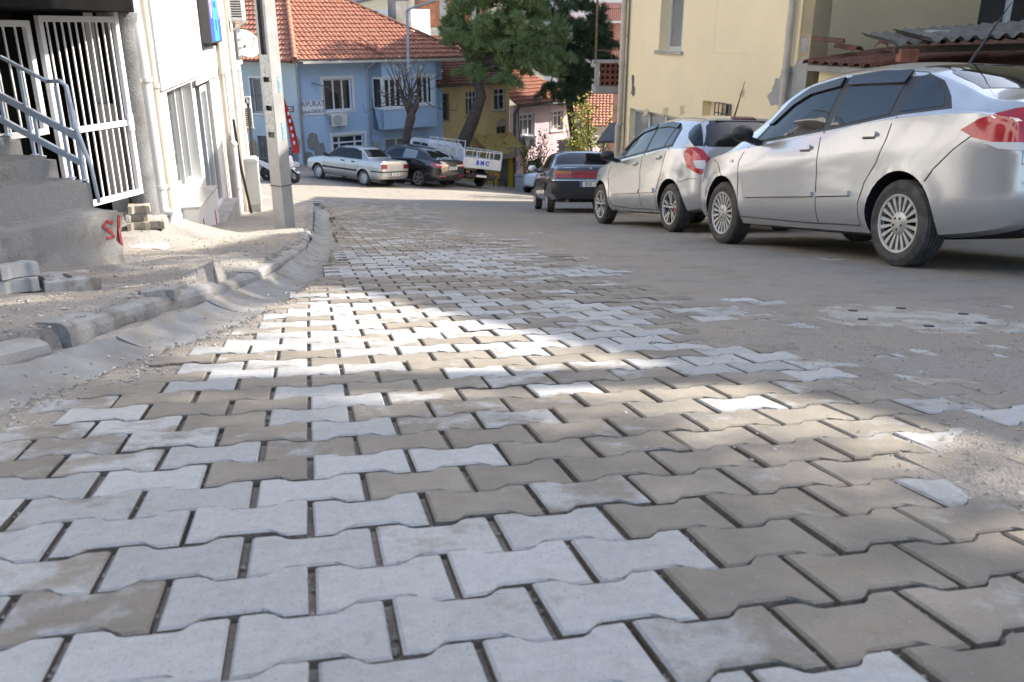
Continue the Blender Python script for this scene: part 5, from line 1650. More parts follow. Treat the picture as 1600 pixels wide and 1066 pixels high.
# ------------------------------------------------------------------ ochre house
mt('ochre_wall', (.62, .48, .24), .9, var=.12, scale=.8, bump=.3, bscale=25, stain=[((.46, .36, .2), 1.4, .5, .75), ((.64, .54, .33), 2.2, .6, .8)])
OO = Vector((.0, 47.6)); OD = Vector((.76, .65)).normalized()
oh = thing('ochre_house', 'shabby ochre house with old sagging tiles between the blue and pink houses', 'house', mat=frame((OO.x, OO.y, 0), OD))
def on_o(px, py): return on_wall(px, py, OO, OD)
s0 = on_o(672, 160)[0]; s1 = on_o(796, 160)[0]
EO = on_o(720, 133)[1]
H_ = [rect_b(684, 147, 701, 188, on_o), rect_b(728, 142, 746, 181, on_o), rect_b(772, 138, 790, 173, on_o), rect_b(776, 197, 792, 222, on_o), rect_b(779, 248, 794, 292, on_o)]
wall_mesh(s0, s1, -10.5, EO, H_, .3).build('wall', 'ochre_wall', oh)
for k in range(3):
    window(oh, *H_[k], cols=2 if k != 1 else 3, rows=[.72], fw=.07, depth=.12, frame_mat='window_old' if k else 'old_wood', glass='glass', sill_mat='concrete', bars='board_grey' if k == 0 else None)
window(oh, *H_[3], cols=2, fw=.06, depth=.12, frame_mat='old_wood', glass='glass', sill=False)
ar = H_[3]; cxa = (ar[0] + ar[1]) / 2
MB().prism([(cxa + .34 * math.cos(t_), ar[3] + .05 + .36 * math.sin(t_)) for t_ in np.linspace(0, math.pi, 9)], lambda u, v, h: (u, h, v), -.02, .03).build('arch', 'concrete', oh, fixn=True)
mt('shutter_grey', (.16, .175, .185), .5, var=.1)
sh_ = MB()
MB().box(H_[4][0], H_[4][1], -.1, -.06, H_[4][2], H_[4][3]).build('roller_shutter', 'shutter_grey', oh)
mt('yellow_paint', (.55, .42, .03), .6, var=.15)
MB().box(H_[4][0] - .12, H_[4][0] - .01, .002, .1, -9.3, H_[4][3]).build('door_post', 'yellow_paint', oh); MB().box(H_[4][1] + .01, H_[4][1] + .3, .002, .1, -9.3, H_[4][3]).build('door_post', 'yellow_paint', oh)
# sloping porch roof of old yellow sheets
pa = rect_b(738, 222, 797, 236, on_o)
mt('porch_sheet', (.50, .38, .12), .7, var=.35, scale=2.5, stain=((.10, .075, .03), 2.5, .5, .68))
vs = []
NP = 24
for i in range(NP + 1):
    x = pa[0] + (pa[1] - pa[0]) * i / NP
    for yy, zz in ((0.0, pa[3] + .42), (1.5, pa[2] + .12 + .12 * math.sin(i * .5))):
        vs.append((x, yy, zz + .03 * math.cos(i * 2.1)))
MB().add(vs, [(2 * i, 2 * i + 1, 2 * i + 3, 2 * i + 2) for i in range(NP)]).build('porch_roof', 'porch_sheet', oh)
for xx in (pa[0] + .1, pa[1] - .2): MB().bar((xx, 1.4, pa[2] + .1), (xx, 1.4, -9.5), .08).build('porch_post', 'yellow_paint', oh)
MB().box(H_[4][0] - .6, H_[4][1] + .3, .003, .25, H_[4][3] + .02, H_[4][3] + .55).build('shutter_box', 'concrete_pale', oh)
Vo = Vector((0, -1, .50)).normalized()
ro = Vector((s0 - .1, .45, EO + .05))
tile_field('roof_tiles', ro, Vector((1, 0, 0)), Vo, s1 - s0 + .3, 4.6, lambda u, v: True, 'roof_tile_old', oh, cw=.2, rh=.26, lift=.07, seed=4)
MB().add([ro, ro + Vector((s1 - s0 + .3, 0, 0)), ro + Vector((s1 - s0 + .3, 0, 0)) + Vo * 4.6, ro + Vo * 4.6], [(0, 1, 2, 3), (3, 2, 1, 0)]).build('roof', 'roof_tile_old', oh)
MB().box(s0, s1 + .2, -.1, .4, EO - .05, EO + .03).build('eave_board', 'old_wood', oh)
ck_ = ro + Vo * 3.2 + Vector((2.4, 0, 0)); MB().box(ck_.x - .2, ck_.x + .2, ck_.y - .2, ck_.y + .2, ck_.z - .3, ck_.z + .55).build('chimney', 'clay_block', oh)

# ------------------------------------------------------------------ pink house
mt('pink_wall', (.70, .545, .575), .88, var=.07, scale=.9, bump=.2, stain=[((.60, .46, .47), 1.5, .56, .78)])
PO = Vector((.06, 47.6)); PD = Vector((.73, .683)).normalized()
ph = thing('pink_house', 'pink plastered house with white windows and a red tile roof', 'house', mat=frame((PO.x, PO.y, 0), PD))
def on_p(px, py): return on_wall(px, py, PO, PD)
p0_, p1_ = .02, on_p(892, 190)[0]
EPZ = on_p(800, 166)[1]
Hp = [rect_b(812, 178, 835, 212, on_p), rect_b(861, 173, 880, 204, on_p), rect_b(803, 252, 809, 268, on_p), rect_b(824, 250, 846, 292, on_p)]
wall_mesh(p0_, p1_, -11, EPZ, Hp, .3).build('wall', 'pink_wall', ph)
window(ph, *Hp[0], split=[.33, .66], rows=[.75], fw=.08, depth=.14, glass='glass_pale', surround=.06)
window(ph, *Hp[1], split=[.33, .66], rows=[.75], fw=.08, depth=.14, glass='glass_pale', surround=.06, curtain='curtain_pale')
window(ph, *Hp[2], cols=1, fw=.06, depth=.1, glass='glass_pale')
MB().box(Hp[3][0], Hp[3][1], -.2, -.12, Hp[3][2], Hp[3][3]).build('cellar_opening', 'dark', ph)
Vp = Vector((0, -1, .52)).normalized(); rp0 = Vector((p0_ - .2, .5, EPZ + .06))
def in_p(u, v): return u < p1_ + .6 - v * .55
tile_field('roof_tiles', rp0, Vector((1, 0, 0)), Vp, p1_ + .9, 5.0, in_p, 'roof_tile', ph, seed=6)
MB().add([rp0, rp0 + Vector((p1_ + .8, 0, 0)), rp0 + Vector((p1_ - 2.2, 0, 0)) + Vp * 5, rp0 + Vp * 5], [(0, 1, 2, 3), (3, 2, 1, 0)]).build('roof', 'roof_tile_old', ph)
MB().path([(p0_ - .2, .55, EPZ + .02), (p1_ + .4, .55, EPZ + .02)], .06, 8).build('gutter', 'board_grey', ph)
MB().path([(.02, .45, EPZ), (.02, .1, EPZ - .4), (.02, .1, -9.6)], .085, 8).build('downpipe', 'board_grey', ph)
MB().path([(.35, .03, EPZ - .3), (.5, .03, EPZ - 2.2), (.95, .03, EPZ - 3.4), (1.0, .03, EPZ - 5.2)], .025, 6).build('cable', 'board_grey', ph)
ckp = rp0 + Vp * 1.6 + Vector((5.0, 0, .2)); MB().box(ckp.x - .18, ckp.x + .18, ckp.y - .18, ckp.y + .18, ckp.z - .3, ckp.z + .6).build('flue', 'concrete', ph)
MPH = ph.matrix_world.copy()
a = on_p(822, 228); ac_unit('white air conditioner below the pink house window', MPH @ Matrix.Translation((a[0], .004, a[1])), flip=-1)
# brick terrace wall in front of the pink house
tb = rect_b(846, 216, 908, 231, on_p)
tw = thing('brick_parapet', 'low lattice brick parapet in front of the pink house', 'wall', mat=MPH @ Matrix.Translation((tb[0], 1.2, tb[2])))
mt('brick_brown', (.21, .10, .075), .9, var=.35, scale=9)
brm = MB().box(-.16, .16, 0, .12, -.045, .045).mesh('brick', 'brick_brown')
Lt_ = tb[1] - tb[0]; nr_ = 5
for j in range(nr_):
    k = 0; x = .17 if j % 2 == 0 else .34
    while x < Lt_:
        link('brick', brm, tw, Matrix.Translation((x, 0, .06 + j * .115))); x += .40
MB().box(0, Lt_, -.02, .16, nr_ * .115 + .02, nr_ * .115 + .09).build('coping', 'concrete_pale', tw)
MB().box(0, Lt_, .0, .3, -2.6, .0).build('retaining_base', 'pink_wall', tw)
MB().box(0, Lt_, .14, .15, .0, nr_ * .115).build('mortar', 'concrete', tw)

# ------------------------------------------------------------------ houses behind
def block(name, label, px0, px1, py_top, y, z0, wall, cat='house', depth=8, rot=.0, wins=(), roofmat=None, lit=None, winmat='glass_pale'):
    """building whose front stands at distance y, spanning the pixels; wins = grid of (cols, rows, y0px, y1px)"""
    a = at_y(px0, py_top, y); c = at_y(px1, py_top, y)
    Lg = (c - a).xy.length / math.cos(rot); d = Vector((math.cos(rot), math.sin(rot)))
    t = thing(name, label, cat, mat=frame((a.x, a.y, z0), d))
    H = a.z - z0
    holes = []
    for cols, rows, ww, wh, zlo, zhi in wins:
        for i in range(cols):
            for j in range(rows):
                cx = Lg * (i + .5) / cols; zc = zlo + (zhi - zlo) * (j + .5) / rows - z0
                holes.append((cx - ww / 2, cx + ww / 2, zc - wh / 2, zc + wh / 2))
    wall_mesh(0, Lg, 0, H, holes, .3).build('wall', wall, t)
    MB().box(.0, Lg, -depth, -.32, 0, H - .01).build('body', wall, t)
    for h in holes: window(t, *h, cols=2, fw=.09, depth=.12, glass=winmat)
    if roofmat:
        MB().prism([(.5, H + .003), (-depth / 2, H + depth * .22), (-depth - .4, H + .003)], lambda u, v, h: (h, u, v), -.4, Lg + .4).build('roof', roofmat, t, fixn=True)
    return t
mt('brick_wall', (.36, .15, .085), .9, var=.2, scale=3, bump=.4, bscale=25, stain=((.26, .11, .07), 5, .5, .7))
mt('far_white', (.72, .70, .67), .8, var=.05)
mt('far_pink', (.42, .22, .17), .85, var=.08)
mt('far_blue', (.36, .45, .62), .8, var=.1)
mt('far_grey', (.30, .31, .32), .8, var=.1)
mt('far_cream', (.60, .54, .40), .8, var=.08)
mt('far_red', (.45, .20, .16), .8, var=.1)
# unplastered brick building with concrete frame
bb = block('brick_apartment', 'unplastered brick building with grey concrete frame behind the ochre house', 655, 760, -40, 66, -9, 'brick_wall', 'building', 9, .15)
for px in (690, 740):
    s = (at_y(px, 50, 66).x - at_y(655, 50, 66).x)
    MB().box(s - .25, s + .3, .003, .05, 0, 14).build('concrete_column', 'concrete_pale', bb)
for py in (50, -5):
    zz = at_y(680, py, 66).z + 9
    MB().box(0, 6, .052, .09, zz - .25, zz + .3).build('concrete_beam', 'concrete_pale', bb)
block('white_gable_house', 'white sunlit house wall beside the unplastered brick building', 628, 668, 14, 62, -9, 'far_white', 'house', 7, .75)
block('grey_shed', 'long grey shed roof seen above the blue house roof', 572, 632, 17, 85, -9, 'far_grey', 'shed', 8, .0)
# white apartment block with balconies beyond the pine
apt = block('balcony_apartments', 'white and brick-pink apartment block with balconies beyond the pines', 868, 985, -60, 78, -14, 'far_white', 'building', 10, .05, wins=((4, 3, .9, 1.4, -6.5, 5.5),))
Lg = (at_y(985, 0, 78) - at_y(868, 0, 78)).x
for k, zz in enumerate((8.0, 11.2, 14.4)):
    MB().box(Lg * .60, Lg * .98, .003, 1.2, zz, zz + .18).build('balcony_slab', 'far_white', apt)
    for q in range(16):
        xx = Lg * .60 + Lg * .38 * q / 15
        MB().box(xx - .02, xx + .02, 1.12, 1.16, zz + .18, zz + 1.1).build('baluster', 'brick_brown', apt)
    MB().box(Lg * .60, Lg * .98, 1.1, 1.18, zz + 1.1, zz + 1.16).build('balcony_rail', 'brick_brown', apt)
MB().box(Lg * .62, Lg * .97, .003, .04, 0, 16).build('pink_panel', 'far_pink', apt)
# small tiled house and white houses below
sm = block('small_tiled_house', 'low white house with weathered red tiles beyond the pink house', 893, 948, 196, 56, -12, 'far_white', 'house', 6, -.1, roofmat=None)
Ls = (at_y(948, 196, 56) - at_y(893, 196, 56)).x / math.cos(.1); hs = at_y(893, 196, 56).z + 12
tile_field('roof_tiles', Vector((-.3, .4, hs)), Vector((1, 0, .0)), Vector((0, -1, .42)).normalized(), Ls + .5, 4.5, lambda u, v: True, 'roof_tile', sm, seed=9)
block('white_cottage', 'plain white house with small windows beyond the tiled cottage', 925, 990, 118, 68, -14, 'far_white', 'house', 6, -.05, wins=((3, 1, .8, 1.3, -6.4, -4.2),))
block('pink_house_annex', 'brick-pink house wall beside the white cottage', 948, 1000, 120, 66, -14, 'far_pink', 'house', 6, .0)
dd_ = thing('satellite_dish', 'pale satellite dish on the wall of the low tiled house', 'satellite dish', at_y(900, 200, 55.5))
MB().lathe([(.0, -.14), (.25, -.11), (.45, -.04), (.55, .0), (.54, .015), (.4, -.03), (.2, -.09), (0, -.12)], 24, Vector((-.5, -.8, .4)).to_track_quat('Z', 'Y').to_matrix().to_4x4(), close=False).build('reflector', 'dish', dd_, smooth=True)
MB().bar((0, .1, 0), (0, .3, -1.0), .06).build('mount', 'board_grey', dd_)
# dark awning beside the yellow building
aw = thing('dark_awning', 'dark sloping awning beside the corner of the yellow building', 'awning', at_y(962, 212, 27))
MB().add([(-.6, -.4, -.12), (.9, -.4, -.05), (.9, .8, .35), (-.1, .8, .3), (-.6, -.4, -.2), (.9, -.4, -.13), (.9, .8, .27), (-.1, .8, .22)], [(0, 1, 2, 3), (7, 6, 5, 4), (0, 4, 5, 1), (0, 3, 7, 4)]).build('sheet', 'board_grey', aw)
MB().bar((-.4, -.3, -.2), (-.4, -.3, -2.2), .06).bar((.8, -.3, -.2), (.8, -.3, -2.2), .06).build('posts', 'rust', aw)

# ------------------------------------------------------------------ hillside houses
hr = random.Random(21)
kinds = [('far_blue', 'blue'), ('far_white', 'white'), ('far_cream', 'cream'), ('far_red', 'brick-red'), ('far_grey', 'grey')]
for k in range(26):
    px = 370 + k * 14 + hr.uniform(-4, 4); y = hr.uniform(170, 300)
    a = at_y(px, 10, y); zt = float(Hland(a.x, y))
    mm, cn = kinds[k % 5] if not 600 < px < 700 else kinds[(0, 0, 1, 2)[k % 4]]
    w_ = hr.uniform(6, 11); h_ = hr.uniform(6, 10)
    t = thing('hillside_house', f'distant {cn} house on the hillside', 'house', (a.x, y, zt - 1), group=f'{cn} hillside houses')
    MB().box(-w_ / 2, w_ / 2, 0, 7, 0, h_ + 1).build('wall', mm, t)
    MB().prism([(-w_ / 2 - .4, h_ + 1.003), (0, h_ + 2.8), (w_ / 2 + .4, h_ + 1.003)], lambda u, v, h: (u, h, v), -.4, 7.4).build('roof', 'roof_tile', t, fixn=True)
    for i in range(3):
        for j in range(2):
            MB().box(-w_ / 2 + w_ * (i + .3) / 3, -w_ / 2 + w_ * (i + .7) / 3, -.04, -.003, 2 + j * 3, 3.6 + j * 3).build('window', 'glass', t)

# ------------------------------------------------------------------ pines in front of the ochre house
def pine(label, base, trunk_pts, radii, blobs, n, seed, mat, limb=10):
    t = thing('pine_tree', label, 'tree', base, group='pines before the ochre house')
    tr = MB().path([Vector(p) - base for p in trunk_pts], radii, 12)
    r = random.Random(seed); C = []; Od = []
    tv = sum(b[1][0] * b[1][1] * b[1][2] for b in blobs)
    for c0, rd in blobs:
        c0 = Vector(c0) - base
        nl = max(5, int(n * rd[0] * rd[1] * rd[2] / tv / 30))
        for _ in range(nl):                          # lobes of needles, each a small cushion
            u = Vector((r.gauss(0, 1), r.gauss(0, 1), r.gauss(0, 1))).normalized() * (r.random() ** .35)
            lc = c0 + Vector((u.x * rd[0], u.y * rd[1], u.z * rd[2])); lr = r.uniform(.28, .52)
            for _ in range(30):
                d_ = Vector((r.gauss(0, 1), r.gauss(0, 1), abs(r.gauss(0, 1)) - .25)).normalized()
                C.append(lc + Vector((d_.x, d_.y, d_.z * .8)) * lr * r.uniform(.45, 1)); Od.append(d_ * 1.6 + Vector((0, 0, .5)))
        tr.path([Vector(trunk_pts[-2]) - base, (Vector(trunk_pts[-1]) - base).lerp(c0, .5), c0], [radii[-1] * 1.2, radii[-1] * .8, .03], 7)
    for k in range(limb):
        c = C[(k * 97) % len(C)]
        tr.path([Vector(trunk_pts[-1]) - base, (Vector(trunk_pts[-1]) - base).lerp(c, .55) + Vector((0, 0, -.15)), c], [.08, .05, .012], 5)
    tr.build('trunk', 'bark', t, smooth=True)
    tufts('crown', C, 16, .24, .03, mat, t, Od, seed, spread=.05)
    return t
PY = 41.5
def pt(px, py, y=PY): return at_y(px, py, y)
base = pt(714, 268)
def bl_(px, py, rpx, y=PY, fz=1.):
    k = y / FPX * 1.02
    return (pt(px, py, y), (rpx * k, rpx * k * .9, rpx * k * fz))
pine('leaning pine with a thick dark trunk standing before the ochre house', base, [pt(712, 272), pt(722, 228), pt(738, 190), pt(752, 150), pt(748, 132), pt(738, 112), pt(742, 100)], [.36, .32, .29, .26, .21, .17, .12],
     [bl_(722, 52, 38), bl_(700, 30, 26), bl_(760, 30, 52), bl_(790, 70, 44), bl_(800, 25, 50), bl_(775, 110, 30), bl_(835, 100, 26, 41.0), bl_(750, -40, 60), bl_(820, -30, 50), bl_(850, 60, 32), bl_(795, 118, 26), bl_(745, 95, 34), bl_(865, 90, 34), bl_(830, 60, 44)], 7600, 4, 'pine_needle')
pine('darker second pine standing behind the leaning one', pt(905, 262, 48), [pt(905, 262, 48), pt(895, 200, 48), pt(885, 130, 48), pt(880, 70, 48)], [.25, .22, .16, .1],
     [bl_(900, 60, 48, 48), bl_(930, 80, 34, 48), bl_(885, 110, 40, 48), bl_(915, 125, 34, 48), bl_(860, 130, 26, 48), bl_(935, 55, 22, 48), bl_(880, -10, 60, 48), bl_(885, 148, 20, 48), bl_(900, 140, 30, 48), bl_(920, 100, 40, 48)], 5600, 8, 'pine_dark')

# ------------------------------------------------------------------ pruned bare tree and street lamp before the blue house
mt('leaf_dry', (.45, .33, .20), .8, var=.4, scale=8)
tb_ = gnd(632, 268); tb_ = at_y(629, 262, 38.2)
bt_ = thing('bare_tree', 'pruned leafless tree with thin shoots before the blue bay', 'tree', tb_)
def T_(px, py, y=38.2): return at_y(px, py, y) - tb_
tr = MB().path([T_(628, 268), T_(632, 235), T_(637, 205), T_(642, 185), T_(643, 170)], [.22, .19, .18, .21, .16], 10)
for a in ((T_(642, 178), T_(636, 165), T_(629, 152)), (T_(643, 176), T_(650, 166), T_(653, 150)), (T_(642, 172), T_(640, 160), T_(641, 148))):
    tr.path(a, [.17, .13, .09], 8)
tr.build('trunk', 'bark_grey', bt_, smooth=True)
rb = random.Random(12); tw_ = MB(); lv = []
starts = [(629, 152), (653, 150), (641, 148), (636, 165), (650, 166)]
for k in range(34):
    sx, sy = rb.choice(starts)
    if k < 24: ex, ey = sx + rb.gauss(0, 22), rb.uniform(85, 120)
    else: ex, ey = sx + rb.choice((-1, 1)) * rb.uniform(25, 70), sy + rb.uniform(-30, 25)
    a, c = T_(sx, sy), T_(ex, ey, 38.2 + rb.uniform(-.8, .8))
    m_ = a.lerp(c, .5) + Vector((rb.gauss(0, .12), rb.gauss(0, .12), rb.gauss(0, .12)))
    tw_.path([a, m_, c], [.028, .018, .007], 5)
    for q in range(3):
        p_ = m_.lerp(c, rb.random()); e_ = p_ + Vector((rb.gauss(0, .25), rb.gauss(0, .25), rb.uniform(.1, .5)))
        tw_.path([p_, e_], [.01, .004], 4)
        if rb.random() < .5: lv.append(tuple(e_))
tw_.build('shoots', 'bark_grey', bt_)
tufts('leaves', lv, 1, .12, .09, 'leaf_dry', bt_, seed=3, spread=.03, kite=True)
lp = at_y(640, 262, 40.0)
mt('galv', (.33, .345, .36), .45, metal=.5, var=.1)
la = thing('street_lamp', 'slim grey street lamp rising behind the bare tree', 'street lamp', lp)
def L_(px, py): return at_y(px, py, 40.0) - lp
MB().path([L_(640, 262), L_(639, 140), L_(636, 16)], [.085, .07, .055], 10).build('pole', 'galv', la, smooth=True)
MB().path([L_(636, 16), L_(648, 11), L_(664, 6)], [.05, .045, .04], 8).build('arm', 'galv', la, smooth=True)
h_ = L_(668, 4.5); MB().bar(L_(661, 7), L_(679, 1), .16, .09).build('lamp_head', 'galv', la, bevel=.02)

# bare thicket behind the blue roof
bz = at_y(372, 60, 58)
bt2 = thing('bare_thicket_tree', 'grey leafless tree behind the blue house roof', 'tree', bz)
tw_ = MB(); rb = random.Random(5)
tw_.path([(0, 0, -6), (.1, 0, -1)], [.25, .18], 8)
for k in range(46):
    e_ = Vector((rb.gauss(0, 1.6), rb.gauss(0, 1), rb.uniform(.2, 3.8)))
    m_ = e_ * .5 + Vector((rb.gauss(0, .2), 0, rb.gauss(0, .2) - .3))
    tw_.path([(0.1, 0, -1), m_, e_], [.06, .04, .012], 5)
    for q in range(5):
        p_ = m_.lerp(e_, rb.random()); tw_.path([p_, p_ + Vector((rb.gauss(0, .5), rb.gauss(0, .4), rb.uniform(.0, .9)))], [.02, .008], 4)
mt('twig_pale', (.30, .28, .26), .9, var=.2)
tw_.build('branches', 'twig_pale', bt2)

# ------------------------------------------------------------------ shrubs
mt('leaf_yellow', (.28, .27, .045), .7, var=.35, scale=5, spec=.3)
mt('leaf_green', (.09, .12, .035), .7, var=.35, scale=5, spec=.3)
def shrub(label, px, py, y, h, wd, n, mat, seed, leaf=.13):
    b_ = at_y(px, py, y); t = thing('leafy_shrub', label, 'shrub', b_)
    r = random.Random(seed); st = MB(); C = []
    for k in range(9):
        e_ = Vector((r.gauss(0, wd * .45), r.gauss(0, wd * .4), h * r.uniform(.55, 1)))
        m_ = e_ * .5 + Vector((r.gauss(0, .08), 0, 0))
        st.path([(0, 0, 0), m_, e_], [.03, .02, .008], 5)
        for q in range(n // 9): C.append(tuple(m_.lerp(e_, r.uniform(-.4, 1.1)) + Vector((r.gauss(0, .16), r.gauss(0, .16), r.gauss(0, .16)))))
    st.build('stem', 'bark_grey', t)
    tufts('leaves', C, 2, leaf, leaf * .55, mat, t, seed=seed, spread=.05, kite=True)
shrub('yellow-green sapling beside the dark hatchback sedan, before the white houses', 930, 262, 33, 2.5, 1.3, 520, 'leaf_yellow', 2)
shrub('smaller yellowing sapling next to the yellow-green one', 905, 265, 34, 1.9, .8, 260, 'leaf_yellow', 3)
shrub('dull bush growing at the foot of the pink house wall', 832, 285, 44, 2.6, 1.1, 380, 'leaf_green', 4)
# ------------------------------------------------------------------ vehicles
def paint(name, base, metal=.55, rough=.28):
    m = M(name, base, rough, metal=metal, var=.03, scale=2, coat=1., stain=((base[0] * .86, base[1] * .83, base[2] * .78), 4, .55, .85))
    MAT[name] = m
paint('paint_silver', (.50, .505, .52), .55, .25); paint('paint_silver_old', (.42, .425, .42), .6, .38)
paint('paint_grey_blue', (.055, .065, .08), .5, .3); paint('paint_black', (.010, .010, .012), .2, .22); paint('paint_white', (.70, .71, .71), 0., .35)
mt('car_glass', (.012, .014, .016), .03, var=.2, spec=.5)
mt('trim_black', (.018, .018, .02), .45, var=.2)
mt('visor', (.015, .016, .018), .22, var=.1, spec=.7)
mt('chrome', (.62, .62, .63), .22, metal=.9, var=.05)
mt('alloy', (.50, .50, .49), .38, metal=.55, var=.08, stain=((.30, .28, .26), 8, .5, .8))
mt('lamp_red', (.42, .012, .02), .12, var=.25, scale=9, spec=.7, coat=.5)
mt('lamp_dark', (.13, .012, .02), .15, var=.2, scale=9, spec=.7)
mt('lamp_amber', (.50, .16, .03), .15, var=.2, scale=9)
mt('lamp_clear', (.62, .62, .63), .15, var=.1)
mt('panel_red', (.36, .035, .03), .3, var=.15, scale=6)
mt('plate_white', (.72, .72, .70), .5, var=.04)
mt('plate_blue', (.03, .09, .50), .5, var=.05)
mt('tyre_dust', (.060, .057, .053), .85, var=.35, scale=14, stain=((.13, .12, .105), 6, .5, .75))

class Car:
    def __init__(self, name, label, L, roh, wb, R, c, matp, track=.76, group=None, Ns=120):
        self.L, self.roh, self.wb, self.R, self.c = L, roh, wb, R, c
        self.x0 = -(roh + wb / 2)
        self.root = thing(name, label, 'car', group=group)
        g = lambda k, s: pchip([p[0] for p in c[k]], [p[1] for p in c[k]], s)
        u = np.linspace(0, 1, Ns)
        S = L * (u - .055 * np.sin(2 * math.pi * u) * 1.0)             # denser at both ends
        S = np.unique(np.concatenate([S, [0, .008, .02, .035, .05, .08, L - .05, L - .02, L - .008, L]]))
        zt, zsh, w_, wt, zb, re = (g(k, S) for k in ('zt', 'zsh', 'w', 'wt', 'zb', 're'))
        zsh = np.minimum(zsh, zt - .035); zb = np.minimum(zb, zsh - .08)
        re = np.minimum(re, (zt - zsh) * .6)
        K1, K2, K3 = 16, 10, 10
        rings = []
        for i, s in enumerate(S):
            P = [(0, zb[i]), (.5 * w_[i], zb[i]), (.82 * w_[i], zb[i] + .005)]
            for k in range(K1):
                t = k / (K1 - 1); z = zb[i] + .03 + (zsh[i] - zb[i] - .03) * t
                y = w_[i] * (1 - .085 * max(0, 1 - t / .3) ** 2 - .035 * max(0, (t - .62) / .38) ** 2)
                y += c.get('crease', .006) * math.exp(-((t - .72) / .08) ** 2) * w_[i]
                for xa in (roh, roh + wb):
                    r = math.hypot(s - xa, z - R)
                    y += c.get('flare', .014) * math.exp(-((r - R - .06) / .055) ** 2) * (1 if z < zsh[i] - .02 else .3)
                P.append((y, z))
            yb = P[-1][0] - .022
            for k in range(K2):
                t = k / (K2 - 1)
                P.append((yb + (wt[i] - yb) * (t ** 1.12), zsh[i] + .008 + (zt[i] - re[i] - zsh[i] - .008) * t))
            for k in range(1, K3 + 1):
                a = k / K3 * math.pi / 2
                y = wt[i] * math.cos(a) ** .55 if k < K3 else 0
                P.append((y, zt[i] - re[i] * (y / max(wt[i], 1e-3)) ** 4))
            rings.append(P)
        n = len(rings[0]); V = []; F = []
        full = 2 * n - 2
        for i, P in enumerate(rings):
            x = S[i] + self.x0
            V += [(x, y, z) for y, z in P] + [(x, -y, z) for y, z in P[-2:0:-1]]
        for i in range(len(rings) - 1):
            for k in range(full):
                F.append((i * full + k, i * full + (k + 1) % full, (i + 1) * full + (k + 1) % full, (i + 1) * full + k))
        F.append(tuple(range(full))); F.append(tuple(range((len(rings) - 1) * full, len(rings) * full))[::-1])
        self.bvh = BVHTree.FromPolygons([Vector(v) for v in V], F)
        b = MB(); b.add(V, F)
        me = b.mesh('body', [matp, 'trim_black'], fixn=True)
        tmp = bpy.data.objects.new('tmp', me); COL.objects.link(tmp)
        cb = MB(); self.Rc = Rc = R + .05
        for xa in (-wb / 2, wb / 2):
            for sg_ in (1, -1):
                cb.lathe([(Rc, .50), (Rc, 1.3)], 40, Matrix.Translation((xa, 0, R + .012)) @ Matrix.Rotation(-sg_ * math.pi / 2, 4, 'X'))
        cut = cb.build('cut', 'trim_black', None, fixn=True)
        md = tmp.modifiers.new('b', 'BOOLEAN'); md.operation = 'DIFFERENCE'; md.object = cut; md.solver = 'EXACT'
        dg = bpy.context.evaluated_depsgraph_get(); dg.update()
        me2 = bpy.data.meshes.new_from_object(tmp.evaluated_get(dg))
        bpy.data.objects.remove(tmp); bpy.data.objects.remove(cut)
        me2.materials.clear(); me2.materials.append(MAT[matp]); me2.materials.append(MAT['trim_black'])
        mi = []
        for p in me2.polygons:
            c_ = p.center; dk = 0
            for xa in (-wb / 2, wb / 2):
                r = math.hypot(c_.x - xa, c_.z - R - .012)
                if r < Rc + .004 and (r < Rc - .01 or abs(p.normal.y) < .3) and abs(c_.y) < .95: dk = 1
            if c_.z < float(g('zb', c_.x - self.x0)) + .012 and p.normal.z < -.6: dk = 1
            mi.append(dk)
        me2.polygons.foreach_set('material_index', mi)
        me2.polygons.foreach_set('use_smooth', [True] * len(me2.polygons)); me2.set_sharp_from_angle(angle=rad(32))
        me2.name = 'body'
        self.body = link('body', me2, self.root)
        self.track = track
    def s2x(self, s): return s + self.x0
    def patch(self, name, poly, mat, view='L', off=.003, parent=None, res=.06, skirt=.02, label=None):
        """polygon laid on the body. view L/R: (s,z); B: (y,z) from behind; F; T: (s,y) from above; D: rear-left diagonal (u,z); E: rear-right"""
        poly = [tuple(p) for p in poly]
        B = []
        for i in range(len(poly)):
            a, c = Vector(poly[i]), Vector(poly[(i + 1) % len(poly)])
            k = max(1, int((c - a).length / res))
            B += [a.lerp(c, t / k) for t in range(k)]
        nb = len(B)
        xs = [p.x for p in B]; ys = [p.y for p in B]
        I = []
        yv = min(ys) + res / 2
        while yv < max(ys):
            xv = min(xs) + res / 2
            while xv < max(xs):
                if inpoly((xv, yv), [(p.x, p.y) for p in B]) and min((p.x - xv) ** 2 + (p.y - yv) ** 2 for p in B) > (res * .45) ** 2: I.append(Vector((xv, yv)))
                xv += res
            yv += res
        vo, eo, fo, *_ = delaunay_2d_cdt(B + I, [(i, (i + 1) % nb) for i in range(nb)], [], 1, 1e-6)
        q = math.sqrt(.5)
        def cast(p):
            if view == 'L': o, d = Vector((self.s2x(p.x), 4, p.y)), Vector((0, -1, 0))
            elif view == 'R': o, d = Vector((self.s2x(p.x), -4, p.y)), Vector((0, 1, 0))
            elif view == 'B': o, d = Vector((-6, p.x, p.y)), Vector((1, 0, 0))
            elif view == 'F': o, d = Vector((6, p.x, p.y)), Vector((-1, 0, 0))
            elif view == 'T': o, d = Vector((self.s2x(p.x), p.y, 4)), Vector((0, 0, -1))
            elif view == 'D': o, d = Vector((p.x * q - 6 * q, p.x * q + 6 * q, p.y)), Vector((q, -q, 0))
            elif view == 'E': o, d = Vector((p.x * q - 6 * q, -p.x * q - 6 * q, p.y)), Vector((q, q, 0))
            h, nn, _, _ = self.bvh.ray_cast(o, d)
            if h is None: return None
            if nn.dot(d) > 0: nn = -nn
            return h, nn
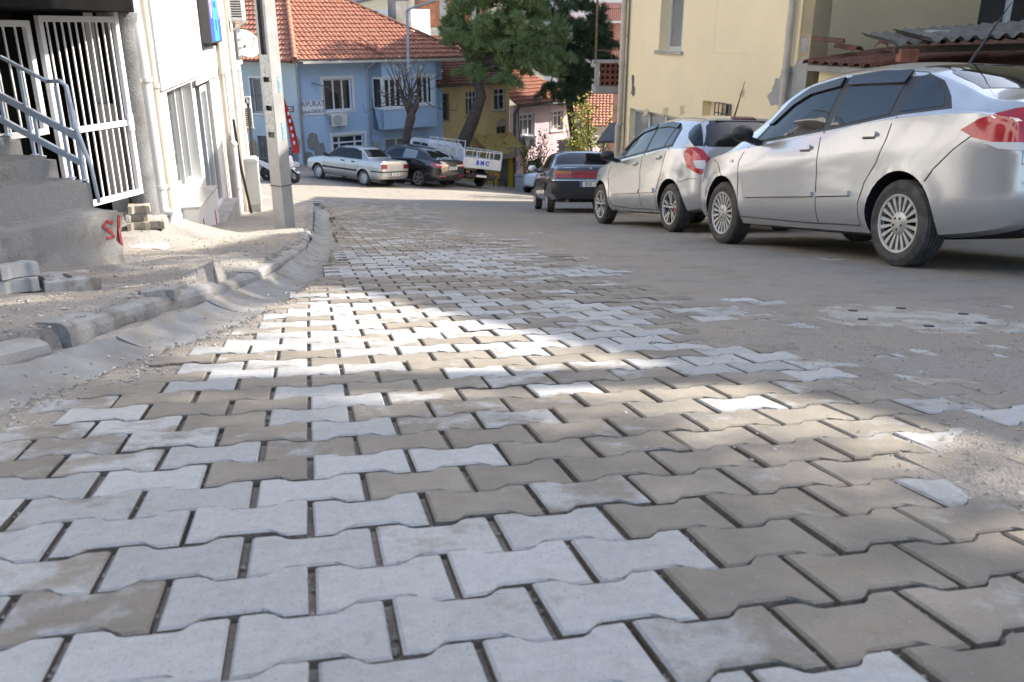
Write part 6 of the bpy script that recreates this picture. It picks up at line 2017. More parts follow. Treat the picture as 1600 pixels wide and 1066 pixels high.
        H = [cast(p) for p in vo]
        ok = [h is not None for h in H]
        V = [tuple(h[0] + h[1] * off) if h else (0, 0, 0) for h in H]
        F = [tuple(f) for f in fo if all(ok[i] for i in f)]
        if not F: return None
        # skirt round the boundary so the piece has thickness
        cnt = {}
        for f in F:
            for i in range(len(f)):
                e = (f[i], f[(i + 1) % len(f)]); k = tuple(sorted(e)); cnt.setdefault(k, []).append(e)
        m = {}
        for k, es in cnt.items():
            if len(es) == 1:
                for i in k:
                    if i not in m: m[i] = len(V); V.append(tuple(H[i][0] - H[i][1] * skirt))
        F += [(e[0][1], e[0][0], m[e[0][0]], m[e[0][1]]) for e in cnt.values() if len(e) == 1]
        b = MB(); b.add(V, F)
        me = b.mesh(name, mat, fixn=True, smooth=True, angle=40)
        o = link(name, me, parent or self.root)
        if label: o['label'] = label
        return o
    def both(self, name, poly, mat, **k):
        a = self.patch(name, poly, mat, 'L', **k); c = self.patch(name, poly, mat, 'R', **k)
        return a, c
    def line(self, name, pts, mat='trim_black', wd=.007, view='L', off=.0025, parent=None):
        P = [Vector(p) for p in pts]; l = []; r = []
        for i, p in enumerate(P):
            d = (P[min(i + 1, len(P) - 1)] - P[max(i - 1, 0)]).normalized(); n = Vector((-d.y, d.x)) * wd / 2
            l.append(p + n); r.append(p - n)
        return self.patch(name, l + r[::-1], mat, view, off, parent, res=.05, skirt=.004)
    def wheels(self, width=.19, rim=.62, style='fins', rimmat='alloy', n=16, caliper=False):
        R = self.R; ri = R * rim + .02
        hw = width / 2
        prof = [(ri - .02, -hw * .80), (ri + .01, -hw * .92), (ri + (R - ri) * .5, -hw * 1.04), (R - .03, -hw * .98), (R - .008, -hw * .82)]
        for k in range(-2, 3):
            c_ = k * hw * .30
            prof += [(R, c_ - hw * .11), (R, c_ + hw * .09), (R - .009, c_ + hw * .10), (R - .009, c_ + hw * .18)]
        prof += [(R - .008, hw * .82), (R - .03, hw * .98), (ri + (R - ri) * .5, hw * 1.04), (ri + .01, hw * .92), (ri - .02, hw * .80), (ri - .03, .0), (ri - .02, -hw * .80)]
        RT = Matrix.Rotation(-math.pi / 2, 4, 'X')           # local z of the lathe -> +y (outer side)
        tb = MB().lathe(prof, 48, RT, close=False)
        # sipes across the shoulders
        tyre = tb.mesh('wheel', 'tyre_dust', smooth=True, angle=28, fixn=True)
        rb_ = MB()
        rb_.lathe([(ri - .004, hw * .80), (ri + .004, hw * .92), (ri - .012, hw * .90), (ri - .022, hw * .70), (ri - .03, -hw * .5)], 48, RT, close=False)
        if style == 'fins':
            rb_.lathe([(.0, hw * .92), (.05, hw * .92), (.07, hw * .86), (.085, hw * .74)], 24, RT, close=False)
            for k in range(n):
                a = 2 * math.pi * k / n; ra = Matrix.Rotation(a, 4, 'Y')
                d0, d1 = .075, ri - .012
                w0, w1 = .016, .030
                z0, z1 = hw * .76, hw * .84
                vs = [(-w0 / 2, z0, d0), (w0 / 2, z0, d0), (w1 / 2, z1, d1), (-w1 / 2, z1, d1), (-w0 / 2, z0 - .02, d0), (w0 / 2, z0 - .02, d0), (w1 / 2, z1 - .03, d1), (-w1 / 2, z1 - .03, d1)]
                rb_.add([ra @ Vector(v) for v in vs], [(3, 2, 1, 0), (4, 5, 6, 7), (0, 1, 5, 4), (1, 2, 6, 5), (2, 3, 7, 6), (3, 0, 4, 7)])
        elif style == 'twin':
            rb_.lathe([(.0, hw * .80), (.04, hw * .80), (.06, hw * .72)], 20, RT, close=False)
            for k in range(5):
                for da in (-.20, .20):
                    a = 2 * math.pi * k / 5 + da * .55; a1 = 2 * math.pi * k / 5 + da
                    p = lambda ang, d, wv, z: Vector((math.sin(ang) * d + math.cos(ang) * wv, z, math.cos(ang) * d - math.sin(ang) * wv))
                    d0, d1 = .045, ri - .012; w0, w1 = .020, .030
                    z0, z1 = hw * .72, hw * .86
                    vs = [p(a, d0, -w0 / 2, z0), p(a, d0, w0 / 2, z0), p(a1, d1, w1 / 2, z1), p(a1, d1, -w1 / 2, z1)]
                    vs += [v - Vector((0, .03, 0)) for v in vs]
                    rb_.add(vs, [(3, 2, 1, 0), (4, 5, 6, 7), (0, 1, 5, 4), (1, 2, 6, 5), (2, 3, 7, 6), (3, 0, 4, 7)])
        else:                                                 # pressed steel with vent holes hinted by a ring of slots
            rb_.lathe([(.0, hw * .70), (.05, hw * .72), (.075, hw * .55), (ri * .62, hw * .62), (ri * .8, hw * .46), (ri - .01, hw * .55)], 36, RT, close=False)
        rimme = rb_.mesh('rim', rimmat, smooth=True, angle=30, fixn=True)
        back = MB().lathe([(.0, hw * .25), (ri - .03, hw * .2)], 32, RT, close=False).mesh('brake_disc', 'dark', fixn=True)
        hubm = MB()
        for k in range(5):
            a = 2 * math.pi * k / 5 + .3
            hubm.lathe([(.0, hw * .93), (.011, hw * .93), (.012, hw * .80)], 8, RT @ Matrix.Translation((.042 * math.cos(a), .042 * math.sin(a), 0)), close=False)
        hubme = hubm.mesh('wheel_bolts', 'trim_black', fixn=True)
        if style == 'slots':
            sl_ = MB()
            for k in range(10):
                a = 2 * math.pi * k / 10
                sl_.lathe([(.0, hw * .60), (.018, hw * .60), (.018, hw * .5)], 8, RT @ Matrix.Translation((ri * .80 * math.cos(a), ri * .80 * math.sin(a), 0)), close=False)
            hubme = sl_.mesh('vent_hole', 'dark', fixn=True)
        for xa in (-self.wb / 2, self.wb / 2):
            for sg_ in (1, -1):
                m_ = Matrix.Translation((xa, sg_ * self.track, R)) @ (Matrix.Identity(4) if sg_ > 0 else Matrix.Rotation(math.pi, 4, 'Z'))
                wl = link('wheel', tyre, self.root, m_)
                link('rim', rimme, wl); link('brake_disc', back, wl)
                if style != 'plain': link('wheel_bolts' if style != 'slots' else 'vent_holes', hubme, wl)
                if caliper and xa < 0:
                    cl_ = MB().bar((-.11, hw * .45, .05), (-.11, hw * .45, -.06), .05, .05).build('caliper', 'panel_red', wl)
    def mirror(self, s, z, y, mat='trim_black', sx=1.):
        for sg_ in (1, -1):
            q = Matrix.Translation((self.s2x(s), sg_ * (y + .13), z + .06)) @ Matrix.Diagonal((.085 * sx, .105, .075, 1))
            b = MB().lathe([(0.0, -1), (.45, -.9), (.8, -.6), (1, -.1), (.98, .35), (.8, .7), (.45, .93), (0, 1)], 20, q @ Matrix.Rotation(math.pi / 2, 4, 'Y'), close=False)
            m = b.build('wing_mirror', mat, self.root, smooth=True)
            MB().bar((self.s2x(s), sg_ * (y - .06), z - .03), (self.s2x(s), sg_ * (y + .10), z + .02), .06, .05).build('mirror_stalk', 'trim_black', m)
    def handle(self, s, z, mat):
        for vw in ('L', 'R'):
            self.patch('door_handle', [(s - .085, z - .018), (s + .085, z - .014), (s + .09, z + .008), (s + .06, z + .022), (s - .07, z + .020), (s - .092, z + .004)], mat, vw, .022, res=.03)
            self.patch('handle_recess', [(s - .07, z - .034), (s + .07, z - .030), (s + .075, z - .016), (s - .075, z - .020)], 'trim_black', vw, .002, res=.03, skirt=.004)
    def plate(self, txt, y, z, sb_=.52, mat='plate_white', text_mat='trim_black'):
        h = self.bvh.ray_cast(Vector((-6, y, z)), Vector((1, 0, 0)))[0]
        t = Matrix.Translation((h.x - .012, y, z)) @ Matrix.Rotation(-math.pi / 2, 4, 'Z') @ Matrix.Rotation(math.pi / 2, 4, 'X')
        pl = MB().box(-sb_ / 2, sb_ / 2, -.055, .055, -.006, .0).build('number_plate', mat, self.root); pl.matrix_local = t
        bl2 = MB().box(-sb_ / 2 + .003, -sb_ / 2 + .045, -.052, .052, .0003, .0015).build('plate_band', 'plate_blue', pl)
        if txt: text('plate_text', txt, .095, text_mat, pl, Matrix.Translation((.02, -.002, .0008)), .0006, sx=.82, bold=.002)
        return pl
    def place(self, rl, hd):
        """rl: contact point of the rear left tyre (its outer edge); hd: heading on the ground"""
        hd = Vector((hd[0], hd[1])).normalized(); lf_ = Vector((-hd.y, hd.x))
        c = Vector((rl[0], rl[1])) + hd * (self.wb / 2) - lf_ * (self.track + .09)
        def gp(p): return Vector((p.x, p.y, G(p.x, p.y)))
        f, r = gp(c + hd * self.wb / 2), gp(c - hd * self.wb / 2)
        l, q = gp(c + lf_ * .8), gp(c - lf_ * .8)
        X = (f - r).normalized(); Y = (l - q).normalized(); Z = X.cross(Y).normalized(); Y = Z.cross(X)
        m_ = Matrix((X, Y, Z)).transposed().to_4x4(); m_.translation = (f + r) / 2 + Z * .004
        self.root.matrix_world = m_

SEDAN = dict(
    zt=[(0, .66), (.02, .80), (.05, .98), (.09, 1.09), (.16, 1.125), (.34, 1.155), (.48, 1.195), (.75, 1.31), (1.05, 1.42), (1.4, 1.49), (1.75, 1.528), (2.15, 1.54), (2.55, 1.515), (2.85, 1.435), (3.2, 1.235), (3.52, 1.045), (3.64, .995), (4.0, .93), (4.3, .82), (4.48, .68), (4.56, .52)],
    zsh=[(0, .58), (.05, .88), (.12, .97), (.5, 1.03), (1.1, 1.045), (2.0, .99), (3.0, .935), (3.5, .90), (4.0, .84), (4.3, .72), (4.5, .58), (4.56, .47)],
    w=[(0, .62), (.03, .70), (.08, .75), (.2, .80), (.45, .845), (1.0, .862), (3.4, .862), (3.9, .84), (4.2, .78), (4.4, .68), (4.5, .56), (4.56, .42)],
    wt=[(0, .5), (.1, .67), (.35, .70), (.6, .655), (.9, .605), (1.2, .585), (1.7, .575), (2.3, .59), (2.8, .605), (3.2, .645), (3.6, .73), (4.0, .70), (4.3, .62), (4.56, .35)],
    zb=[(0, .44), (.06, .34), (.2, .28), (.6, .22), (1, .19), (3.6, .19), (4.2, .22), (4.5, .30), (4.56, .40)],
    re=[(0, .05), (.5, .05), (.9, .07), (1.4, .085), (2.8, .085), (3.4, .06), (3.7, .05), (4.56, .05)])
HATCH = dict(
    zt=[(0, .58), (.02, .75), (.05, .93), (.10, 1.06), (.18, 1.18), (.30, 1.33), (.42, 1.41), (.7, 1.455), (1.3, 1.488), (1.8, 1.475), (2.2, 1.415), (2.6, 1.245), (2.95, 1.06), (3.1, 1.0), (3.5, .93), (3.8, .80), (3.93, .66), (4.0, .5)],
    zsh=[(0, .5), (.05, .84), (.12, .94), (.3, 1.02), (.8, 1.035), (1.5, .985), (2.4, .925), (3.0, .89), (3.5, .82), (3.8, .68), (4, .45)],
    w=[(0, .60), (.03, .68), (.08, .735), (.2, .80), (.45, .85), (.8, .865), (2.8, .857), (3.3, .83), (3.6, .76), (3.85, .62), (4, .42)],
    wt=[(0, .5), (.1, .64), (.25, .60), (.5, .565), (.9, .565), (1.5, .58), (2.2, .60), (2.7, .64), (3.1, .71), (3.5, .68), (3.8, .58), (4, .34)],
    zb=[(0, .40), (.06, .30), (.2, .26), (.6, .2), (3.1, .19), (3.7, .22), (3.95, .30), (4, .38)],
    re=[(0, .05), (.3, .06), (.6, .085), (2.2, .085), (2.8, .06), (3.2, .05), (4, .05)])
BOXY = dict(
    zt=[(0, .64), (.015, .80), (.04, .965), (.08, 1.0), (.5, 1.02), (.78, 1.04), (1.05, 1.20), (1.30, 1.345), (1.50, 1.39), (2.0, 1.41), (2.5, 1.395), (2.72, 1.345), (3.0, 1.18), (3.28, 1.01), (3.42, .96), (4.1, .86), (4.36, .80), (4.43, .66), (4.46, .52)],
    zsh=[(0, .58), (.04, .86), (.1, .915), (.6, .935), (1.6, .93), (3.2, .90), (4.0, .80), (4.36, .70), (4.46, .46)],
    w=[(0, .74), (.03, .79), (.08, .815), (.3, .835), (1.0, .85), (3.4, .85), (4.0, .83), (4.3, .80), (4.42, .74), (4.46, .66)],
    wt=[(0, .66), (.1, .72), (.7, .72), (.95, .66), (1.35, .60), (1.8, .595), (2.5, .61), (2.9, .65), (3.3, .73), (3.8, .73), (4.3, .68), (4.46, .55)],
    zb=[(0, .40), (.06, .30), (.3, .26), (1, .22), (3.6, .21), (4.2, .24), (4.46, .36)],
    re=[(0, .03), (.7, .04), (1.3, .07), (2.6, .07), (3.2, .04), (4.46, .03)], flare=.008, crease=.004)
def scaled(c, L0, L1, hz=1., hw=1.):
    o = {}
    for k, v in c.items():
        if not isinstance(v, list): o[k] = v; continue
        m = hz if k in ('zt', 'zsh') else hw if k in ('w', 'wt') else 1
        o[k] = [(s * L1 / L0, z * m) for s, z in v]
    return o

# ---- near silver sedan
ca = Car('parked_car', 'silver sedan with dark window visors parked before the tiled lean-to', 4.56, 1.0, 2.603, .308, SEDAN, 'paint_silver', group='cars parked along the street')
ca.both('window_surround', [(.64, 1.075), (1.1, 1.07), (2.0, 1.012), (3.19, .955), (3.02, 1.11), (2.75, 1.315), (2.5, 1.405), (2.2, 1.437), (1.8, 1.440), (1.4, 1.415), (1.15, 1.375), (.92, 1.29), (.74, 1.165)], 'trim_black', off=.002)
ca.both('window', [(2.04, 1.035), (3.06, .985), (2.90, 1.14), (2.68, 1.305), (2.46, 1.385), (2.06, 1.41)], 'car_glass', off=.0045)
ca.both('window', [(1.24, 1.085), (1.95, 1.038), (1.95, 1.41), (1.6, 1.402), (1.30, 1.37)], 'car_glass', off=.0045)
ca.both('window', [(.73, 1.098), (1.15, 1.092), (1.15, 1.345), (.98, 1.285), (.82, 1.19)], 'car_glass', off=.0045)
ca.both('window_visor', [(2.06, 1.365), (2.46, 1.34), (2.68, 1.265), (2.90, 1.12), (2.98, 1.12), (2.75, 1.31), (2.5, 1.402), (2.06, 1.437)], 'visor', off=.022)
ca.both('window_visor', [(1.28, 1.305), (1.6, 1.335), (1.97, 1.365), (1.97, 1.437), (1.6, 1.43), (1.28, 1.39)], 'visor', off=.022)
ca.patch('rear_window', [(-.60, 1.20), (.60, 1.20), (.54, 1.33), (.49, 1.43), (-.49, 1.43), (-.54, 1.33)], 'car_glass', 'B', .003)
ca.patch('windscreen', [(-.60, 1.03), (.60, 1.03), (.53, 1.40), (-.53, 1.40)], 'car_glass', 'F', .003)
for vw in 'LR':
    ca.line('panel_gap', [(3.24, .30), (3.27, .55), (3.30, .80), (3.20, .935)], view=vw)
    ca.line('panel_gap', [(1.99, .27), (2.00, .60), (2.01, 1.01)], view=vw)
    ca.line('panel_gap', [(1.45, .28), (1.44, .45), (1.38, .60), (1.26, .74), (1.18, .90), (1.14, 1.06)], view=vw)
    ca.line('panel_gap', [(1.45, .275), (2.2, .268), (3.24, .285)], view=vw)
    ca.line('panel_gap', [(.74, .60), (.68, .68), (.52, .80), (.36, .90)], view=vw)
    ca.line('panel_gap', [(3.6, .68), (3.75, .80), (3.9, .85)], view=vw)
    ca.patch('door_moulding', [(1.55, .500), (1.97, .490), (1.97, .525), (1.55, .535)], 'paint_silver', vw, .022)
    ca.patch('door_moulding', [(2.03, .489), (3.12, .470), (3.12, .505), (2.03, .524)], 'paint_silver', vw, .022)
    ca.line('moulding_shadow', [(1.56, .497), (1.97, .487)], view=vw, wd=.010, off=.012); ca.line('moulding_shadow', [(2.04, .486), (3.11, .467)], view=vw, wd=.010, off=.012)  # dark line painted below each moulding as its shadow
    ca.patch('indicator', [(3.42, .80), (3.47, .80), (3.47, .825), (3.42, .825)], 'lamp_clear', vw, .008, res=.02)
ca.handle(2.20, .885, 'paint_silver'); ca.handle(1.38, .945, 'paint_silver')
ca.mirror(3.00, .985, .86)
ca.patch('tail_lamp', [(-1.36, .81), (-1.12, .815), (-.92, .83), (-.78, .87), (-.70, .925), (-.80, .985), (-1.0, 1.035), (-1.36, 1.06)], 'lamp_red', 'D', .008, res=.05)
ca.patch('reverse_lamp', [(-1.36, .775), (-1.10, .775), (-.93, .795), (-.84, .835), (-.92, .835), (-1.12, .822), (-1.36, .815)], 'lamp_clear', 'D', .012, res=.04)
ca.patch('tail_lamp', [(-1.36, .81), (-1.12, .815), (-.92, .83), (-.78, .87), (-.70, .925), (-.80, .985), (-1.0, 1.035), (-1.36, 1.06)], 'lamp_red', 'E', .008, res=.05)
ca.patch('fog_lamp', [(-1.5, .53), (-1.12, .525), (-1.10, .545), (-1.5, .565)], 'lamp_red', 'D', .010, res=.04)
ca.patch('bumper_strip', [(-1.5, .575), (-1.12, .565), (-1.06, .59), (-1.12, .625), (-1.5, .635)], 'paint_silver', 'D', .016, res=.04)
ca.line('panel_gap', [(-.74, .99), (-.74, .70), (.74, .70), (.74, .99)], view='B')
ca.plate('', 0, .80)
ca.patch('headlamp', [(.40, .66), (.75, .70), (.78, .82), (.45, .76)], 'lamp_clear', 'F', .004); ca.patch('headlamp', [(-.40, .66), (-.75, .70), (-.78, .82), (-.45, .76)], 'lamp_clear', 'F', .004)
ca.patch('grille', [(-.35, .58), (.35, .58), (.32, .66), (-.32, .66)], 'trim_black', 'F', .004)
MB().path([(ca.s2x(1.42), 0, 1.40), (ca.s2x(1.45), 0, 1.44), (ca.s2x(1.05), .0, 1.86)], [.022, .014, .003], 7).build('aerial', 'trim_black', ca.root, smooth=True)
ca.wheels(.195, .60, 'fins', n=18)
ca.place((2.75, 5.98), (-.252, .968))

# ---- silver hatchback
cc = Car('parked_car', 'silver five-door hatchback parked ahead of the silver sedan', 4.0, .64, 2.511, .303, HATCH, 'paint_silver', group='cars parked along the street')
cc.both('window_surround', [(.70, 1.065), (1.5, 1.02), (2.70, .945), (2.52, 1.10), (2.28, 1.265), (2.05, 1.36), (1.7, 1.402), (1.2, 1.402), (.95, 1.375), (.78, 1.29)], 'trim_black', off=.002)
cc.both('window', [(1.60, 1.04), (2.60, .975), (2.45, 1.11), (2.24, 1.25), (2.02, 1.335), (1.62, 1.372)], 'car_glass', off=.0045)
cc.both('window', [(.98, 1.075), (1.52, 1.045), (1.54, 1.375), (1.2, 1.375), (1.0, 1.355)], 'car_glass', off=.0045)
cc.both('window', [(.76, 1.088), (.94, 1.078), (.96, 1.34), (.84, 1.28)], 'car_glass', off=.0045)
cc.both('window_visor', [(1.62, 1.345), (2.02, 1.305), (2.24, 1.22), (2.45, 1.08), (2.53, 1.095), (2.28, 1.262), (2.05, 1.357), (1.62, 1.402)], 'visor', off=.02)
cc.both('window_visor', [(.92, 1.30), (1.2, 1.34), (1.55, 1.345), (1.55, 1.402), (1.2, 1.40), (.92, 1.362)], 'visor', off=.02)
cc.patch('rear_window', [(-.66, 1.04), (.66, 1.04), (.585, 1.20), (.52, 1.365), (-.52, 1.365), (-.585, 1.20)], 'car_glass', 'B', .004)
u1_ = (cc.x0 + .80) * .7071; u2_ = (cc.x0 + 1.20) * .7071
for vw in 'DE': cc.patch('quarter_glass', [(u1_, 1.05), (u1_ + .12, 1.05), (u2_ - .03, 1.16), (u2_, 1.23), (u2_ - .06, 1.31), (u1_ + .12, 1.345), (u1_ + .05, 1.2)], 'car_glass', vw, .004, res=.04)
cc.patch('windscreen', [(-.58, 1.05), (.58, 1.05), (.50, 1.40), (-.50, 1.40)], 'car_glass', 'F', .003)
cc.patch('brake_lamp', [(-.16, 1.385), (.16, 1.385), (.15, 1.415), (-.15, 1.415)], 'lamp_dark', 'B', .014, res=.03)
for vw in 'LR':
    cc.line('panel_gap', [(2.74, .30), (2.78, .55), (2.80, .80), (2.72, .93)], view=vw)
    cc.line('panel_gap', [(1.57, .27), (1.575, .60), (1.585, 1.02)], view=vw)
    cc.line('panel_gap', [(1.06, .28), (1.05, .45), (.99, .60), (.90, .74), (.84, .90), (.80, 1.06)], view=vw)
    cc.line('panel_gap', [(1.06, .275), (1.9, .265), (2.74, .285)], view=vw)
    cc.patch('door_moulding', [(1.10, .495), (1.55, .485), (1.55, .53), (1.14, .55)], 'paint_silver', vw, .022)
    cc.patch('door_moulding', [(1.60, .484), (2.60, .46), (2.60, .48), (1.60, .529)], 'paint_silver', vw, .022)
    cc.line('moulding_shadow', [(1.11, .492), (1.55, .482)], view=vw, wd=.010, off=.012); cc.line('moulding_shadow', [(1.61, .481), (2.59, .457)], view=vw, wd=.010, off=.012)  # painted shadow line under the hatchback's mouldings
    cc.line('panel_gap', [(.40, .62), (.22, .66), (.12, .66)], view=vw)
cc.handle(1.80, .885, 'paint_silver'); cc.handle(1.02, .945, 'paint_silver')
cc.mirror(2.52, .955, .85)
q0 = (cc.x0 + .12 + .70) * .7071
for vw in 'DE':
    cc.patch('tail_lamp', [(q0 - .10, .70), (q0 + .03, .73), (q0 + .16, .80), (q0 + .235, .94), (q0 + .205, 1.035), (q0 + .08, 1.035), (q0 - .02, 1.0), (q0 - .11, .90)], 'lamp_red', vw, .010, res=.04)
    cc.patch('reverse_lamp', [(q0 - .09, .765), (q0 + .035, .785), (q0 + .075, .875), (q0 - .06, .875)], 'lamp_clear', vw, .014, res=.03)
cc.plate('', 0, .72)
cc.patch('headlamp', [(.38, .66), (.66, .70), (.70, .84), (.45, .78)], 'lamp_clear', 'F', .004); cc.patch('headlamp', [(-.38, .66), (-.66, .70), (-.70, .84), (-.45, .78)], 'lamp_clear', 'F', .004)
MB().path([(cc.s2x(.62), 0, 1.45), (cc.s2x(.40), 0, 1.85)], [.012, .003], 6).build('aerial', 'trim_black', cc.root)
cc.wheels(.195, .62, 'twin', caliper=True)
cc.place((2.0, 10.77), (-.255, .967))

# ---- dark blue-grey sedan seen from behind
cd = Car('parked_car', 'old dark blue-grey sedan with a full-width red rear panel', 4.46, 1.02, 2.60, .30, scaled(BOXY, 4.46, 4.46, .985, 1.), 'paint_grey_blue', group='cars parked along the street', Ns=100)
def boxy_glass(c, L, w=1.):
    k = L / 4.46
    f = lambda P: [(s * k, z) for s, z in P]
    c.both('window_surround', f([(1.12, .965), (3.22, .945), (2.68, 1.325), (2.45, 1.352), (1.55, 1.352), (1.36, 1.30)]), 'trim_black', off=.002)
    c.both('window', f([(2.08, .985), (3.08, .975), (2.64, 1.295), (2.42, 1.325), (2.08, 1.328)]), 'car_glass', off=.0045)
    c.both('window', f([(1.48, .985), (2.02, .985), (2.02, 1.328), (1.60, 1.328), (1.50, 1.30)]), 'car_glass', off=.0045)
    c.both('window', f([(1.22, .99), (1.44, .988), (1.45, 1.28), (1.38, 1.26)]), 'car_glass', off=.0045)
    c.patch('rear_window', [(-.64 * w, 1.07), (.64 * w, 1.07), (.57 * w, 1.22), (.53 * w, 1.325), (-.53 * w, 1.325), (-.57 * w, 1.22)], 'car_glass', 'B', .004)
    c.patch('windscreen', [(-.62 * w, 1.02), (.62 * w, 1.02), (.53 * w, 1.34), (-.53 * w, 1.34)], 'car_glass', 'F', .004)
    for vw in 'LR':
        c.line('panel_gap', f([(3.22, .30), (3.26, .7), (3.22, .93)]), view=vw)
        c.line('panel_gap', f([(2.05, .28), (2.05, .95)]), view=vw)
        c.line('panel_gap', f([(1.42, .55), (1.30, .72), (1.22, .95)]), view=vw)
boxy_glass(cd, 4.46)
cd.patch('rear_panel', [(-.40, .745), (.40, .745), (.42, .90), (-.42, .90)], 'panel_red', 'B', .006)
for sg_ in (1, -1):
    cd.patch('tail_lamp', [(sg_ * .42, .745), (sg_ * .775, .755), (sg_ * .78, .83), (sg_ * .425, .825)], 'lamp_red', 'B', .010)
    cd.patch('tail_lamp', [(sg_ * .425, .828), (sg_ * .78, .833), (sg_ * .775, .895), (sg_ * .43, .90)], 'lamp_amber', 'B', .010)
cd.patch('panel_strip', [(-.78, .825), (.78, .825), (.78, .832), (-.78, .832)], 'trim_black', 'B', .013, skirt=.01)
cd.patch('bumper', [(-.80, .43), (.80, .43), (.82, .66), (.8, .715), (-.8, .715), (-.82, .66)], 'trim_black', 'B', .05, res=.05, skirt=.05)
cd.patch('chrome_strip', [(-.80, .690), (.80, .690), (.80, .708), (-.80, .708)], 'chrome', 'B', .056, skirt=.02)
cd.both('bumper', [(.0, .43), (.62, .40), (.62, .60), (.0, .71)], 'trim_black', off=.02)
cd.both('side_moulding', [(1.45, .50), (3.3, .49), (3.3, .55), (1.45, .56)], 'trim_black', off=.014)
cd.plate('10 D', -.02, .62); 
for o_ in cd.root.children:
    if o_.name.startswith('number_plate'):
        o_.location.x -= .05
        for q_ in o_.children:
            if q_.name.startswith('plate_text'): q_.location.x -= .11
cd.patch('badge', [(.30, .955), (.58, .955), (.58, .968), (.30, .968)], 'chrome', 'B', .006, res=.05, skirt=.005)
cd.patch('badge', [(-.03, .94), (.03, .94), (.03, .97), (-.03, .97)], 'chrome', 'B', .006, res=.03, skirt=.005)
MB().path([(cd.x0 + .35, .5, .26), (cd.x0 - .02, .5, .27)], .03, 10).build('exhaust_pipe', 'rust', cd.root, smooth=True)
cd.mirror(3.02, .95, .84, 'paint_white')
cd.handle(2.2, .84, 'trim_black'); cd.handle(1.58, .84, 'trim_black')
cd.wheels(.175, .60, 'slots')
cd.place((.77, 19.3), (-.075, .997))

# ---- old silver sedan across the crossing
ce = Car('parked_car', 'old silver sedan with black side mouldings parked before the blue house', 4.14, .92, 2.477, .285, scaled(BOXY, 4.46, 4.14, 1.0, .965), 'paint_silver_old', track=.71, Ns=90)
boxy_glass(ce, 4.14, .96)
for sg_ in (1, -1):
    ce.patch('tail_lamp', [(sg_ * .46, .70), (sg_ * .755, .705), (sg_ * .755, .865), (sg_ * .46, .865)], 'lamp_dark', 'B', .010)
ce.both('side_moulding', [(1.25, .50), (3.12, .49), (3.12, .565), (1.25, .57)], 'trim_black', off=.014)
ce.both('bumper_strip', [(.02, .56), (.52, .55), (.52, .60), (.02, .61)], 'trim_black', off=.014)
ce.patch('bumper_strip', [(-.74, .565), (.74, .565), (.74, .61), (-.74, .61)], 'trim_black', 'B', .016)
ce.plate('10 AY 905', 0.0, .50)
ce.mirror(2.82, .95, .81); ce.handle(2.05, .85, 'trim_black'); ce.handle(1.48, .85, 'trim_black')
ce.wheels(.17, .62, 'slots')
ce.place(tuple(gnd(567, 290))[:2], (-.82, .57))

# ---- black sedan
cf = Car('parked_car', 'glossy black sedan parked between the old silver sedan and the white truck', 4.62, 1.06, 2.70, .315, scaled(SEDAN, 4.56, 4.62, 1., 1.03), 'paint_black', track=.78, Ns=90)
k_ = 4.62 / 4.56
f_ = lambda P: [(s * k_, z) for s, z in P]
cf.both('window', f_([(1.24, 1.075), (1.95, 1.038), (1.95, 1.39), (1.6, 1.385), (1.30, 1.345)]), 'glass_pale', off=.0045)
cf.both('window', f_([(2.04, 1.035), (3.06, .985), (2.90, 1.13), (2.68, 1.28), (2.46, 1.355), (2.06, 1.385)]), 'car_glass', off=.0045)
cf.patch('rear_window', [(-.62, 1.175), (.62, 1.175), (.54, 1.30), (.48, 1.395), (-.48, 1.395), (-.54, 1.30)], 'car_glass', 'B', .003)
cf.patch('windscreen', [(-.60, 1.03), (.60, 1.03), (.53, 1.40), (-.53, 1.40)], 'car_glass', 'F', .003)
for vw in 'DE':
    cf.patch('tail_lamp', [(-1.40, .84), (-1.0, .82), (-.80, .90), (-.76, .97), (-1.0, .98), (-1.40, .96)], 'lamp_red', vw, .008, res=.05)
    cf.patch('reverse_lamp', [(-1.5, .865), (-1.02, .90), (-.98, .945), (-1.5, .92)], 'lamp_clear', vw, .013, res=.05)
    cf.patch('reflector', [(-1.42, .47), (-1.16, .475), (-1.16, .515), (-1.42, .51)], 'lamp_red', vw, .010, res=.04)
cf.plate('35 BF 406', 0, .80, mat='plate_white')
cf.both('door_handle', f_([(2.12, .90), (2.28, .905), (2.28, .93), (2.12, .925)]), 'paint_black', off=.02)
cf.mirror(3.02, .985, .88, 'paint_black')
cf.wheels(.2, .66, 'twin')
cf.place(tuple(gnd(652, 291))[:2], (-.80, .60))

# ---- white hatchback further down the side street
cw_ = Car('parked_car', 'small white car half hidden behind the dark blue-grey sedan', 4.0, .64, 2.511, .30, HATCH, 'paint_white', Ns=70)
cw_.both('window', [(.76, 1.08), (2.60, .965), (2.24, 1.25), (2.02, 1.35), (1.2, 1.38), (.9, 1.33)], 'car_glass', off=.004)
cw_.patch('windscreen', [(-.58, 1.05), (.58, 1.05), (.50, 1.40), (-.50, 1.40)], 'car_glass', 'F', .003)
cw_.patch('rear_window', [(-.6, 1.05), (.6, 1.05), (.50, 1.36), (-.50, 1.36)], 'car_glass', 'B', .003)
cw_.mirror(2.52, .955, .85)
cw_.wheels(.18, .6, 'slots')
pw = at_y(838, 297, 40)
cw_.place((pw.x + 2.3, 41.5), (-.55, -.83))
